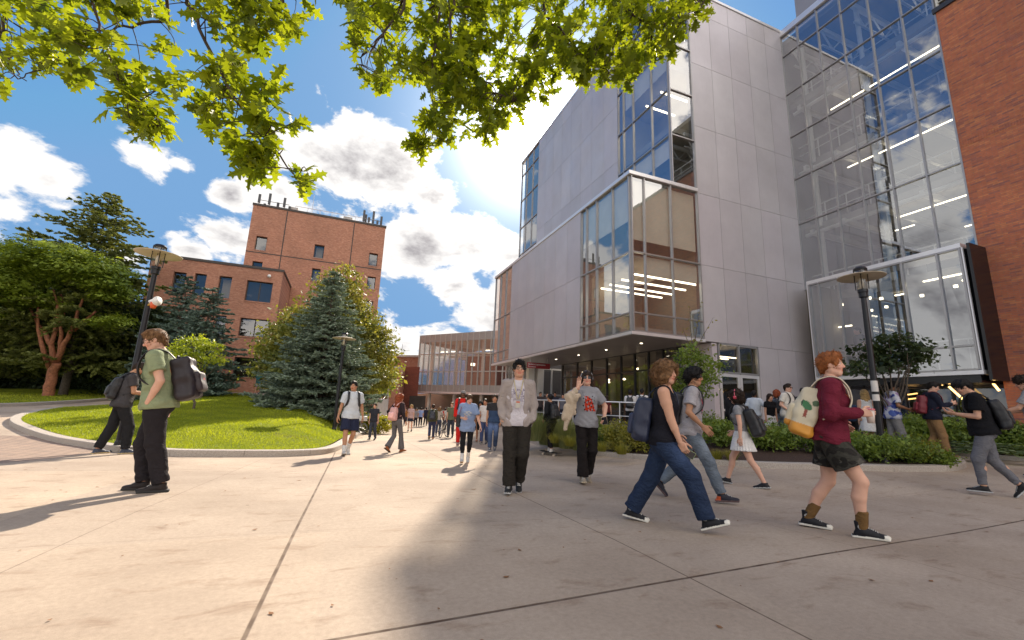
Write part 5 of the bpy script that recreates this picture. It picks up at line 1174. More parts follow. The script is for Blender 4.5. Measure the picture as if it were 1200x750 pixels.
class Person: pass
def mk(name,parts,mats,parent,s,smooth=True):
    """parts: list of (V,Q,col)"""
    n=0;VV=[];QQ=[];CC=[]
    for V,Q,c in parts:
        if not len(V): continue
        VV.append(V);QQ.append(Q+n);CC.append(np.tile(c,(len(V),1)) if np.ndim(c)==1 else c);n+=len(V)
    if not VV: return None
    return fastmesh(name,np.vstack(VV)*s,np.vstack(QQ),mats,parent,smooth,col=np.vstack(CC),local=True)
def colr(c,V):
    return c(V) if callable(c) else np.tile(np.array(c,float),(len(V),1))
def person(label,px,py,top,yaw,feetR,feetL,handR=None,handL=None,lean=3,tilt=0,twist=0,head=(0,0),skin='light',hair=('short','brown'),shirt=None,pants=None,shoes=None,
           male=True,build=1.,depth=None,off=0.,curlR=.5,curlL=.5,poleR=(.5,-1,-.3),poleL=(-.5,-1,-.3),palmR=None,palmL=None,fdirR=None,fdirL=None,spread=0,extras=None,group=None,hipx=.092,res=None,stand=None,thumbs=.5,kneeR=None,kneeL=None,cat='person',zf=None):
    """yaw: heading in degrees, 0 = away from the viewer along the view, + turns right. Offsets in metres of a 1.75 m figure, +y forward, +x right."""
    rs=np.random.RandomState(abs(hash(label))%9999 if False else sum(map(ord,label))%9973)
    g=gpt(px,py,off) if depth is None else atd(px,py,depth)
    if depth is not None: g[2]=(float(gz(g[0],g[1]))+off) if zf is None else zf
    lo_,hi_=.5,2.6
    for _ in range(30):
        m_=(lo_+hi_)/2
        if proj(g+[0,0,m_])[1]>top: lo_=m_
        else: hi_=m_
    HT=lo_; dep=(g-CAM)@FW
    # legs
    l1,l2=.422,.412
    fe={'R':feetR,'L':feetL}; sx={'R':1,'L':-1}; ank={};ftd={}
    for k in 'RL':
        fy,fx,fz,pit,yw=(list(fe[k])+[0]*5)[:5]; M=rotm((0,0,1),-yw)@rotm((1,0,0),pit); ftd[k]=M; ank[k]=A3(sx[k]*(hipx*.9)+fx,fy,.088+fz)
    hz=9
    for k in 'RL':
        dx_=ank[k][0]-sx[k]*hipx; dy_=ank[k][1]; hz=min(hz,ank[k][2]+math.sqrt(max(.1,((l1+l2)*(.9965 if stand is None else stand))**2-dx_**2-dy_**2)))
    Pp=A3(0,0,hz+.02); ua=rotm((0,1,0),tilt)@rotm((1,0,0),-lean); up=ua@A3(0,0,1); tw=rotm(up,-twist); rt=tw@(ua@A3(1,0,0)); fw=tw@(ua@A3(0,1,0))
    rt0=ua@A3(1,0,0); fw0=ua@A3(0,1,0)
    shw=(.172 if male else .152)*build**.5; hipw=hipx
    NK=Pp+up*.560; SH={k:Pp+up*.500+rt*sx[k]*shw for k in 'RL'}; HP={k:Pp+A3(sx[k]*hipw,0,-.02) for k in 'RL'}
    kn={}
    for k in 'RL':
        pole=(kneeR if k=='R' else kneeL) or (sx[k]*.12,1,.15); kn[k],ank[k]=ik(HP[k],ank[k],l1,l2,pole)
    hy,hp=head; hM=rotm(up,-hy-twist*.5)@ua; hM=hM@rotm((1,0,0),hp*1.+lean*.8); hr,hf,hu=hM[:,0],hM[:,1],hM[:,2]
    HC=NK+up*.045+hu*.105+hf*.022
    topz=HC[2]+.125*hu[2]+ .02
    # ground the lowest sole point
    mz=min(ank[k][2]+min((ftd[k]@A3(0,-.07,-.088))[2],(ftd[k]@A3(0,.13,-.088))[2],(ftd[k]@A3(0,.19,-.08))[2]) for k in 'RL')
    s=HT/(topz-mz)
    el={};wr={}
    for k in 'RL':
        t=handR if k=='R' else handL; t=A3(sx[k]*(shw+.06),.04,hz-.06) if t is None else A3(*t); pole=poleR if k=='R' else poleL; pole=A3(*pole)*[1,1,1]; el[k],wr[k]=ik(SH[k],t,.285,.25,tw@pole)
    pxh=HT*F/dep*.853; r=res or float(np.clip(1.75/(pxh*1.5),.006,.022)); b_=build
    root=thing('person',g-np.array([0,0,mz*s]),label,cat,group); vh=math.atan2(FW[0],FW[1])+math.radians(yaw); root.rotation_euler=(0,0,-vh)
    p=Person(); p.__dict__.update(root=root,s=s,P=Pp,up=up,rt=rt,fw=fw,rt0=rt0,fw0=fw0,NK=NK,SH=SH,HC=HC,hM=hM,hr=hr,hf=hf,hu=hu,el=el,wr=wr,kn=kn,ank=ank,HP=HP,ftd=ftd,dep=dep,r=r,label=label,build=b_)
    sk=np.array(SKIN[skin]); fine=min(r*.62,.011)
    # body
    lo=np.min([Pp,*SH.values(),*el.values(),*wr.values(),*kn.values(),*ank.values(),HC],0)-.2; hi=np.max([Pp,*SH.values(),*el.values(),*wr.values(),*kn.values(),*ank.values(),HC],0)+.2
    B=Field(lo,hi,max(r,.009)); cw=(.150 if male else .138)*b_; ww=(.132 if male else .118)*b_
    B.add(rc(Pp+up*.31,Pp+up*.43,cw,cw*.92,fw,.68),.03); B.add(rc(Pp+up*.08,Pp+up*.31,ww*1.02,ww*1.04,fw0,.74),.06); B.add(rc(HP['R']+[-.02,0,.03],HP['L']+[.02,0,.03],.095*b_,.095*b_),.06)
    B.add(rc(SH['R']-rt*.03,SH['L']+rt*.03,.052,.052),.05)
    if not male: 
        for k in 'RL': B.add(ell(Pp+up*.36+rt*sx[k]*.07+fw*.09,(.058*b_,.05*b_,.06*b_)),.03)
    B.add(rc(NK-up*.05,NK+up*.02+hf*.005,.075,.056),.05); B.add(rc(NK,HC-hu*.06,.054 if male else .047,.052 if male else .045),.03)
    for k in 'RL':
        B.add(rc(SH[k],SH[k]*.6+el[k]*.4,.054*b_**.7,.048*b_),.03); B.add(rc(SH[k]*.6+el[k]*.4,el[k],.047*b_,.038*b_**.7),.015); B.add(rc(el[k],el[k]*.6+wr[k]*.4,.039*b_**.7,.037*b_**.7),.01); B.add(rc(el[k]*.6+wr[k]*.4,wr[k],.036,.0245),.01)
        B.add(rc(HP[k],kn[k],.085*b_,.055*b_**.7),.03); m_=kn[k]*.65+ank[k]*.35; calf=m_-A3(0,.018,0); B.add(rc(kn[k],calf,.054*b_**.7,.055*b_**.7),.02); B.add(rc(calf,ank[k],.052*b_**.7,.035),.015)
        B.add(ell(kn[k]+A3(0,.006,0),(.040,.038,.045)),.02)
        B.add(rc(ank[k],ank[k]+ftd[k]@A3(0,.07,-.06),.033,.02),.01)
    Vb,Qb=B.mesh(); parts=[(Vb,Qb,colr(sk,Vb)*(1+.04*wrk(Vb[:,0],Vb[:,1],Vb[:,2],1,.5))[:,None])]
    # head
    L_=lambda x,y,z: HC+hr*x+hf*y+hu*z
    Hf=Field(HC-.2,HC+.2,max(fine*.8,.0042)); Mh=hM.T; fs=1. if male else .93
    Hf.add(ell(L_(0,-.012,.030),(.073,.093,.088),Mh),.01); Hf.add(ell(L_(0,.018,-.02),(.060*fs+.002,.074,.088),Mh),.03); Hf.add(ell(L_(0,.045,-.078),(.038*fs,.038,.034),Mh),.03)
    Hf.add(rc(L_(-.045*fs,.0,-.06),L_(-.018,.052,-.09),.022,.018),.025); Hf.add(rc(L_(.045*fs,.0,-.06),L_(.018,.052,-.09),.022,.018),.025)
    for q in(-1,1):
        Hf.add(ell(L_(q*.031,.088,.012),(.017,.014,.011),Mh),.012,'s'); Hf.add(rc(L_(q*.012,.085,.032),L_(q*.045,.072,.030),.009,.007),.012); Hf.add(ell(L_(q*.038,.066,-.025),(.022,.018,.02),Mh),.02)
        Hf.add(ell(L_(q*.030,.0745,.011),(.0125,.0125,.0115),Mh),.001); Hf.add(ell(L_(q*.074,-.008,.0),(.008,.019,.031),Mh@rotm((0,1,0),0)),.004)
    Hf.add(rc(L_(0,.086,.022),L_(0,.104,-.022),.009,.0125),.009); Hf.add(rc(L_(-.012,.092,-.027),L_(.012,.092,-.027),.008,.008),.006)
    Hf.add(rc(L_(-.018,.078,-.052),L_(.018,.078,-.052),.0085,.0085),.005); Hf.add(rc(L_(-.014,.077,-.064),L_(.014,.077,-.064),.0085,.0085),.005); Hf.add(rc(L_(-.024,.083,-.0585),L_(.024,.083,-.0585),.0022,.0022),.004,'s')
    Hf.add(rc(NK-up*.0,HC-hu*.06-hf*.01,.054 if male else .047,.050 if male else .044),.03)
    Vh,Qh=Hf.mesh(); loc=(Vh-HC)@hM; X,Yv,Z=loc[:,0],loc[:,1],loc[:,2]; ch=np.tile(sk,(len(Vh),1)); red=np.exp(-((np.abs(X)-.035)**2+(Z+.03)**2)/.0006)*(Yv>.03); ch*=1+red[:,None]*np.array([.12,-.12,-.1])
    lip=(np.abs(X)<.025)&(np.abs(Z+.058)<.0125-.004*np.abs(X)/.025)&(Yv>.072); ch[lip]=sk*[.85,.50,.50]; br=(np.abs(Z-.0345+.12*np.abs(np.abs(X)-.03))<.0048)&(np.abs(X)>.012)&(np.abs(X)<.05)&(Yv>.055); hc=np.array(HAIR[hair[1]]); ch[br]=hc*.6+sk*.12
    for q in(-1,1):
        e=loc-[q*.030,.0745,.011]; dd=np.linalg.norm(e/[1,1,.92],axis=1); eye=(dd<.0135)&(e[:,1]>.004)&(np.abs(e[:,2])<.0068); ch[eye]=(.62,.58,.55); ir=eye&(np.hypot(e[:,0],e[:,2])<.0062); ch[ir]=(.03,.018,.012)
        lid=(dd<.0155)&(e[:,1]>.002)&(e[:,2]>=.0062)&(e[:,2]<.0095); ch[lid]=sk*.35
    parts.append((Vh,Qh,ch))
    # hands
    hres=.0042 if pxh>110 else (.0052 if pxh>60 else .007)
    for k in 'RL':
        c_=curlR if k=='R' else curlL
        if c_ is None: continue
        d=unit(wr[k]-el[k]); fd=fdirR if k=='R' else fdirL
        if fd is not None: d=unit(tw@A3(*fd))
        pn=palmR if k=='R' else palmL; n_=tw@(A3(*pn) if pn is not None else A3(-sx[k],-.15,0)); Hn=Field(wr[k]+np.minimum(0,d*.2)-.12,wr[k]+np.maximum(0,d*.2)+.12,hres); hand(Hn,wr[k],d,n_,k=='R',c_,spread,1.0 if male else .93,thumbs); V,Q=Hn.mesh(); cc=colr(sk,V); dn=np.linalg.norm(V-wr[k],axis=1); cc=cc*(1+np.clip((dn-.09)/.1,0,1)[:,None]*np.array([.06,-.08,-.08])); parts.append((V,Q,cc))
    mk('body',parts,M_skin,root,s) if False else None
    bo=mk('body',parts,M_skin,root,s); p.body=bo
    # hair
    st=hair[0]; 
    if st!='none':
        hx=Field(HC-.42 if st in('long','verylong') else HC-.25,HC+.25,max(fine*.9,.005)); n1={'buzz':.004,'short':.012,'swept':.018,'bob':.045,'long':.024,'verylong':.03,'bun':.012,'curlytop':.03,'bigcurl':.06}[st]
        hx.add(ell(L_(0,-.014,.034),(.073+n1,.093+n1,.088+n1),Mh),.01)
        if st in('short','swept','curlytop'): hx.add(ell(L_(0,.03,.10),(.055,.065,.03+.4*n1),Mh),.03); hx.add(rc(L_(0,-.07,-.02),L_(0,-.075,-.05),.05,.035),.03)
        if st=='swept': hx.add(rc(L_(-.045,.062,.095),L_(.05,.072,.09),.020,.018),.03)
        if st=='bob': 
            for q in(-1,1): hx.add(ell(L_(q*.065,-.02,-.035),(.055,.075,.085),Mh),.04)
            hx.add(ell(L_(0,-.08,-.04),(.085,.06,.08),Mh),.05)
        if st in('long','verylong'):
            ln=.24 if st=='long' else .33
            for q in(-1,1): hx.add(rc(L_(q*.065,-.03,.0),L_(q*.075,-.05,-.12)-[0,0,.0],.042,.035),.03); hx.add(rc(L_(q*.075,-.05,-.12),L_(q*.07,-.06,-ln),.04,.022),.03)
            hx.add(rc(L_(0,-.07,.0),L_(0,-.10,-ln*.95),.075,.045,hf,.6),.04)
            if st=='verylong': hx.add(rc(L_(0,-.09,.02),L_(.0,-.12,-.30),.105,.09,hf,.7),.05)
        if st=='bigcurl': hx.add(ell(L_(0,-.05,-.03),(.12,.10,.12),Mh),.05)
        if st=='bun': hx.add(ell(L_(0,-.12,.06),(.04,.04,.04),Mh),.01); 
        # keep the face clear
        hx.add(ell(L_(0,.125,-.045 if st not in('long','verylong','bob') else -.05),(.062 if st not in('bob',) else .060,.10,.105 if st not in('swept','short','bigcurl','curlytop') else .119),Mh),.012,'s')
        if st in('short','swept','buzz','curlytop'):
            for q in(-1,1): hx.add(ell(L_(q*.085,.02,-.045),(.03,.055,.055),Mh),.01,'s')
            hx.add(ell(L_(0,-.03,-.15),(.13,.12,.07),Mh),.01,'s')
        amp={'buzz':.001,'short':.005,'swept':.006,'bob':.011,'long':.004,'verylong':.012,'bun':.003,'curlytop':.009,'bigcurl':.018}[st]; fq={'bob':2.6,'verylong':2.,'bigcurl':2.2,'curlytop':3.}.get(st,2.2); sd_=rs.rand()*9
        if st in('long',): hx.noise(lambda x,y,z: amp*np.sin(110*(x*hr[0]+y*hr[1])+3*np.sin(18*z+sd_)))
        else: hx.noise(lambda x,y,z: amp*(np.sin(38*fq*x*.6+2.5*np.sin(26*fq*.6*y+sd_)+9*z)+np.sin(33*fq*.6*z+2*np.sin(41*fq*.6*x)+sd_)+.7*np.sin(60*fq*.6*y+30*fq*x*.5))*.55)
        V,Q=hx.mesh(); cc=np.tile(hc,(len(V),1))*(1+.35*wrk(V[:,0],V[:,1],V[:,2],sd_,3.5))[:,None]; p.hairo=mk('hair',[(V,Q,np.clip(cc,0,1))],M_hair,root,s)
        if pxh>95 and st!='buzz':
            rn={'bob':520,'long':240,'short':330,'swept':420,'curlytop':420,'verylong':300,'bun':120,'bigcurl':500}[st]; mbh=MB(); curly=st in('bob','curlytop','bigcurl','verylong')
            nf=len(Q); ii=rs.randint(0,nf,rn); tri=V[Q[ii]]; cen=tri.mean(1); nn_=unit(np.cross(tri[:,1]-tri[:,0],tri[:,2]-tri[:,0]))
            for c_,n_ in zip(cen,nn_):
                if (c_-HC)@hf>.055 and (c_-HC)@hu<.05: continue
                fl_=unit(np.cross(n_,hr*rs.normal()+hf*.4)+A3(0,0,-.6 if st!='swept' else 0)+rs.normal(0,.35,3)); l=(.05 if curly else .032)*rs.uniform(.5,1.3); t=np.linspace(0,1,6)[:,None]
                Pn=c_-n_*.004+fl_*l*t+n_*(.014 if curly else .007)*np.sin(np.pi*t)+(.006 if curly else .001)*np.c_[np.sin(9*t+c_[0]*90),np.cos(9*t+c_[2]*90),0*t]
                mbh.tube(Pn,np.linspace(.0045,.001,6),3,cap=False)
            k_=rs.uniform(.7,1.5,len(mbh.v)); mbh.c=[np.tile(np.clip(hc*k_[i],0,1),(len(v),1)) for i,v in enumerate(mbh.v)]
            if mbh.v: 
                for i in range(len(mbh.v)): mbh.v[i]=mbh.v[i]*s
                mbh.build('hair_locks',M_hair,p.hairo,True,local=True)
    # shirt
    if shirt:
        sh=dict(kind='tee',col=(.3,.3,.3),sleeve=.5,loose=.022,hem=-.06,neck=.0,mat=M_cloth,wr=.0035); sh.update(shirt); lo_s=sh['loose']; T=Field(lo,hi,r); c0=sh['hem']
        T.add(rc(Pp+up*.30,Pp+up*.425,cw+lo_s,cw*.93+lo_s,fw,.72),.03); T.add(rc(Pp+up*(c0+.0),Pp+up*.31,ww+lo_s*1.25+sh.get('flare',.01),ww*1.02+lo_s*1.1,fw0,.82),.06)
        ph_=(pants or {}).get('hip',.012)
        if c0<0: T.add(rc(HP['R']+[-.02,0,.02],HP['L']+[.02,0,.02],.104*b_+lo_s*.5+ph_,.104*b_+lo_s*.5+ph_),.05); T.add(ell(Pp+A3(0,-.055,-.02),(.135*b_+ph_,.09*b_+ph_+lo_s*.4,.10*b_)),.05)
        T.add(rc(SH['R']-rt*.04-up*.01,SH['L']+rt*.04-up*.01,.048+lo_s*.4,.048+lo_s*.4),.05); T.add(rc(NK-up*.07,NK-up*.035,.085,.066+lo_s*.3),.05)
        for k in 'RL': T.add(rc(NK-up*.035,SH[k],.050+lo_s*.4,.050+lo_s*.5),.04)
        if not male:
            for k in 'RL': T.add(ell(Pp+up*.36+rt*sx[k]*.07+fw*.09,(.058*b_+lo_s*.6,.05*b_+lo_s*.6,.06*b_+lo_s*.6)),.04)
        if sh['kind']=='tank':
            for k in 'RL': T.add(rc(SH[k]+rt*sx[k]*.015-up*.0,SH[k]+rt*sx[k]*.05-up*.05,.062,.05),.01,'s')
        # hem
        hp_=Pp+up*c0; T.cut(hp_,-up)
        sl_=sh['sleeve']
        for k in 'RL':
            if sh['kind']=='tank' or sl_<=0: continue
            a,b=SH[k],el[k]; ls=sh.get('sl_loose',lo_s*.62)
            if sl_<=1: e=a+(b-a)*sl_; d=unit(b-a); T.add(rc(a,a+(b-a)*(sl_+.15),.056*b_**.7+ls,.052*b_**.7+ls*1.3,cuts=((e,d),)),.025)
            else:
                T.add(rc(a,b,.056*b_**.7+ls,.044*b_**.7+ls),.014); e=b+(wr[k]-b)*min(1.,sl_-1); d=unit(wr[k]-b); T.add(rc(b,b+(wr[k]-b)*(sl_-1+.1),.043*b_**.7+ls,.031+ls*.7,cuts=((e,d),)),.02)
                if sh.get('cuff'): T.add(rc(e-d*.05,e,.030+ls*.3,.028+ls*.3),.01)
        T.add(rc(NK+up*.01-fw*.0,NK+up*.09+hf*.0,.052+.03*(sh['kind']=='tank'),.07),.004,'s')
        if sh['kind']=='tank': T.add(ell(NK-up*.03+fw*.075,(.075,.06,.075)),.01,'s')
        elif sh['neck']>0: T.add(ell(NK-up*.01+fw*.06,(.05,.05,.03+sh['neck'])),.01,'s')
        if sh.get('hood'): T.add(rc(NK-fw*.085+rt*.08-up*.03,NK-fw*.085-rt*.08-up*.03,.045,.045),.04); T.add(ell(NK-fw*.11-up*.06,(.10,.05,.07)),.04)
        if sh.get('collar'):
            for k in 'RL': T.add(rc(NK+rt*sx[k]*.055-fw*.02+up*.01,NK+rt*sx[k]*.035+fw*.07-up*.04,.014,.014),.008)
        if sh.get('open'):
            T.add(rc(Pp+up*(c0-.1)+fw*.22,NK+fw*.10,sh['open']*1.6,sh['open']),.01,'s')
        sd_=rs.rand()*9; am=sh['wr']*1.3
        def wn(x,y,z):
            h=np.clip((z-Pp[2])/.5,0,1); return am*wrk(x,y,z,sd_,.9)*(1.35-.8*h)+am*.6*np.sin(60*z+7*np.sin(8*x+sd_)+20*y)*np.exp(-((z-Pp[2]-.02)**2)/.01)
        T.noise(wn); V,Q=T.mesh(); p.shirtV=V
        mk(sh.get('name','shirt'),[(V,Q,colr(sh['col'],V) if not callable(sh['col']) else sh['col'](V,p))],sh['mat'],root,s)
        if sh.get('under'):
            U=Field(lo,hi,r); lo_s=.018; U.add(rc(HP['R']+[-.02,0,.02],HP['L']+[.02,0,.02],.106*b_+ph_,.106*b_+ph_),.05); U.add(rc(Pp+up*.30,Pp+up*.425,cw+lo_s,cw*.93+lo_s,fw,.72),.03); U.add(rc(Pp+up*(-.04),Pp+up*.31,ww+lo_s*1.6,ww*1.02+lo_s*1.4,fw0,.80),.06); U.add(rc(SH['R']-rt*.05,SH['L']+rt*.05,.05,.05),.05); U.add(rc(NK-up*.07,NK-up*.03,.085,.066),.05); U.cut(Pp+up*(c0-.0),-up); U.add(rc(NK+up*.01,NK+up*.09,.052,.07),.004,'s'); U.noise(lambda x,y,z:.003*wrk(x,y,z,2.)); V,Q=U.mesh(); mk('t_shirt',[(V,Q,sh['under'](V,p) if callable(sh['under']) else colr(sh['under'],V))],M_cloth,root,s)
    # trousers / shorts / skirt
    if pants:
        pa=dict(kind='long',col=(.05,.05,.07),hip=.012,knee=.02,ankle=.03,mat=M_cloth,wr=.004,end=.9); pa.update(pants); T=Field(A3(*lo)*[1,1,0]+[0,0,-.05],[hi[0],hi[1],Pp[2]+.2],r)
        sd_=rs.rand()*9
        if pa['kind'] in('long','shorts','leggings'):
            T.add(rc(HP['R']+[-.025,0,.03],HP['L']+[.025,0,.03],.098*b_+pa['hip'],.098*b_+pa['hip']),.05); T.add(rc(Pp+up*.03,Pp+up*.10,ww*1.0+pa['hip']*.7,ww*.98+pa['hip']*.6,fw0,.80),.05); T.add(ell(Pp+A3(0,-.055,-.03),(.12*b_,.08*b_,.09*b_)),.05)
            for k in 'RL':
                T2=Field(T.lo+2*r,T.ax[0][-1:].tolist()+T.ax[1][-1:].tolist()+T.ax[2][-1:].tolist(),r) if False else T
                if pa['kind']=='shorts':
                    e=HP[k]+(kn[k]-HP[k])*pa['end']; d=unit(kn[k]-HP[k]); T.add(rc(HP[k],HP[k]+(kn[k]-HP[k])*(pa['end']+.12),.088*b_+pa['hip'],.066*b_+pa['knee']*1.9,cuts=((e,d),)),.022)
                else:
                    T.add(rc(HP[k],kn[k],.088*b_+pa['hip'],.057*b_**.7+pa['knee']),.022)
                    e=kn[k]+(ank[k]-kn[k])*pa['end']; d=unit(ank[k]-kn[k]); T.add(rc(kn[k],kn[k]+(ank[k]-kn[k])*(pa['end']+.1),.055*b_**.7+pa['knee'],.040+pa['ankle'],cuts=((e,d),)),.018)
                    if pa['knee']<pa['ankle']+.01: cal=kn[k]*.6+ank[k]*.4; T.add(rc(kn[k],cal-A3(0,.012,0),.055*b_**.7+pa['knee']*.8,.056*b_**.7+pa['knee']*.5),.02)
            am=pa['wr']*1.1
            def wn(x,y,z):
                o=np.zeros_like(x)
                for k in 'RL':
                    for c_,w_ in ((kn[k],.006),(ank[k]+[0,0,.06],.010),(HP[k],.010)): o=o+np.exp(-((x-c_[0])**2+(y-c_[1])**2+(z-c_[2])**2)/w_)
                return am*(wrk(x,y,z,sd_)*.7+1.1*o*np.sin(48*z+26*y*np.sin(sd_)+22*x+4*np.sin(13*x+11*z+sd_)))
            if pa['kind']!='leggings': T.noise(wn)
            T.cut(Pp+up*pa.get('waist',.075),up)
        else:
            z1=Pp+up*.09; z0=Pp+up*(pa['end']); n_p=pa.get('pleats',22); r0,r1=ww+.012,ww+pa['flare']
            def fs_(x,y,z):
                h=(z1[2]-z)/(z1[2]-z0[2]); cx=z1[0]+(z0[0]-z1[0])*h; cy=z1[1]+(z0[1]-z1[1])*h; X_=x-cx; Y_=(y-cy)/.86; a=np.arctan2(Y_,X_); R_=r0+(r1-r0)*np.clip(h,0,1.2)**.8+.010*np.clip(h,0,1)*np.sin(n_p*a+2*np.sin(2*a+sd_))+.015*np.clip(h,0,1)*np.sin(3*a+sd_); d=(np.sqrt(X_**2+Y_**2)-R_)*.8
                d=np.maximum(d,-(d+.012)) if False else d
                return np.maximum(np.maximum(d,z-z1[2]),z0[2]-z)
            T.add((fs_,A3(z0[0]-r1-.1,z0[1]-r1-.1,z0[2]-.02),A3(z1[0]+r1+.1,z1[1]+r1+.1,z1[2]+.02)),0)
            if pa.get('hips',True): T.add(rc(HP['R']+[-.025,0,.03],HP['L']+[.025,0,.03],.10*b_,.10*b_),.04)
        V,Q=T.mesh(); mk(pa.get('name',{'long':'trousers','shorts':'shorts','leggings':'leggings','skirt':'skirt','dress':'skirt'}[pa['kind']]),[(V,Q,pa['col'](V,p) if callable(pa['col']) else colr(pa['col'],V))],pa['mat'],root,s)
    # shoes
    so_=dict(kind='sneaker',col=(.03,.03,.035),sole=(.62,.60,.55),sock=None,toe=None); so_.update(shoes or {})
    for k in 'RL':
        M=ftd[k]; a=ank[k]; q=lambda x,y,z:a+M@A3(x,y,z); sr=max(min(r,.012)*.75,.006); T=Field(a-.28,a+.28,sr); Mi=M.T
        hs=.0 if so_['kind']!='hightop' else .05
        T.add(rc(q(0,-.032,-.055),q(0,.0,-.040),.037,.045),.02); T.add(rc(q(0,.01,-.022),q(0,.085,-.048),.043,.038),.02); T.add(rc(q(0,.0,-.040),q(sx[k]*.004,.12,-.062),.040,.036,M@A3(0,0,1),.75),.02); T.add(ell(q(sx[k]*.004,.145,-.062),(.042,.055,.026),Mi),.015)
        T.add(rc(q(0,-.01,-.04),q(0,-.015,.0+hs),.040,.041,cuts=((q(0,0,.0+hs),M@A3(0,.15,1)),)),.015)
        T.add(rbox(q(sx[k]*.003,.052,-.076),(.043,.140,.013),.012,Mi),.006)
        T.cut(q(0,0,-.0875),M@A3(0,0,-1))
        V,Q=T.mesh(); l=(V-a)@M; cc=np.tile(np.array(so_['col'],float),(len(V),1))
        if so_.get('acc') is not None: cc[(l[:,1]<-.02)&(l[:,2]<-.02)]=so_['acc']
        lc=(np.abs(l[:,0])<.021)&(l[:,1]>.035)&(l[:,1]<.115)&(l[:,2]>-.05)&(np.sin(l[:,1]*420)>.1) ; cc[lc]=so_.get('lace',(.6,.58,.54))
        if so_['toe'] is not None: cc[(l[:,1]>.150)&(l[:,2]<-.04)]=so_['toe']
        if so_['kind']=='hightop':
            # round ankle patch
            pt=(np.hypot(l[:,1]+.012,l[:,2]-.012)<.020)&(np.abs(l[:,0])>.02); cc[pt]=(.45,.44,.42)
            cc[(np.hypot(l[:,1]+.012,l[:,2]-.012)<.012)&(np.abs(l[:,0])>.02)]=so_['col']
        cc[l[:,2]<-.066]=so_['sole']; cc[l[:,2]<-.084]=np.array(so_['sole'])*.35
        mk('shoe',[(V,Q,cc)],M_rubber,root,s)
        if so_['sock'] is not None:
            T=Field(a-.16,a+.22,max(r*.8,.007)); d=unit(kn[k]-a); T.add(rc(a-d*.01,a+d*so_.get('sockh',.11),.046,.052,cuts=((a+d*so_.get('sockh',.11),d),)),.01); V,Q=T.mesh(); mk('sock',[(V,Q,colr(so_['sock'],V))],M_cloth,root,s)
    if extras:
        for e in extras: e(p)
    return p
# --- things worn or carried
def own(p,name,label,cat,group=None):
    o=thing(name,p.root.location,label,cat,group); o.rotation_euler=p.root.rotation_euler; return o
def mbp(mb,name,mat,parent,s,smooth=True):
    for i in range(len(mb.v)): mb.v[i]=mb.v[i]*s
    return mb.build(name,mat,parent,smooth,local=True)
def backpack(label,col=(.012,.012,.014),w=.30,h=.44,d=.17,back=.148,dz=.27,acc=None,tp=.14,straps='RL',strapcol=None,shift=0,sag=6,push=0,colf=None,group=None,handle=True):
    def f(p):
        root=own(p,'backpack',label,'backpack',group); s=p.s; R_=rotm(p.rt,-sag); up,rt,fw=R_@p.up,p.rt,R_@p.fw; c=p.P+p.up*dz-p.fw*(back*.93+d*.30)+p.rt*shift; M=np.array([rt,fw,up]); r=max(p.r,.008)
        T=Field(c-.38,c+.38,r); T.add(rbox(c,(w/2,d/2,h/2),.05,M,taper=tp),.01); T.add(ell(c-fw*d*.25-up*.05,(w*.44,d*.45,h*.40),M),.05); sd_=len(label)
        T.noise(lambda x,y,z:.009*wrk(x,y,z,sd_,.75)+.004*wrk(y,z,x,sd_,1.9)); V,Q=T.mesh(); mk('bag_body',[(V,Q,colf(V,p,c,M) if colf else colr(col,V))],M_nylon,root,s)
        T=Field(c-.4,c+.4,r); pc=c-fw*(d*.62)-up*h*.14; T.add(rbox(pc,(w*.38,d*.20,h*.24),.035,M),.01); T.noise(lambda x,y,z:.004*wrk(x,y,z,sd_+2,.9)); V,Q=T.mesh(); cc=colf(V,p,c,M) if colf else colr(np.array(col)*1.5,V)
        if acc is not None: l=(V-pc)@M.T; cc[(np.abs(l[:,0]-.03)<.022)&(np.abs(l[:,2]-.03)<.012)]=acc
        mk('front_pocket',[(V,Q,cc)],M_nylon,root,s)
        a_=np.linspace(-.35,math.pi+.35,22); zp=[c-fw*(d*.30)+rt*(w*.455*math.cos(t)*(1-.10*math.sin(t)))+up*(h*.40*math.sin(t)+.02) for t in a_]; mb=MB(); mb.tube(zp,.0045,5); mb.c=[np.tile(np.clip(np.array(col)*2.2+.01,0,1),(len(v),1)) for v in mb.v]; mbp(mb,'zip',M_gloss,root,s)
        sc=np.array(strapcol if strapcol is not None else col)
        for k in straps:
            q=1 if k=='R' else -1; g=lambda x,y,z:p.P+p.rt*q*x+p.fw*(y+(push if y>-.05 else 0))+p.up*z
            mb=MB(); ribbon(mb,[g(.06,-.16,.47),g(.085,-.10,.555),g(.105,-.02,.592),g(.115,.06,.575),g(.12,.125,.49),g(.125,.15,.38),g(.15,.125,.28),g(.165,.05,.21),g(.15,-.06,.16)],.055,.016,p.rt); mb.c=[np.tile(sc,(len(v),1)) for v in mb.v]; mbp(mb,'shoulder_strap',M_nylon,root,s)
        if handle: mb=MB(); t_=c+up*h*.5+fw*.03; mb.tube([t_-rt*.04,t_-rt*.03+up*.035,t_+rt*.03+up*.035,t_+rt*.04],.009,6); mb.c=[np.tile(sc,(len(v),1)) for v in mb.v]; mbp(mb,'grab_handle',M_nylon,root,s)
    return f
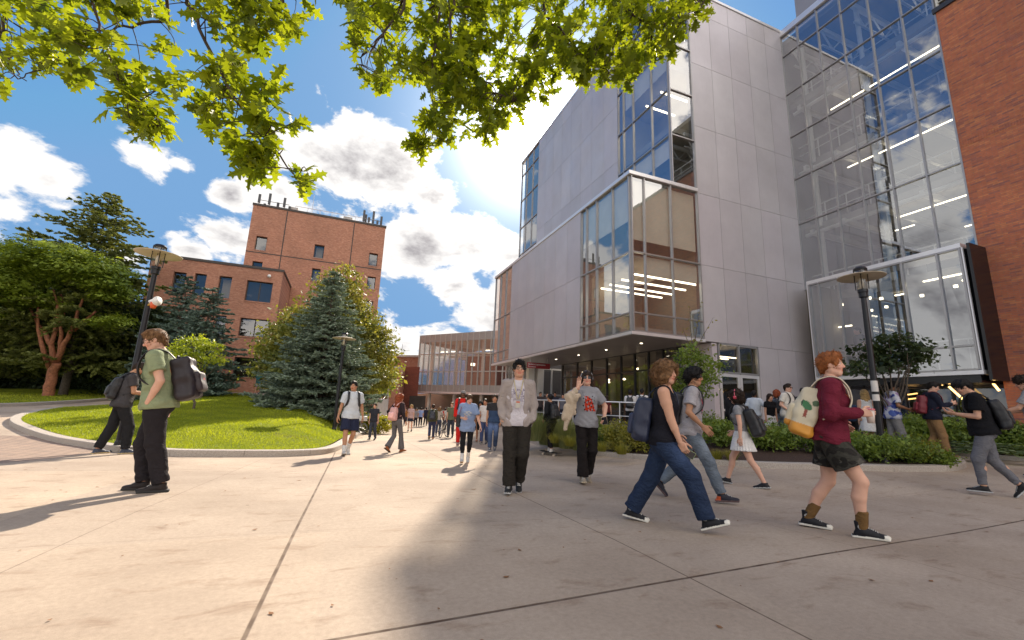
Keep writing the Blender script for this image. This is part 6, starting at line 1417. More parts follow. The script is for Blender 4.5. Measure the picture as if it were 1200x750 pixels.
def glasses(dark=False,col=(.02,.02,.02)):
    def f(p):
        L=lambda x,y,z:p.HC+p.hr*x+p.hf*y+p.hu*z; mb=MB()
        for q in(-1,1):
            a=np.linspace(0,6.2832,17); R_=.0235 if not dark else .026; P=[L(q*.032+R_*math.cos(t)*1.05,.1005-.10*abs(.032+0*R_),.010+R_*.82*math.sin(t)) for t in a]
            mb.tube(P,.0026,5)
            if dark: n=mb.n; 
            if dark: mb.add([P[i] for i in range(16)],[tuple(range(16))]); mb.add([P[i]-p.hf*.002 for i in range(16)],[tuple(range(15,-1,-1))])
            mb.tube([L(q*.056,.096,.014),L(q*.074,.07,.014),L(q*.08,.0,.010),L(q*.079,-.02,.0)],.0024,5)
        mb.tube([L(-.009,.101,.014),L(.009,.101,.014)],.0024,5); mb.c=[np.tile(np.array(col,float),(len(v),1)) for v in mb.v]; mbp(mb,'sunglasses' if dark else 'glasses',M_gloss,p.root,p.s,False)
    return f
def headphones(col,band=None,k=1.):
    def f(p):
        L=lambda x,y,z:p.HC+p.hr*x+p.hf*y+p.hu*z; mb=MB(); a=np.linspace(-.1,math.pi+.1,16); mb.tube([L(.096*k*math.cos(t),-.005,.02+.115*k*math.sin(t)) for t in a],.011,7)
        for q in(-1,1): mb.tube([L(q*.078,-.005,.0),L(q*.088*k,-.005,.0),L(q*.098*k,-.005,.0),L(q*.112*k,-.005,.0)],[.030,.036,.036,.026],14)
        cs=[]; 
        for i,v in enumerate(mb.v): cs.append(np.tile(np.array(band if (i==0 and band) else col,float),(len(v),1)))
        mb.c=cs; mbp(mb,'headphones',M_gloss,p.root,p.s)
    return f
def phone(label,at,ax_up,ax_n,col=(.01,.01,.012),sz=(.037,.075,.0045),name='phone',cat='phone'):
    """at: local point; long axis ax_up; screen normal ax_n (person axes)"""
    def f(p):
        root=own(p,name,label,cat); u=unit(A3(*ax_up)); n=A3(*ax_n); n=unit(n-u*(n@u)); b=np.cross(u,n); c=at(p); mb=MB(); mb.obox(c*p.s,b*sz[0]*p.s,u*sz[1]*p.s,n*sz[2]*p.s); mb.c=[np.tile(np.array(col,float),(len(v),1)) for v in mb.v]; mb.build('case',M_gloss,root,local=True,bevel=.003)
        mb=MB(); mb.obox((c+n*(sz[2]+.0006))*p.s,b*sz[0]*.9*p.s,u*sz[1]*.94*p.s,n*.0006*p.s); mb.c=[np.tile((.02,.02,.025),(8,1))]; mb.build('screen',M_gloss,root,local=True)
    return f
def hair_strands(n,col,rad,ln,seed=0,drop=.3):
    """loose curls standing off the head, as fine tubes"""
    def f(p):
        rs=np.random.RandomState(seed); mb=MB()
        for _ in range(n):
            d=unit(rs.normal(size=3)); 
            if d@p.hf>.35 or d@p.hu<-.75: continue
            P=[]; c=p.HC+p.hu*.02-p.hf*.03+(p.hr*(d@p.hr)*rad[0]+p.hf*(d@p.hf)*rad[1]+p.hu*(d@p.hu)*rad[2]); ph=rs.rand()*6; t1=unit(np.cross(d,rs.normal(size=3))); t2=np.cross(d,t1); l=ln*rs.uniform(.5,1.2)
            for k in range(9): t=k/8; P.append(c+d*l*t*.7+(t1*math.cos(9*t+ph)+t2*math.sin(9*t+ph))*.013*(1-.2*t)-A3(0,0,1)*drop*l*t*t)
            mb.tube(P,np.linspace(.004,.0015,9),4,cap=False)
        mb.c=[np.tile(np.array(col,float),(len(v),1)) for v in mb.v]; mbp(mb,'loose_curls',M_hair,p.root,p.s)
    return f
# ---------- the people
C_=lambda r,g,b: srgb(r,g,b)
def patt(base,cols,f=22,th=.35,seed=0):
    """printed cloth: blotches of other colours"""
    def g(V,p):
        c=np.tile(np.array(base,float),(len(V),1)); x,y,z=V.T
        for i,k in enumerate(cols):
            n=np.sin(f*x+2*np.sin(f*.7*z+i*2+seed))*np.sin(f*1.1*z+2*np.sin(f*.6*x+i*3.1)+i)+.5*np.sin(f*1.6*y+f*x*.6+i*1.7); c[n>th]=k
        return c
    return g
def chest(base,fn,back=False):
    """print on the chest: fn(u,w)->(mask,colour); u across, w up, metres from the chest centre"""
    def g(V,p):
        c=np.tile(np.array(base,float),(len(V),1)) if not callable(base) else base(V,p); d=V-(p.P+p.up*.33); u=d@p.rt; w=d@p.up; f=d@p.fw; ok=(f<-.04) if back else (f>.04)
        for m,k in fn(u,w): c[ok&m]=k
        return c
    return g
JEAN=(.045,.075,.14); LJEAN=(.20,.25,.31); BLK=(.012,.012,.014); NAVY=(.018,.024,.055); WHT=(.68,.67,.66)
def jean(c,fade=.8):
    def g(V,p):
        o=np.tile(np.array(c,float),(len(V),1)); 
        for k in 'RL':
            m=np.exp(-((V-(p.HP[k]*.6+p.kn[k]*.4)-[0,.07,0])**2).sum(1)/.02); o*=(1+fade*m)[:,None]
        return o
    return g
HT=dict(kind='hightop',col=(.012,.012,.016),sole=(.66,.63,.56),toe=(.66,.63,.56))
SN=dict(col=(.02,.02,.022),sole=(.55,.53,.5))
P1=person('young man in a sage-green t-shirt standing at the left, black backpack on one shoulder',166,576.5,387,-112,(.02,.0,0,0,10),(-.17,.02,0,0,-12),handR=(.22,-.02,.90),handL=(-.205,.04,.93),
  lean=8,head=(-8,-22),skin='fair',hair=('short','lightbrown'),stand=.9985,build=1.03,palmL=(1,.2,0),fdirL=(.1,.15,-1),curlL=None,
  shirt=dict(col=chest((.25,.29,.17),lambda u,w:[((np.abs(u)<.10)&(np.abs(w)<.085),(.45,.20,.10)),((np.abs(u-.02)<.05)&(np.abs(w+.03)<.05),(.35,.02,.02)),((np.abs(u+.045)<.03)&(np.abs(w+.01)<.05),(.05,.14,.05)),((np.abs(u)<.09)&(np.abs(w-.062)<.014),(.42,.05,.03))],back=True),sleeve=.62,loose=.032,hem=-.06,wr=.005),pants=dict(col=(.022,.019,.022),hip=.02,knee=.03,ankle=.035,end=.98,wr=.007),shoes=dict(col=(.02,.015,.015),sole=(.03,.03,.03)),
  extras=[glasses(col=(.05,.04,.03)),backpack('bulky black backpack on the man in the green t-shirt',col=(.02,.014,.018),w=.34,h=.48,d=.20,back=.19,dz=.25,straps='L',acc=(.4,.02,.02),shift=.03,sag=10,push=.01)])
P2=person('man in a charcoal t-shirt bent over his phone, mostly hidden behind the man in green',131,532,424,42,(.16,.03,0,0,15),(-.20,-.02,0,0,-20),handR=(.12,.33,1.10),handL=(-.06,.34,1.12),lean=6,head=(5,-35),skin='tan',hair=('short','dark'),
  shirt=dict(col=(.055,.052,.055),sleeve=.6,loose=.03,hem=-.07),pants=dict(col=(.018,.018,.02),hip=.02,knee=.03,ankle=.03,end=.97,wr=.006),shoes=dict(col=(.05,.06,.09),sole=(.55,.42,.22)),extras=[backpack('plain black backpack on the man bent over his phone',col=BLK,w=.28,h=.42,d=.14)])
P3=person('young man in a pale blue t-shirt and navy shorts walking beside the lawn kerb',406,533.5,446,150,(.20,.02,0,12,0),(-.16,.03,.05,-28,0),handR=(.30,.02,.86),handL=(-.30,-.04,.87),lean=2,head=(28,0),skin='brown' if False else 'tan',hair=('short','black'),
  shirt=dict(col=(.52,.56,.60),sleeve=.72,loose=.034,hem=-.07,wr=.004),pants=dict(kind='shorts',col=(.02,.024,.05),end=.82,hip=.024,knee=.035),shoes=dict(col=(.45,.43,.4),sole=(.3,.25,.2),sock=(.6,.6,.58),sockh=.14),
  extras=[backpack('black backpack worn by the man in the pale blue t-shirt',col=BLK,w=.26,h=.40,d=.13,push=.012)])
P4=person('woman with long auburn hair walking away in flared grey trousers, pink backpack on',462,530.5,461,30,(.20,.0,0,6,0),(-.22,.0,.07,-32,0),handR=(.24,.12,.92),handL=(-.30,.05,1.0),lean=3,head=(8,0),male=False,skin='light',hair=('verylong','auburn'),
  shirt=dict(col=(.03,.022,.025),sleeve=1.95,loose=.018,hem=.0),pants=dict(col=(.12,.115,.12),hip=.006,knee=.008,ankle=.06,end=1.0),shoes=dict(col=(.28,.09,.03),sole=(.12,.05,.02)),extras=[backpack('pale pink backpack on the auburn-haired woman',col=(.60,.33,.30),w=.28,h=.40,d=.15,dz=.22,back=.16)])
P14=person('young man in an open grey jacket, badge on a lanyard, hands in pockets, walking nearer',603,577,421.5,180,(.14,.0,0,4,4),(-.10,.03,.05,-26,0),handR=(.20,.07,.92),handL=(-.20,.07,.92),lean=0,head=(-6,3),skin='light',hair=('swept','black'),build=.97,fdirR=(-.25,.35,-1),fdirL=(.25,.35,-1),curlR=None,curlL=None,poleR=(.6,-1,0),poleL=(-.6,-1,0),
  shirt=dict(name='jacket',col=(.36,.31,.29),sleeve=1.97,loose=.026,sl_loose=.022,hem=-.07,open=.075,wr=.007,hood=True,cuff=True,under=chest((.58,.54,.58),lambda u,w:[((np.abs(u)<.12)&(np.abs(w-.02)<.085)&(np.sin(150*u+4*np.sin(60*w))*np.sin(170*w+3*np.sin(70*u))>.28),(.20,.17,.24))])),
  pants=dict(col=(.028,.024,.020),hip=.026,knee=.034,ankle=.045,end=1.0,wr=.007),shoes=dict(col=(.02,.02,.02),sole=(.5,.5,.5)),extras=[glasses()])
def lanyard(p):
    mb=MB(); g=lambda x,y,z:p.P+p.rt*x+p.fw*y+p.up*z; ribbon(mb,[g(-.06,-.02,.60),g(-.065,.07,.56),g(-.045,.15,.45),g(-.01,.168,.29)],.014,.003,p.rt); ribbon(mb,[g(.06,-.02,.60),g(.065,.07,.56),g(.045,.15,.45),g(.01,.168,.29)],.014,.003,p.rt); mb.c=[np.tile((.50,.42,.26),(len(v),1)) for v in mb.v]; o=mbp(mb,'lanyard',M_cloth,p.root,p.s)
    mb=MB(); mb.obox(g(0,.175,.225)*p.s,p.rt*.033*p.s,p.up*.045*p.s,p.fw*.003*p.s); mb.c=[np.tile((.50,.46,.40),(8,1))]; mb.obox(g(0,.1795,.255)*p.s,p.rt*.024*p.s,p.up*.009*p.s,p.fw*.001*p.s); mb.c.append(np.tile((.5,.08,.02),(8,1))); mb.c=mb.c[:2] if len(mb.c)>2 else mb.c; mb.c=[np.tile((.50,.46,.40),(8,1)),np.tile((.55,.10,.03),(8,1))]; mb.build('badge',M_gloss,p.root,local=True)
lanyard(P14)
P16=person('waving woman in a grey t-shirt with a red print, dark sunglasses and headphones',687,566,434,176,(.10,.0,0,6,6),(-.14,.03,.05,-26,0),handR=(.175,.16,1.50),handL=(-.25,.17,1.03),lean=0,tilt=0,head=(10,4),male=False,skin='fair',hair=('long','dark'),
  curlR=.06,spread=.55,palmR=(-.15,1,0),fdirR=(-.05,.05,1),poleR=(.8,-.3,-1),poleL=(-.9,-.6,-.3),thumbs=.2,
  shirt=dict(col=chest((.27,.27,.29),lambda u,w:[((np.abs(u+.0-.25*w)<.07-.25*(w+.04))&(np.abs(w+.03)<.12)&(np.sin(70*u+30*w)*np.sin(60*w-40*u)>-.45),(.55,.045,.02)),((np.abs(u)<.10)&(np.abs(w+.03)<.13)&(np.sin(95*u-30*w+1)*np.sin(80*w+40*u)>.55),(.02,.01,.01))]),sleeve=.75,loose=.03,hem=-.075,wr=.006),
  pants=dict(col=(.016,.013,.013),hip=.012,knee=.022,ankle=.055,end=.99,wr=.007),shoes=dict(col=(.30,.25,.19),sole=(.5,.42,.3)),extras=[glasses(True),headphones((.05,.05,.055),(.35,.35,.37))])
def draped(p):
    root=own(p,'jacket','cream knitted jacket draped over the waving woman\'s raised arm','jacket'); r=.011; c=p.P+p.rt*.17+p.fw*.10+p.up*.18; T=Field(c-.55,c+.55,r); a=p.el['R']*.75+p.wr['R']*.25; e=p.el['R']
    T.add(rc(e*.4+p.wr['R']*.6+p.rt*-.02,e+p.fw*.02,.05,.062),.03); T.add(rc(e+p.fw*.05-p.rt*.02,e+A3(.015,.06,-.30),.055,.075,p.fw,.55),.05); T.add(rc(e-p.rt*.04+p.fw*.05,e+A3(-.05,.06,-.22),.05,.07,p.fw,.5),.05); T.add(rc(e+A3(.03,.05,-.28),e+A3(.035,.05,-.50),.06,.035,p.fw,.55),.04); T.add(rc(e+A3(-.13,.09,.02),e+A3(-.06,.07,-.05),.05,.06,p.fw,.6),.04)
    T.noise(lambda x,y,z:.010*np.sin(60*x+4*np.sin(7*z)+30*y)+.005*wrk(x,y,z,3)); V,Q=T.mesh(); mk('jacket_cloth',[(V,Q,colr((.52,.42,.31),V))],M_cloth,root,p.s)
draped(P16)
phone('cream folded booklet held at her waist by the waving woman','',(0,1,.3),(0,1,.2)) if False else phone('small cream card wallet held at her waist by the waving woman',lambda p:p.wr['L']+unit(p.wr['L']-p.el['L'])*.09+A3(.0,.03,.01),(.3,.35,1),(.2,1,0),(.55,.45,.32),(.045,.065,.008),'card_wallet','wallet')(P16)
P17=person('curly-haired woman in a black tank top and dark blue jeans striding to the right',780,617,423,116,(.40,-.01,.035,20,0),(-.36,.0,.0,-8,0),handR=(.15,.20,.80),handL=(-.17,.12,.90),lean=3,twist=-4,head=(26,0),male=False,skin='light',hair=('bob','lightbrown'),build=1.16,hipx=.098,
  curlR=.75,palmR=(-.8,.2,0),fdirR=(-.1,.45,-.8),poleR=(.3,-1,0),poleL=(-.2,-1,0),
  shirt=dict(kind='tank',col=(.011,.011,.016),loose=.014,hem=-.06,wr=.003,name='tank_top'),pants=dict(col=jean((.022,.036,.075),.7),mat=M_denim,hip=.014,knee=.032,ankle=.048,end=.985,wr=.0055),shoes=HT,
  extras=[backpack('navy backpack on the woman in the black tank top',col=(.016,.022,.05),w=.30,h=.47,d=.18,dz=.20,back=.17,straps='L'),hair_strands(520,(.22,.115,.055),(.10,.115,.12),.075,3,.25)])
phone('pale green phone in the hand of the woman in the black tank top',lambda p:p.wr['R']+unit(p.wr['R']-p.el['R']+A3(-.02,.05,0))*.085+A3(-.028,.02,-.02),(0,.8,-.45),(1,.0,0),(.22,.30,.14))(P17)
P18=person('man in sunglasses, grey t-shirt and light jeans walking beside the curly-haired woman',812,586,430,110,(.34,.0,.0,4,0),(-.40,.0,.075,-48,0),handR=(.22,.15,.92),handL=(-.20,-.12,.95),lean=5,head=(10,-2),skin='tan',hair=('curlytop','black'),
  curlR=.35,fdirR=(-.1,.7,-.7),shirt=dict(col=chest((.36,.34,.36),lambda u,w:[((np.abs(u-.01)<.075)&(np.abs(w-.0)<.10)&(np.sin(90*u)*np.sin(70*w+1)>-.35),(.40,.02,.03)),((np.abs(u)<.10)&(np.abs(w+.0)<.12)&(np.sin(75*u+2)*np.sin(60*w)>.55),(.05,.06,.14))]),sleeve=.66,loose=.03,hem=-.07,wr=.006),
  pants=dict(col=jean((.15,.18,.22),.5),mat=M_denim,hip=.014,knee=.022,ankle=.03,end=.97,wr=.008),shoes=dict(col=(.02,.02,.03),sole=(.10,.06,.06),acc=(.55,.10,.03)),extras=[glasses(True),backpack('black backpack on the man in the grey t-shirt and sunglasses',col=(.014,.014,.018),w=.30,h=.45,d=.14,back=.165,dz=.26),])
P19=person('woman in a short white pleated skirt and grey top walking left with pink headphones',873,570,457,-52,(.30,.0,.0,6,0),(-.33,.0,.01,-8,0),handR=(.18,.16,.95),handL=(-.26,-.02,.86),lean=3,head=(0,-3),male=False,skin='fair',hair=('bob','dark'),
  shirt=dict(col=(.25,.25,.26),sleeve=.45,loose=.008,hem=.04,wr=.002),pants=dict(kind='skirt',col=(.66,.64,.62),end=-.26,flare=.13,pleats=26),shoes=dict(col=(.015,.015,.018),sole=(.5,.5,.48),toe=None),
  extras=[headphones((.60,.06,.10),(.5,.08,.11),1.22),backpack('large black backpack with a small red tag, on the woman in the white skirt',col=(.014,.014,.016),w=.34,h=.50,d=.19,back=.18,dz=.24,acc=(.5,.04,.02),sag=16)])
def camo(V,p): return patt((.045,.043,.036),[(.018,.017,.015),(.075,.07,.06),(.022,.02,.018)],30,.5)(V,p)
P20=person('short-haired redhead in a maroon sweatshirt and camouflage shorts carrying a paper cup',984,625,412,124,(.17,-.01,.0,2,0),(-.24,.0,.0,-2,0),stand=.982,handR=(.15,.25,1.13),handL=(-.14,.1,1.02),lean=5,head=(8,4),male=False,skin='fair',hair=('swept','ginger'),build=1.12,hipx=.1,kneeR=(.1,1,.2),
  curlR=[.75,.8,.85,.9],palmR=(-1,.1,0),fdirR=(-.15,1,.05),poleR=(.5,-.8,-.6),thumbs=.8,
  shirt=dict(name='sweatshirt',col=chest((.14,.016,.032),lambda u,w:[((np.abs(u)<.12)&(np.abs(w-.035-.5*u*u*8)<.012)&(np.sin(190*u)>-.5),(.42,.13,.03)),((np.abs(u)<.11)&(np.abs(w+.01)<.028)&(np.sin(120*u+3*np.sin(90*w))>.35),(.10,.05,.12)),((np.abs(u)<.11)&(np.abs(w+.055)<.012)&(np.sin(170*u)>-.4),(.38,.13,.03))]),sleeve=1.95,loose=.034,hem=-.05,wr=.008,cuff=True),
  pants=dict(kind='shorts',col=camo,end=.66,hip=.016,knee=.035,wr=.004),shoes=dict(HT,sock=(.16,.09,.035),sockh=.15),
  extras=[lambda p: None])
def cream_bag(V,p,c,M):
    l=(V-c)@M.T; o=np.tile(np.array((.62,.54,.38)),(len(V),1)); o[l[:,2]<-.13]=(.62,.27,.03); q=np.hypot(l[:,1]+.02+.5*(l[:,2]-.06),l[:,2]-.06)<.045; o[q&(l[:,0]>.05)]=(.03,.16,.05); o[(np.hypot(l[:,1]-.05,l[:,2]-.10)<.03)&(l[:,0]>.05)]=(.06,.12,.05); o[(np.abs(l[:,1]+.01)<.014)&(np.abs(l[:,2]+.02)<.04)&(l[:,0]>.05)]=(.25,.04,.02); return o
backpack('cream backpack with an orange base carried by the redhead in maroon',w=.36,h=.50,d=.20,back=.14,dz=.22,tp=.34,colf=cream_bag,strapcol=(.62,.54,.40),push=.02,sag=14)(P20)
def cup(p):
    root=own(p,'paper_cup','white paper cup with a pink lid in the hand of the redhead in maroon','cup'); c=p.wr['R']+p.fw*.075-p.rt*.035; mb=MB(); s=p.s
    mb.lathe([(0,-.085),(.028,-.085),(.038,.035),(.0,.035)],tuple(c),20); mb.c=[np.tile((.6,.5,.44),(len(mb.v[0]),1))]; mbp(mb,'cup_body',M_gloss,root,s)
    mb=MB(); mb.lathe([(0,.0355),(.041,.0355),(.041,.044),(.033,.052),(0,.052)],tuple(c),20); mb.c=[np.tile((.55,.13,.16),(len(mb.v[0]),1))]; mbp(mb,'lid',M_gloss,root,s)
cup(P20)
P21=person('man in a black t-shirt and grey joggers walking left, head bowed over his phone',1166,582,445,-54,(-.30,.0,.06,-50,0),(.12,.0,.0,0,0),stand=.985,handR=(.05,.29,1.18),handL=(-.09,.30,1.17),lean=7,head=(0,-32),skin='light',hair=('short','black'),build=1.03,
  curlR=.5,curlL=.55,palmL=(.4,-.3,1),palmR=(-.4,-.3,1),fdirL=(.15,1,.25),fdirR=(-.15,1,.25),poleL=(-.4,-.5,-1),poleR=(.4,-.5,-1),
  shirt=dict(col=(.009,.009,.011),sleeve=.68,loose=.04,hem=-.06,wr=.006),pants=dict(name='joggers',col=(.14,.14,.155),hip=.02,knee=.022,ankle=.008,end=.93,wr=.007),shoes=dict(col=(.012,.012,.014),sole=(.45,.45,.45)),
  extras=[glasses(),backpack('black backpack on the man in grey joggers at the right',col=(.008,.008,.010),w=.32,h=.46,d=.15,back=.19,dz=.24,push=.02),phone('black phone in the hands of the man in grey joggers',lambda p:(p.wr['R']+p.wr['L'])/2+p.fw*.10+p.up*.02,(0,.75,.5),(0,-.5,.75))])
P11=person('woman in an oversized blue t-shirt and black leggings looking down as she walks',545,543,462,176,(.18,.0,0,10,0),(-.16,.02,.05,-30,0),handR=(.10,.20,1.12),handL=(-.36,.12,.90),lean=2,head=(-22,-22),male=False,skin='fair',hair=('bun','brown'),build=1.08,
  shirt=dict(col=chest((.22,.29,.45),lambda u,w:[((np.hypot(u,w*1.3)<.10)&(np.sin(60*u)*np.sin(70*w)>-.1),(.42,.42,.42))]),sleeve=.8,loose=.05,hem=-.14,wr=.007),pants=dict(kind='leggings',col=(.012,.012,.014),hip=.004,knee=.004,ankle=.002,end=.9),shoes=dict(col=(.4,.4,.4),sole=(.45,.25,.10),sock=(.6,.6,.6),sockh=.16),
  extras=[lambda p:None])
def tote(p):
    root=own(p,'shoulder_bag','black shoulder bag hanging beside the woman in the blue t-shirt','bag'); c=p.P+p.rt*.24+A3(0,-.02,.12); T=Field(c-.25,c+.25,.012); T.add(rbox(c,(.06,.13,.16),.05),.01); T.noise(lambda x,y,z:.006*wrk(x,y,z,1)); V,Q=T.mesh(); mk('bag_body',[(V,Q,colr((.02,.02,.022),V))],M_nylon,root,p.s)
    mb=MB(); ribbon(mb,[c+[0,.1,.13],p.SH['R']+[.02,.1,-.03],p.SH['R']+[-.0,.0,.075],p.SH['R']+[.02,-.1,-.03],c+[0,-.1,.13]],.03,.01,p.fw); mb.c=[np.tile((.35,.03,.02),(len(v),1)) for v in mb.v]; mbp(mb,'strap',M_nylon,root,p.s)
tote(P11)
P10=person('man in a red tracksuit and grey cap behind the woman in the blue t-shirt',539,523,457,172,(.15,.0,0,8,0),(-.14,.02,.06,-32,0),lean=2,head=(-15,0),skin='dark',hair=('buzz','black'),shirt=dict(name='track_jacket',col=(.55,.02,.015),sleeve=1.95,loose=.026,hem=-.07),pants=dict(name='track_trousers',col=(.50,.02,.015),hip=.016,knee=.02,ankle=.02,end=.95),shoes=dict(col=(.25,.12,.1),sole=(.5,.4,.35)),
  extras=[backpack('black backpack on the man in the red tracksuit',col=BLK,push=.01,w=.28,d=.13)])
def cap(col,p):
    L=lambda x,y,z:p.HC+p.hr*x+p.hf*y+p.hu*z; T=Field(p.HC-.25,p.HC+.3,.011); T.add(ell(L(0,-.012,.045),(.088,.108,.085),p.hM.T),.01); T.cut(L(0,0,.045),-p.hu); T.add(ell(L(0,.10,.047),(.065,.075,.009),p.hM.T),.008); V,Q=T.mesh(); mk('cap',[(V,Q,colr(col,V))],M_cloth,p.root,p.s)
cap((.2,.19,.19),P10)
P13=person('man in a navy and black t-shirt and blue jeans near the shadow edge',577,529,462,184,(.12,.0,0,4,0),(-.16,.02,.04,-24,0),lean=1,head=(-10,0),skin='tan',hair=('short','dark'),shirt=dict(col=chest((.03,.028,.03),lambda u,w:[(w<.0,(.035,.06,.12))]),sleeve=.6,loose=.026,hem=-.05),pants=dict(col=jean((.06,.09,.17)),mat=M_denim,hip=.012,knee=.02,ankle=.025,end=.96),shoes=dict(col=(.1,.1,.12),sole=(.5,.5,.5)))
P13b=person('person in a white t-shirt half hidden behind the man in the navy t-shirt',567,521,467,190,(.12,.0,0,4,0),(-.16,.02,.04,-24,0),head=(10,0),skin='tan',hair=('short','dark'),shirt=dict(col=(.55,.53,.5),sleeve=.6,loose=.02,hem=-.07),pants=dict(col=(.05,.07,.15),hip=.012,knee=.02,ankle=.025,end=.96))
P12=person('woman in a black dress walking between the red tracksuit and the navy t-shirt',561,518,470,180,(.14,.0,0,6,0),(-.16,.02,.04,-24,0),male=False,skin='brown',hair=('long','black'),shirt=dict(col=BLK,sleeve=.4,loose=.014,hem=.0),pants=dict(kind='dress',col=BLK,end=-.42,flare=.12,pleats=8),shoes=dict(col=(.3,.12,.06),sole=(.2,.1,.05)))
P15=person('person all in black with a black backpack gliding on a skateboard',645,529,461,-35,(.16,.0,0,0,50),(-.14,.0,0,0,60),handR=(.2,.12,.95),handL=(-.2,.12,.95),lean=5,off=.115,skin='tan',hair=('bun','black'),male=False,shirt=dict(col=BLK,sleeve=1.9,loose=.03,hem=-.08),pants=dict(col=(.012,.01,.012),hip=.012,knee=.012,ankle=.015,end=.94),shoes=dict(col=(.55,.52,.5),sole=(.6,.58,.55)),
  extras=[backpack('black backpack on the skateboarder',col=(.010,.010,.012),w=.30,h=.46,d=.16)])
def skateboard(p):
    g=p.root.location; fwd=A3(math.sin(-p.root.rotation_euler[2]),math.cos(p.root.rotation_euler[2]),0); base=A3(*g); base[2]=float(gz(g[0],g[1])); side=A3(fwd[1],-fwd[0],0)
    root=thing('skateboard',base,'skateboard with pale wheels under the person all in black','skateboard'); mb=MB(); prof=[(-.40,.115),(-.34,.098),(-.26,.093),(.26,.093),(.34,.098),(.40,.115)]
    for a,b in zip(prof[:-1],prof[1:]): mb.obox(base+fwd*(a[0]+b[0])/2+[0,0,(a[1]+b[1])/2],fwd*(b[0]-a[0])/2,side*.095,(0,0,.006))
    mb.build('deck',simple('grip_tape',(.02,.018,.018),.95),root,bevel=.003); 
    for q in(-.24,.24):
        mb=MB(); mb.bar(base+fwd*q-side*.08+[0,0,.04],base+fwd*q+side*.08+[0,0,.04],.02); mb.obox(base+fwd*q+[0,0,.065],fwd*.03,side*.03,(0,0,.022)); t=mb.build('truck',M_mull,root)
        for e in(-1,1): mb=MB(); c=base+fwd*q+side*e*.085+[0,0,.029]; mb.tube([c-side*.018,c+side*.018],.029,14); mb.build('wheel',simple('wheel_urethane',(.6,.5,.4),.5),t,smooth=False)
skateboard(P15)
P22=person('young man in a navy hooded top and tan trousers raising a phone',1100,535,447,118,(.13,.0,0,4,0),(-.15,.0,.03,-18,0),handR=(.06,.36,1.25),handL=(-.06,.34,1.22),lean=3,head=(12,-18),skin='fair',hair=('short','black'),depth=10.0,zf=.36,shirt=dict(name='hooded_top',col=chest((.014,.016,.03),lambda u,w:[((np.abs(u)<.11)&(np.abs(w-.02)<.035)&(np.sin(110*u+30*w)>-.1),(.5,.5,.5))]),sleeve=1.95,loose=.036,hem=-.075,hood=True),pants=dict(col=(.26,.15,.07),hip=.02,knee=.03,ankle=.035,end=.98,wr=.007),shoes=dict(col=(.16,.06,.04),sole=(.3,.25,.2)),
  extras=[glasses(),backpack('dark red backpack on the young man in tan trousers',col=(.16,.012,.02),w=.3,h=.44,d=.16,push=.015),phone('dark phone raised by the young man in tan trousers',lambda p:(p.wr['R']+p.wr['L'])/2+p.fw*.09+p.up*.03,(0,.4,.8),(0,-.8,.4))])
pal=lambda V,p: patt((.50,.50,.56),[(.04,.06,.24),(.08,.12,.35),(.30,.22,.35)],17,.55)(V,p)
P23=person('man in a white and blue floral shirt looking down at his phone',1050,515,447,112,(.1,.0,0,0,0),(-.12,.0,0,-10,0),handR=(.16,.28,1.08),handL=(-.22,.05,.88),lean=2,head=(6,-22),skin='brown',hair=('curlytop','black'),depth=10.6,zf=.34,shirt=dict(col=pal,sleeve=.75,loose=.04,hem=-.10,collar=True),pants=dict(name='joggers',col=(.22,.21,.21),hip=.018,knee=.03,ankle=.02,end=.95),shoes=SN,extras=[phone('small dark phone held by the man in the floral shirt',lambda p:p.wr['R']+p.fw*.09+p.up*.02,(0,.9,.3),(0,-.3,.9))])
P24=person('long-haired woman in a white sleeveless dress beside the right-hand lamp post',1020,515,456,18,(.08,.0,0,0,0),(-.1,.0,0,0,0),male=False,skin='light',hair=('long','blond'),depth=10.9,zf=.34,shirt=dict(kind='tank',col=(.62,.60,.58),loose=.01,hem=.0,name='dress_top'),pants=dict(kind='dress',col=(.62,.60,.58),end=-.34,flare=.12,pleats=10),shoes=SN)
P25=person('stocky man in a white shirt and sunglasses left of the cream backpack',926,515,449,150,(.08,.0,0,0,0),(-.1,.0,0,0,0),handR=(.2,.14,1.0),build=1.15,skin='fair',hair=('short','dark'),depth=11.6,zf=.36,shirt=dict(col=(.62,.58,.52),sleeve=.7,loose=.034,hem=-.10,collar=True),pants=dict(col=(.30,.34,.4),mat=M_denim,end=.95),extras=[glasses(True),backpack('black backpack on the stocky man in the white shirt',col=BLK,w=.26,d=.12)])
P26=person('long-haired woman in a black t-shirt and white skirt behind the shrubs',905,515,461,178,(.06,.0,0,0,0),(-.08,.0,0,0,0),male=False,skin='light',hair=('long','dark'),depth=12.3,zf=.37,shirt=dict(col=BLK,sleeve=.55,loose=.02,hem=.0),pants=dict(kind='skirt',col=(.58,.56,.56),end=-.30,flare=.12,pleats=12))
P27=person('man in a white and pale blue shirt turned toward the doors, behind the white skirt',887,515,457,40,(.1,.0,0,0,0),(-.12,.0,0,0,0),handR=(.3,.25,1.15),handL=(-.2,.2,1.05),skin='dark',hair=('short','black'),depth=12.8,zf=.37,shirt=dict(col=(.50,.54,.60),sleeve=.8,loose=.03,hem=-.05),pants=dict(col=(.4,.38,.36),end=.95))
P28=person('person with reddish-brown hair and a dark backpack half hidden by the stocky man in white',915,515,457,15,(.06,.0,0,0,0),(-.08,.0,0,0,0),male=False,skin='light',hair=('bob','auburn'),depth=12.6,zf=.37,shirt=dict(col=(.10,.12,.16),sleeve=.7,loose=.02,hem=.0),pants=dict(col=LJEAN,mat=M_denim,end=.95),extras=[backpack('small dark backpack on the person with reddish-brown hair',col=(.03,.03,.035),w=.26,d=.12)])
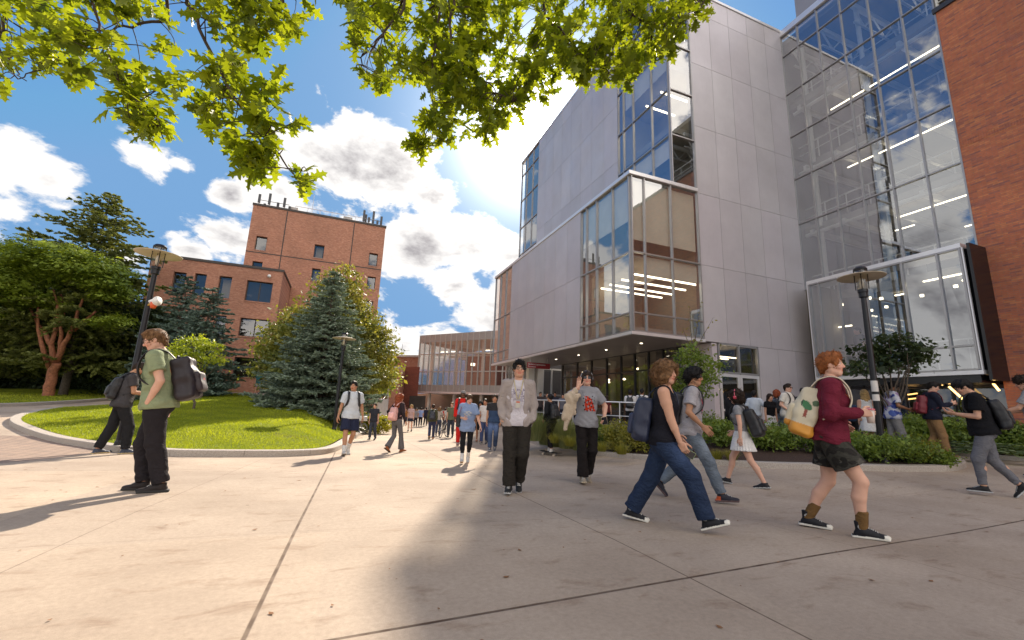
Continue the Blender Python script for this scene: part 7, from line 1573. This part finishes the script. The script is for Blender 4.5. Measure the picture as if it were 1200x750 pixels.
P29=person('dark-haired person glimpsed between the stocky man in white and the cream backpack',946,515,454,30,(.06,.0,0,0,0),(-.08,.0,0,0,0),skin='tan',hair=('short','black'),depth=11.9,zf=.36,shirt=dict(col=(.03,.03,.04),sleeve=.7,loose=.02,hem=.0),pants=dict(col=BLK,end=.95))
P30=person('person with dark curly hair cut off by the right frame edge, holding a phone out',1229,560,440,-35,(.1,.0,0,0,0),(-.12,.0,0,-10,0),handL=(-.12,.40,1.10),handR=(.14,.36,1.1),head=(0,-15),skin='light',hair=('curlytop','dark'),depth=8.4,off=0,shirt=dict(col=(.30,.28,.28),sleeve=.7,loose=.03,hem=.0),pants=dict(col=(.06,.07,.1),end=.95),extras=[phone('black phone held out by the person cut off at the right edge',lambda p:p.wr['L']+p.fw*.09+p.up*.02,(0,.95,.15),(0,-.15,.95))])
P35=person('person in a dark blue top seen between the redhead and the right-hand lamp post',1000,515,465,200,(.06,.0,0,0,0),(-.08,.0,0,0,0),handR=(.1,.3,1.1),skin='brown',hair=('short','black'),depth=12.,zf=.36,shirt=dict(col=(.03,.05,.10),sleeve=1.9,loose=.02,hem=.0),pants=dict(col=BLK,end=.95))
P36=person('person in black standing at the entrance doors with arms folded forward',856,500,458,85,(.06,.0,0,0,0),(-.08,.0,0,0,0),handR=(.1,.35,1.1),handL=(-.1,.35,1.1),skin='tan',hair=('short','black'),depth=14.2,zf=.38,shirt=dict(col=(.015,.015,.017),sleeve=.7,loose=.03,hem=.0),pants=dict(col=BLK,end=.95))
P7=person('man in an olive jacket and navy trousers walking away beside the pushed bicycle',505,515,473.5,-4,(.16,.0,0,4,0),(-.2,.0,.06,-30,0),skin='tan',hair=('short','dark'),shirt=dict(name='jacket',col=(.075,.075,.04),sleeve=1.9,loose=.034,hem=-.05),pants=dict(col=(.035,.04,.085),end=.95),shoes=dict(col=(.3,.12,.05),sole=(.3,.2,.1)),extras=[backpack('dark backpack on the man in the olive jacket',col=(.02,.022,.03),w=.3,h=.44)])
P8=person('person with fair hair wheeling the bicycle away',513,511,477,0,(.16,.0,0,4,0),(-.2,.0,.06,-30,0),handR=(.30,.30,1.02),male=False,skin='light',hair=('bob','lightbrown'),shirt=dict(col=(.35,.30,.26),sleeve=.6,loose=.02,hem=.0),pants=dict(col=(.05,.06,.1),end=.95))
SM=[ # px, foot y, top y, yaw, top colour, trouser colour, hair, skin, label, (backpack)
 (431+5,524-8,472,185,(.03,.03,.04),(.04,.045,.06),('short','dark'),'light','bespectacled person in dark clothes seen past the auburn-haired woman','n'),
 (480,506,474,178,(.5,.35,.35),(.03,.035,.05),('bob','blond'),'fair','fair-haired woman in a patterned pale top and dark shorts behind the auburn-haired woman','s'),
 (486.5,500.5,478,180,(.3,.28,.3),(.03,.03,.04),('long','dark'),'tan','far-off person in a mid-grey top, just right of the fair-haired woman','l'),
 (492,500,477.5,0,(.28,.36,.62),(.02,.02,.03),('short','dark'),'light','far-off person in a clear blue shirt walking away','l'),
 (498,499,477,10,(.03,.03,.05),(.03,.03,.04),('short','black'),'brown','far-off person in dark clothes left of the olive jacket','l'),
 (474.5,499,478,175,(.35,.15,.05),(.05,.06,.1),('long','brown'),'light','far-off person in a rust-coloured top','l'),
 (523,505,477,180,(.45,.42,.4),(.05,.05,.07),('short','dark'),'tan','far-off person in a pale top right of the bicycle','l'),
 (527.5,513,471,184,(.12,.13,.08),(.04,.045,.06),('short','lightbrown'),'light','person in a grey-green top and dark backpack straps left of the red tracksuit','b'),
 (520.5,503,478,0,(.42,.03,.03),(.03,.03,.04),('short','black'),'brown','far-off person in a red top','l'),
 (538,501,478,0,(.05,.05,.06),(.05,.05,.06),('short','black'),'tan','far-off person in black just left of the woman in the blue t-shirt','l'),
 (556,503,478,180,(.03,.03,.04),(.25,.12,.08),('long','black'),'light','far-off person in black with bare legs right of the woman in the blue t-shirt','s'),
 (588,500,478,180,(.3,.3,.33),(.04,.05,.1),('short','black'),'tan','far-off person in a grey top left of the man in the grey jacket','l'),
 (513.5,499,478,180,(.6,.58,.55),(.05,.06,.1),('short','dark'),'light','far-off person in a white top above the bicycle','l'),
 (506-18+62,500,478,5,(.10,.12,.2),(.03,.03,.05),('short','dark'),'tan','far-off person in a slate top behind the woman in the blue t-shirt','l')]
for i,(a,b,c,yw,tc,pc,hr_,sk_,lab,ty) in enumerate(SM):
    pn=dict(kind='shorts',col=pc,end=.6,hip=.015,knee=.03) if ty=='s' else dict(col=pc,hip=.014,knee=.02,ankle=.025,end=.95)
    person(lab,a,b,c,yw,(.14,.0,0,4,0),(-.15,.0,.04,-24,0),skin=sk_,hair=hr_,male=hr_[0]=='short',shirt=dict(col=tc,sleeve=.6,loose=.024,hem=-.06),pants=pn,group='people far along the walk')
WK=[(739,456,22,15.3,(.6,.58,.58),BLK,('short','black'),'dark','left one of two students in white t-shirts and black backpacks behind the handrail',1),
 (753,455,25,15.6,(.6,.58,.58),(.04,.05,.08),('short','black'),'brown','right one of two students in white t-shirts and black backpacks behind the handrail',1),
 (632,459,160,22,(.05,.04,.04),BLK,('short','black'),'tan','person in black at the passage mouth nearest the man in the grey jacket',0),
 (640,460,170,23,(.06,.05,.05),(.03,.03,.04),('short','dark'),'light','person in dark clothes at the passage mouth, left of the skateboarder',0),
 (650,459,200,21,(.02,.02,.03),BLK,('short','black'),'brown','person with black hair showing above the skateboarder',0),
 (659,461,185,20,(.10,.10,.12),(.02,.02,.03),('bun','black'),'tan','person in a grey top right of the skateboarder behind the handrail',0),
 (674,466,150,18,(.015,.015,.02),BLK,('short','dark'),'light','person in black close behind the waving woman\'s raised arm',0),
 (711,463,30,17,(.10,.02,.02),BLK,('long','dark'),'light','person in dark red behind the handrail, right of the waving woman',0)]
for a,c,yw,dp,tc,pc,hr_,sk_,lab,bp_ in WK:
    person(lab,a,500,c,yw,(.08,.0,0,0,0),(-.1,.0,.03,-16,0),depth=dp,zf=.38,skin=sk_,hair=hr_,shirt=dict(col=tc,sleeve=.6,loose=.024,hem=-.06),pants=dict(col=pc,hip=.014,knee=.02,ankle=.025,end=.95),group='people on the raised walk',extras=[backpack('black backpack on the '+('left' if a<745 else 'right')+' of the two students in white behind the handrail',col=BLK)] if bp_ else None)
person('person in black walking on the upper path behind the lime-green tree',232,465,433,60,(.14,.0,0,4,0),(-.15,.0,.04,-24,0),depth=26,skin='light',hair=('short','dark'),shirt=dict(col=BLK,sleeve=1.9,loose=.03,hem=-.06),pants=dict(col=BLK,end=.95))
person('person in a teal top on the upper path in front of the brick building',301,460,436,170,(.14,.0,0,4,0),(-.15,.0,.04,-24,0),depth=36,skin='light',hair=('short','lightbrown'),shirt=dict(col=(.03,.17,.2),sleeve=.6,loose=.024,hem=-.06),pants=dict(kind='shorts',col=(.3,.3,.3),end=.8,knee=.03))
for a,c,lab,tc in ((1006,383,'person behind the upper glass box rail nearest its left end',(.02,.02,.02)),(1030,381,'person in an ochre top behind the upper glass box rail',(.2,.14,.06)),(1046,380,'person in a pale top behind the upper glass box rail',(.5,.48,.45))):
    q=onX(a,c,BX+1.0); dp=(q-CAM)@FW; person(lab,a,c,c,-80,(.04,.0,0,0,0),(-.06,.0,0,0,0),depth=dp,zf=2.9,skin='light',hair=('short','dark'),shirt=dict(col=tc,sleeve=.6,loose=.024,hem=-.06),pants=dict(col=BLK,end=.95),group='people inside the glass box')
# ---------- lamps, bicycles, steps, rails
M_post=simple('black_lamp_paint',(.013,.013,.016),.35,.3,.1,8,.05)
M_disc=simple('cream_reflector',(.60,.52,.40),.5,0,.05,4,.03)
M_lglass=glass('lamp_glass',(.9,.88,.82),.08,1.45,.05)
def lamp(label,px,dep,top,group='street lamps of one pattern'):
    b=atd(px,470,dep); b[2]=float(gz(b[0],b[1])); b[2]-=.02; H=zat(px,top,dep)-b[2]; root=thing('street_lamp',b,label,'street lamp',group); x,y,z=b
    mb=MB(); mb.lathe([(0,0),(.16,0),(.16,.04),(.10,.07),(.085,.22),(.066,.26),(.060,H*.5),(.052,H-.72),(.085,H-.70),(.085,H-.60),(.10,H-.585),(.10,H-.52),(0,H-.52)],(x,y,z),20); mb.build('post',M_post,root,smooth=False)
    mb=MB(); mb.lathe([(.085,H-.52),(.098,H-.50),(.115,H-.06),(.10,H-.04)],(x,y,z),20); mb.build('glass_cylinder',M_lglass,root,smooth=True)
    mb=MB()
    for k in range(4): a=k*math.pi/2+.5; mb.bar((x+.118*math.cos(a),y+.118*math.sin(a),z+H-.52),(x+.125*math.cos(a),y+.125*math.sin(a),z+H-.03),.014)
    mb.lathe([(0,H-.05),(.13,H-.05),(.135,H-.02),(.10,H+.02),(0,H+.03)],(x,y,z),20); mb.build('cage',M_post,root)
    mb=MB(); mb.lathe([(.118,H-.16),(.26,H-.18),(.46,H-.225),(.465,H-.215),(.26,H-.165),(.118,H-.14)],(x,y,z),40); mb.build('disc_reflector',M_disc,root,smooth=True)
    mb=MB(); mb.lathe([(0,H-.48),(.03,H-.48),(.045,H-.36),(.03,H-.24),(0,H-.22)],(x,y,z),12); mb.build('bulb',simple('frosted_bulb',(.75,.72,.66),.3),root,smooth=True); return root,H
lA,HA=lamp('near street lamp at the left with a disc reflector, behind the man in green',150,9.6,274)
mb=MB(); b=A3(*lA.location); c=atd(180,353,9.55); s_=unit(A3(.8,-.6,0)); T=[c-s_*.12,c-s_*.02,c+s_*.02,c+s_*.10,c+s_*.115]
sp_=thing('loudspeaker_horn',c,'white and orange horn strapped to the near left street lamp','loudspeaker')
mb=MB(); mb.tube(T,[.03,.05,.06,.10,.105],18); mb.build('horn',M_white,sp_,smooth=True)
mb=MB(); mb.tube([c+A3(.02,-.02,-.04),c+A3(.02,-.03,-.16)],[.07,.05],14); mb.build('orange_bell',simple('orange_plastic',(.65,.10,.02),.4),sp_,smooth=True); mb=MB(); mb.bar(c,A3(b[0],b[1],c[2]),.03); mb.build('bracket',simple('yellow_bracket',(.6,.35,.03),.5),sp_)
lB,HB=lamp('far street lamp standing before the broad blue spruce',395,17.2,388)
lC,HC_=lamp('right-hand street lamp with white stickers on its post, before the projecting glass box',1027,9.5,304)
mb=MB(); b=A3(*lC.location)
for z0,z1,m_ in ((1.62,1.86,0),(1.42,1.56,0)): mb.lathe([(.064,z0),(.064,z1)],(b[0],b[1],b[2]),20)
mb.build('sticker',simple('white_sticker',(.6,.56,.52),.6),lC)
mb=MB(); mb.lathe([(.066,1.57),(.066,1.61)],tuple(b),20); mb.build('band',M_post,lC)
def wheel(root,c,r,axis,par=None,name='wheel'):
    ax=unit(A3(*axis)); u=unit(np.cross(ax,[0,0,1.])); w=np.cross(u,ax); a=np.linspace(0,2*math.pi,33); P=[c+u*r*math.cos(t)+w*r*math.sin(t) for t in a]; mb=MB(); mb.tube(P,.016,8); t=mb.build('tyre',simple('tyre_rubber',(.015,.015,.015),.8),root,smooth=True)
    mb=MB(); mb.tube([c+u*(r-.02)*math.cos(q)+w*(r-.02)*math.sin(q) for q in a],.009,6)
    for q in np.linspace(0,2*math.pi,17)[:-1]: mb.bar(c,c+u*(r-.02)*math.cos(q)+w*(r-.02)*math.sin(q),.003)
    mb.tube([c-ax*.05,c+ax*.05],.02,8); mb.build('rim',M_mull,t)
def bicycle(label,b,yaw,r=.33,L=1.0,col=(.5,.48,.45),sc=1.,basket=False):
    vh=math.atan2(FW[0],FW[1])+math.radians(yaw); fwd=A3(math.sin(vh),math.cos(vh),0); side=A3(fwd[1],-fwd[0],0); root=thing('bicycle',b,label,'bicycle'); g=lambda x,z,y=0: b+fwd*x+side*y+A3(0,0,z); h=L/2
    wheel(root,g(-h,r+.016),r,side); wheel(root,g(h,r+.016),r,side); mp=simple('frame_paint'+label[:5],col,.35); mb=MB(); bb=g(-.08,.28); st=g(-.20,.80); hd=g(h-.20,.82); hb=g(h-.16,.68)
    for p,q,w in ((bb,st,.032),(st,hd,.03),(bb,hb,.036),(hd,hb,.036),(g(-h,r+.016,.05),bb,.018),(g(-h,r+.016,-.05),bb,.018),(g(-h,r+.016,.05),st,.014),(g(-h,r+.016,-.05),st,.014),(hb,g(h,r+.016,.05),.02),(hb,g(h,r+.016,-.05),.02)): mb.tube([p,q],w/2,8)
    mb.build('frame',mp,root,smooth=True); mb=MB(); mb.tube([st,g(-.23,.93)],.012,6); mb.tube([g(-.36,.955),g(-.25,.96),g(-.10,.95)],[.075,.055,.018],8,flat=.35); mb.build('saddle',M_post,root,smooth=True)
    mb=MB(); mb.tube([hd,g(h-.22,.98)],.013,6); mb.tube([g(h-.30,1.0,-.29),g(h-.2,1.0,-.1),g(h-.2,1.0,.1),g(h-.30,1.0,.29)],.012,7); mb.build('handlebar',M_post,root,smooth=True)
    mb=MB(); mb.tube([bb-side*.07,bb+side*.07],.02,8); mb.bar(bb+side*.07,bb+side*.07+A3(0,0,-.16)+fwd*.05,.018); mb.bar(bb-side*.07,bb-side*.07+A3(0,0,.16)-fwd*.05,.018); mb.obox(bb+side*.11+A3(0,0,-.16)+fwd*.05,fwd*.045,side*.04,(0,0,.01)); mb.obox(bb-side*.11+A3(0,0,.16)-fwd*.05,fwd*.045,side*.04,(0,0,.01)); mb.build('crank',M_mull,root)
    if basket: mb=MB(); mb.obox(g(-h+.1,.62),fwd*.2,side*.13,(0,0,.10)); mb.build('rear_box',simple('pale_box',(.5,.5,.5),.5),root,bevel=.02)
    return root
b=gpt(411,512)+A3(0,0,.15); bicycle('small-wheeled bicycle with a pale rear box behind the man in pale blue',b,-82,.20,1.0,(.30,.30,.32),basket=True)
b=gpt(519.5,512.5); bicycle('dark bicycle being wheeled away down the middle of the walk',b,8,.34,1.02,(.03,.03,.035))
# handrail on the edge of the raised walk
hr=thing('handrail',A3(*atd(690,470,14.8)[:2],.38),'horizontal metal handrail on posts behind the planting bed','railing')
pts=[atd(px,470,dp) for px,dp in ((622,16.5),(690,14.9),(745,14.2),(775,13.9))]; 
for p in pts: p[2]=1.42
mb=MB(); mb.tube(pts,.024,8); q=[p-[0,0,.45] for p in pts]; mb.tube(q,.014,6); mb.build('rail',M_cap,hr,smooth=True); mb=MB()
for i in range(len(pts)-1):
    n=4 if i==0 else 3
    for k in range(n): p=pts[i]+(pts[i+1]-pts[i])*k/n; mb.tube([p*[1,1,0]+[0,0,.36],p],.018,6)
mb.build('rail_posts',M_cap,hr)
# outdoor steps by the spruce
st=thing('outdoor_steps',gpt(428,489),'flight of concrete steps with a pale end wall right of the broad spruce','steps'); a=gpt(440,494); ux_=unit(RT*[1,1,0]); uy_=unit(FW*[1,1,0]); mb=MB()
for k in range(9): mb.obox(a-ux_*1.05+uy_*(1.2+k*.36)+A3(0,0,k*.165+.08),ux_*.62,uy_*.20,(0,0,.09+0*k)); mb.obox(a-ux_*1.05+uy_*(1.2+k*.36+.3)+A3(0,0,k*.0825-.1),ux_*.60,uy_*.17,(0,0,k*.0825+.12)) 
mb.build('treads',simple('step_concrete',(.14,.12,.11),.9,0,.15,4,.3),st)
mb=MB(); mb.obox(a-ux_*.28+uy_*2.6+A3(0,0,1.0),ux_*.09,uy_*1.8,(0,0,1.05)); mb.build('end_wall',M_stone,st)
mb=MB(); c=a-ux_*.40+uy_*.8; mb.tube([c,c+A3(0,0,1.0),c+uy_*3.2+A3(0,0,2.4)],.03,8); mb.build('stair_rail',M_mull,st)
pl=thing('wall_lantern',a+ux_*.05+uy_*.9+A3(0,0,2.1),'small white globe lantern on the end wall of the steps','lantern'); c=a+ux_*.05+uy_*.9+A3(0,0,1.95); mb=MB(); mb.lathe([(0,-.12),(.10,-.08),(.13,0),(.10,.09),(0,.12)],tuple(c),14); mb.build('globe',M_white,pl,smooth=True); mb=MB(); mb.bar(c-ux_*.22,c,.04); mb.build('bracket',M_post,pl)
# a few fallen leaves on the paving and the lawn, and flat stones in the turf
for i,(px,py) in enumerate(((212,462.5),(221,463),(232,464),(297,459))): pass
n=240; A=rng.uniform(-6,9,n); Bq=rng.uniform(1.6,12,n); C=np.c_[A,Bq,gz(A,Bq)+.008]; V,Fq,c=leaf_quads(C,.032,np.tile([0,0,1.],(n,1)),.93,.6)
tag(fastmesh('leaf_litter',V,Fq,simple('dry_leaf',(.20,.09,.035),.9,0,.4,80),col=c),'scattered tiny brown leaf bits on the paving','leaf litter',kind='stuff')
print('BUILD SECONDS',round(time.time()-T0,1))
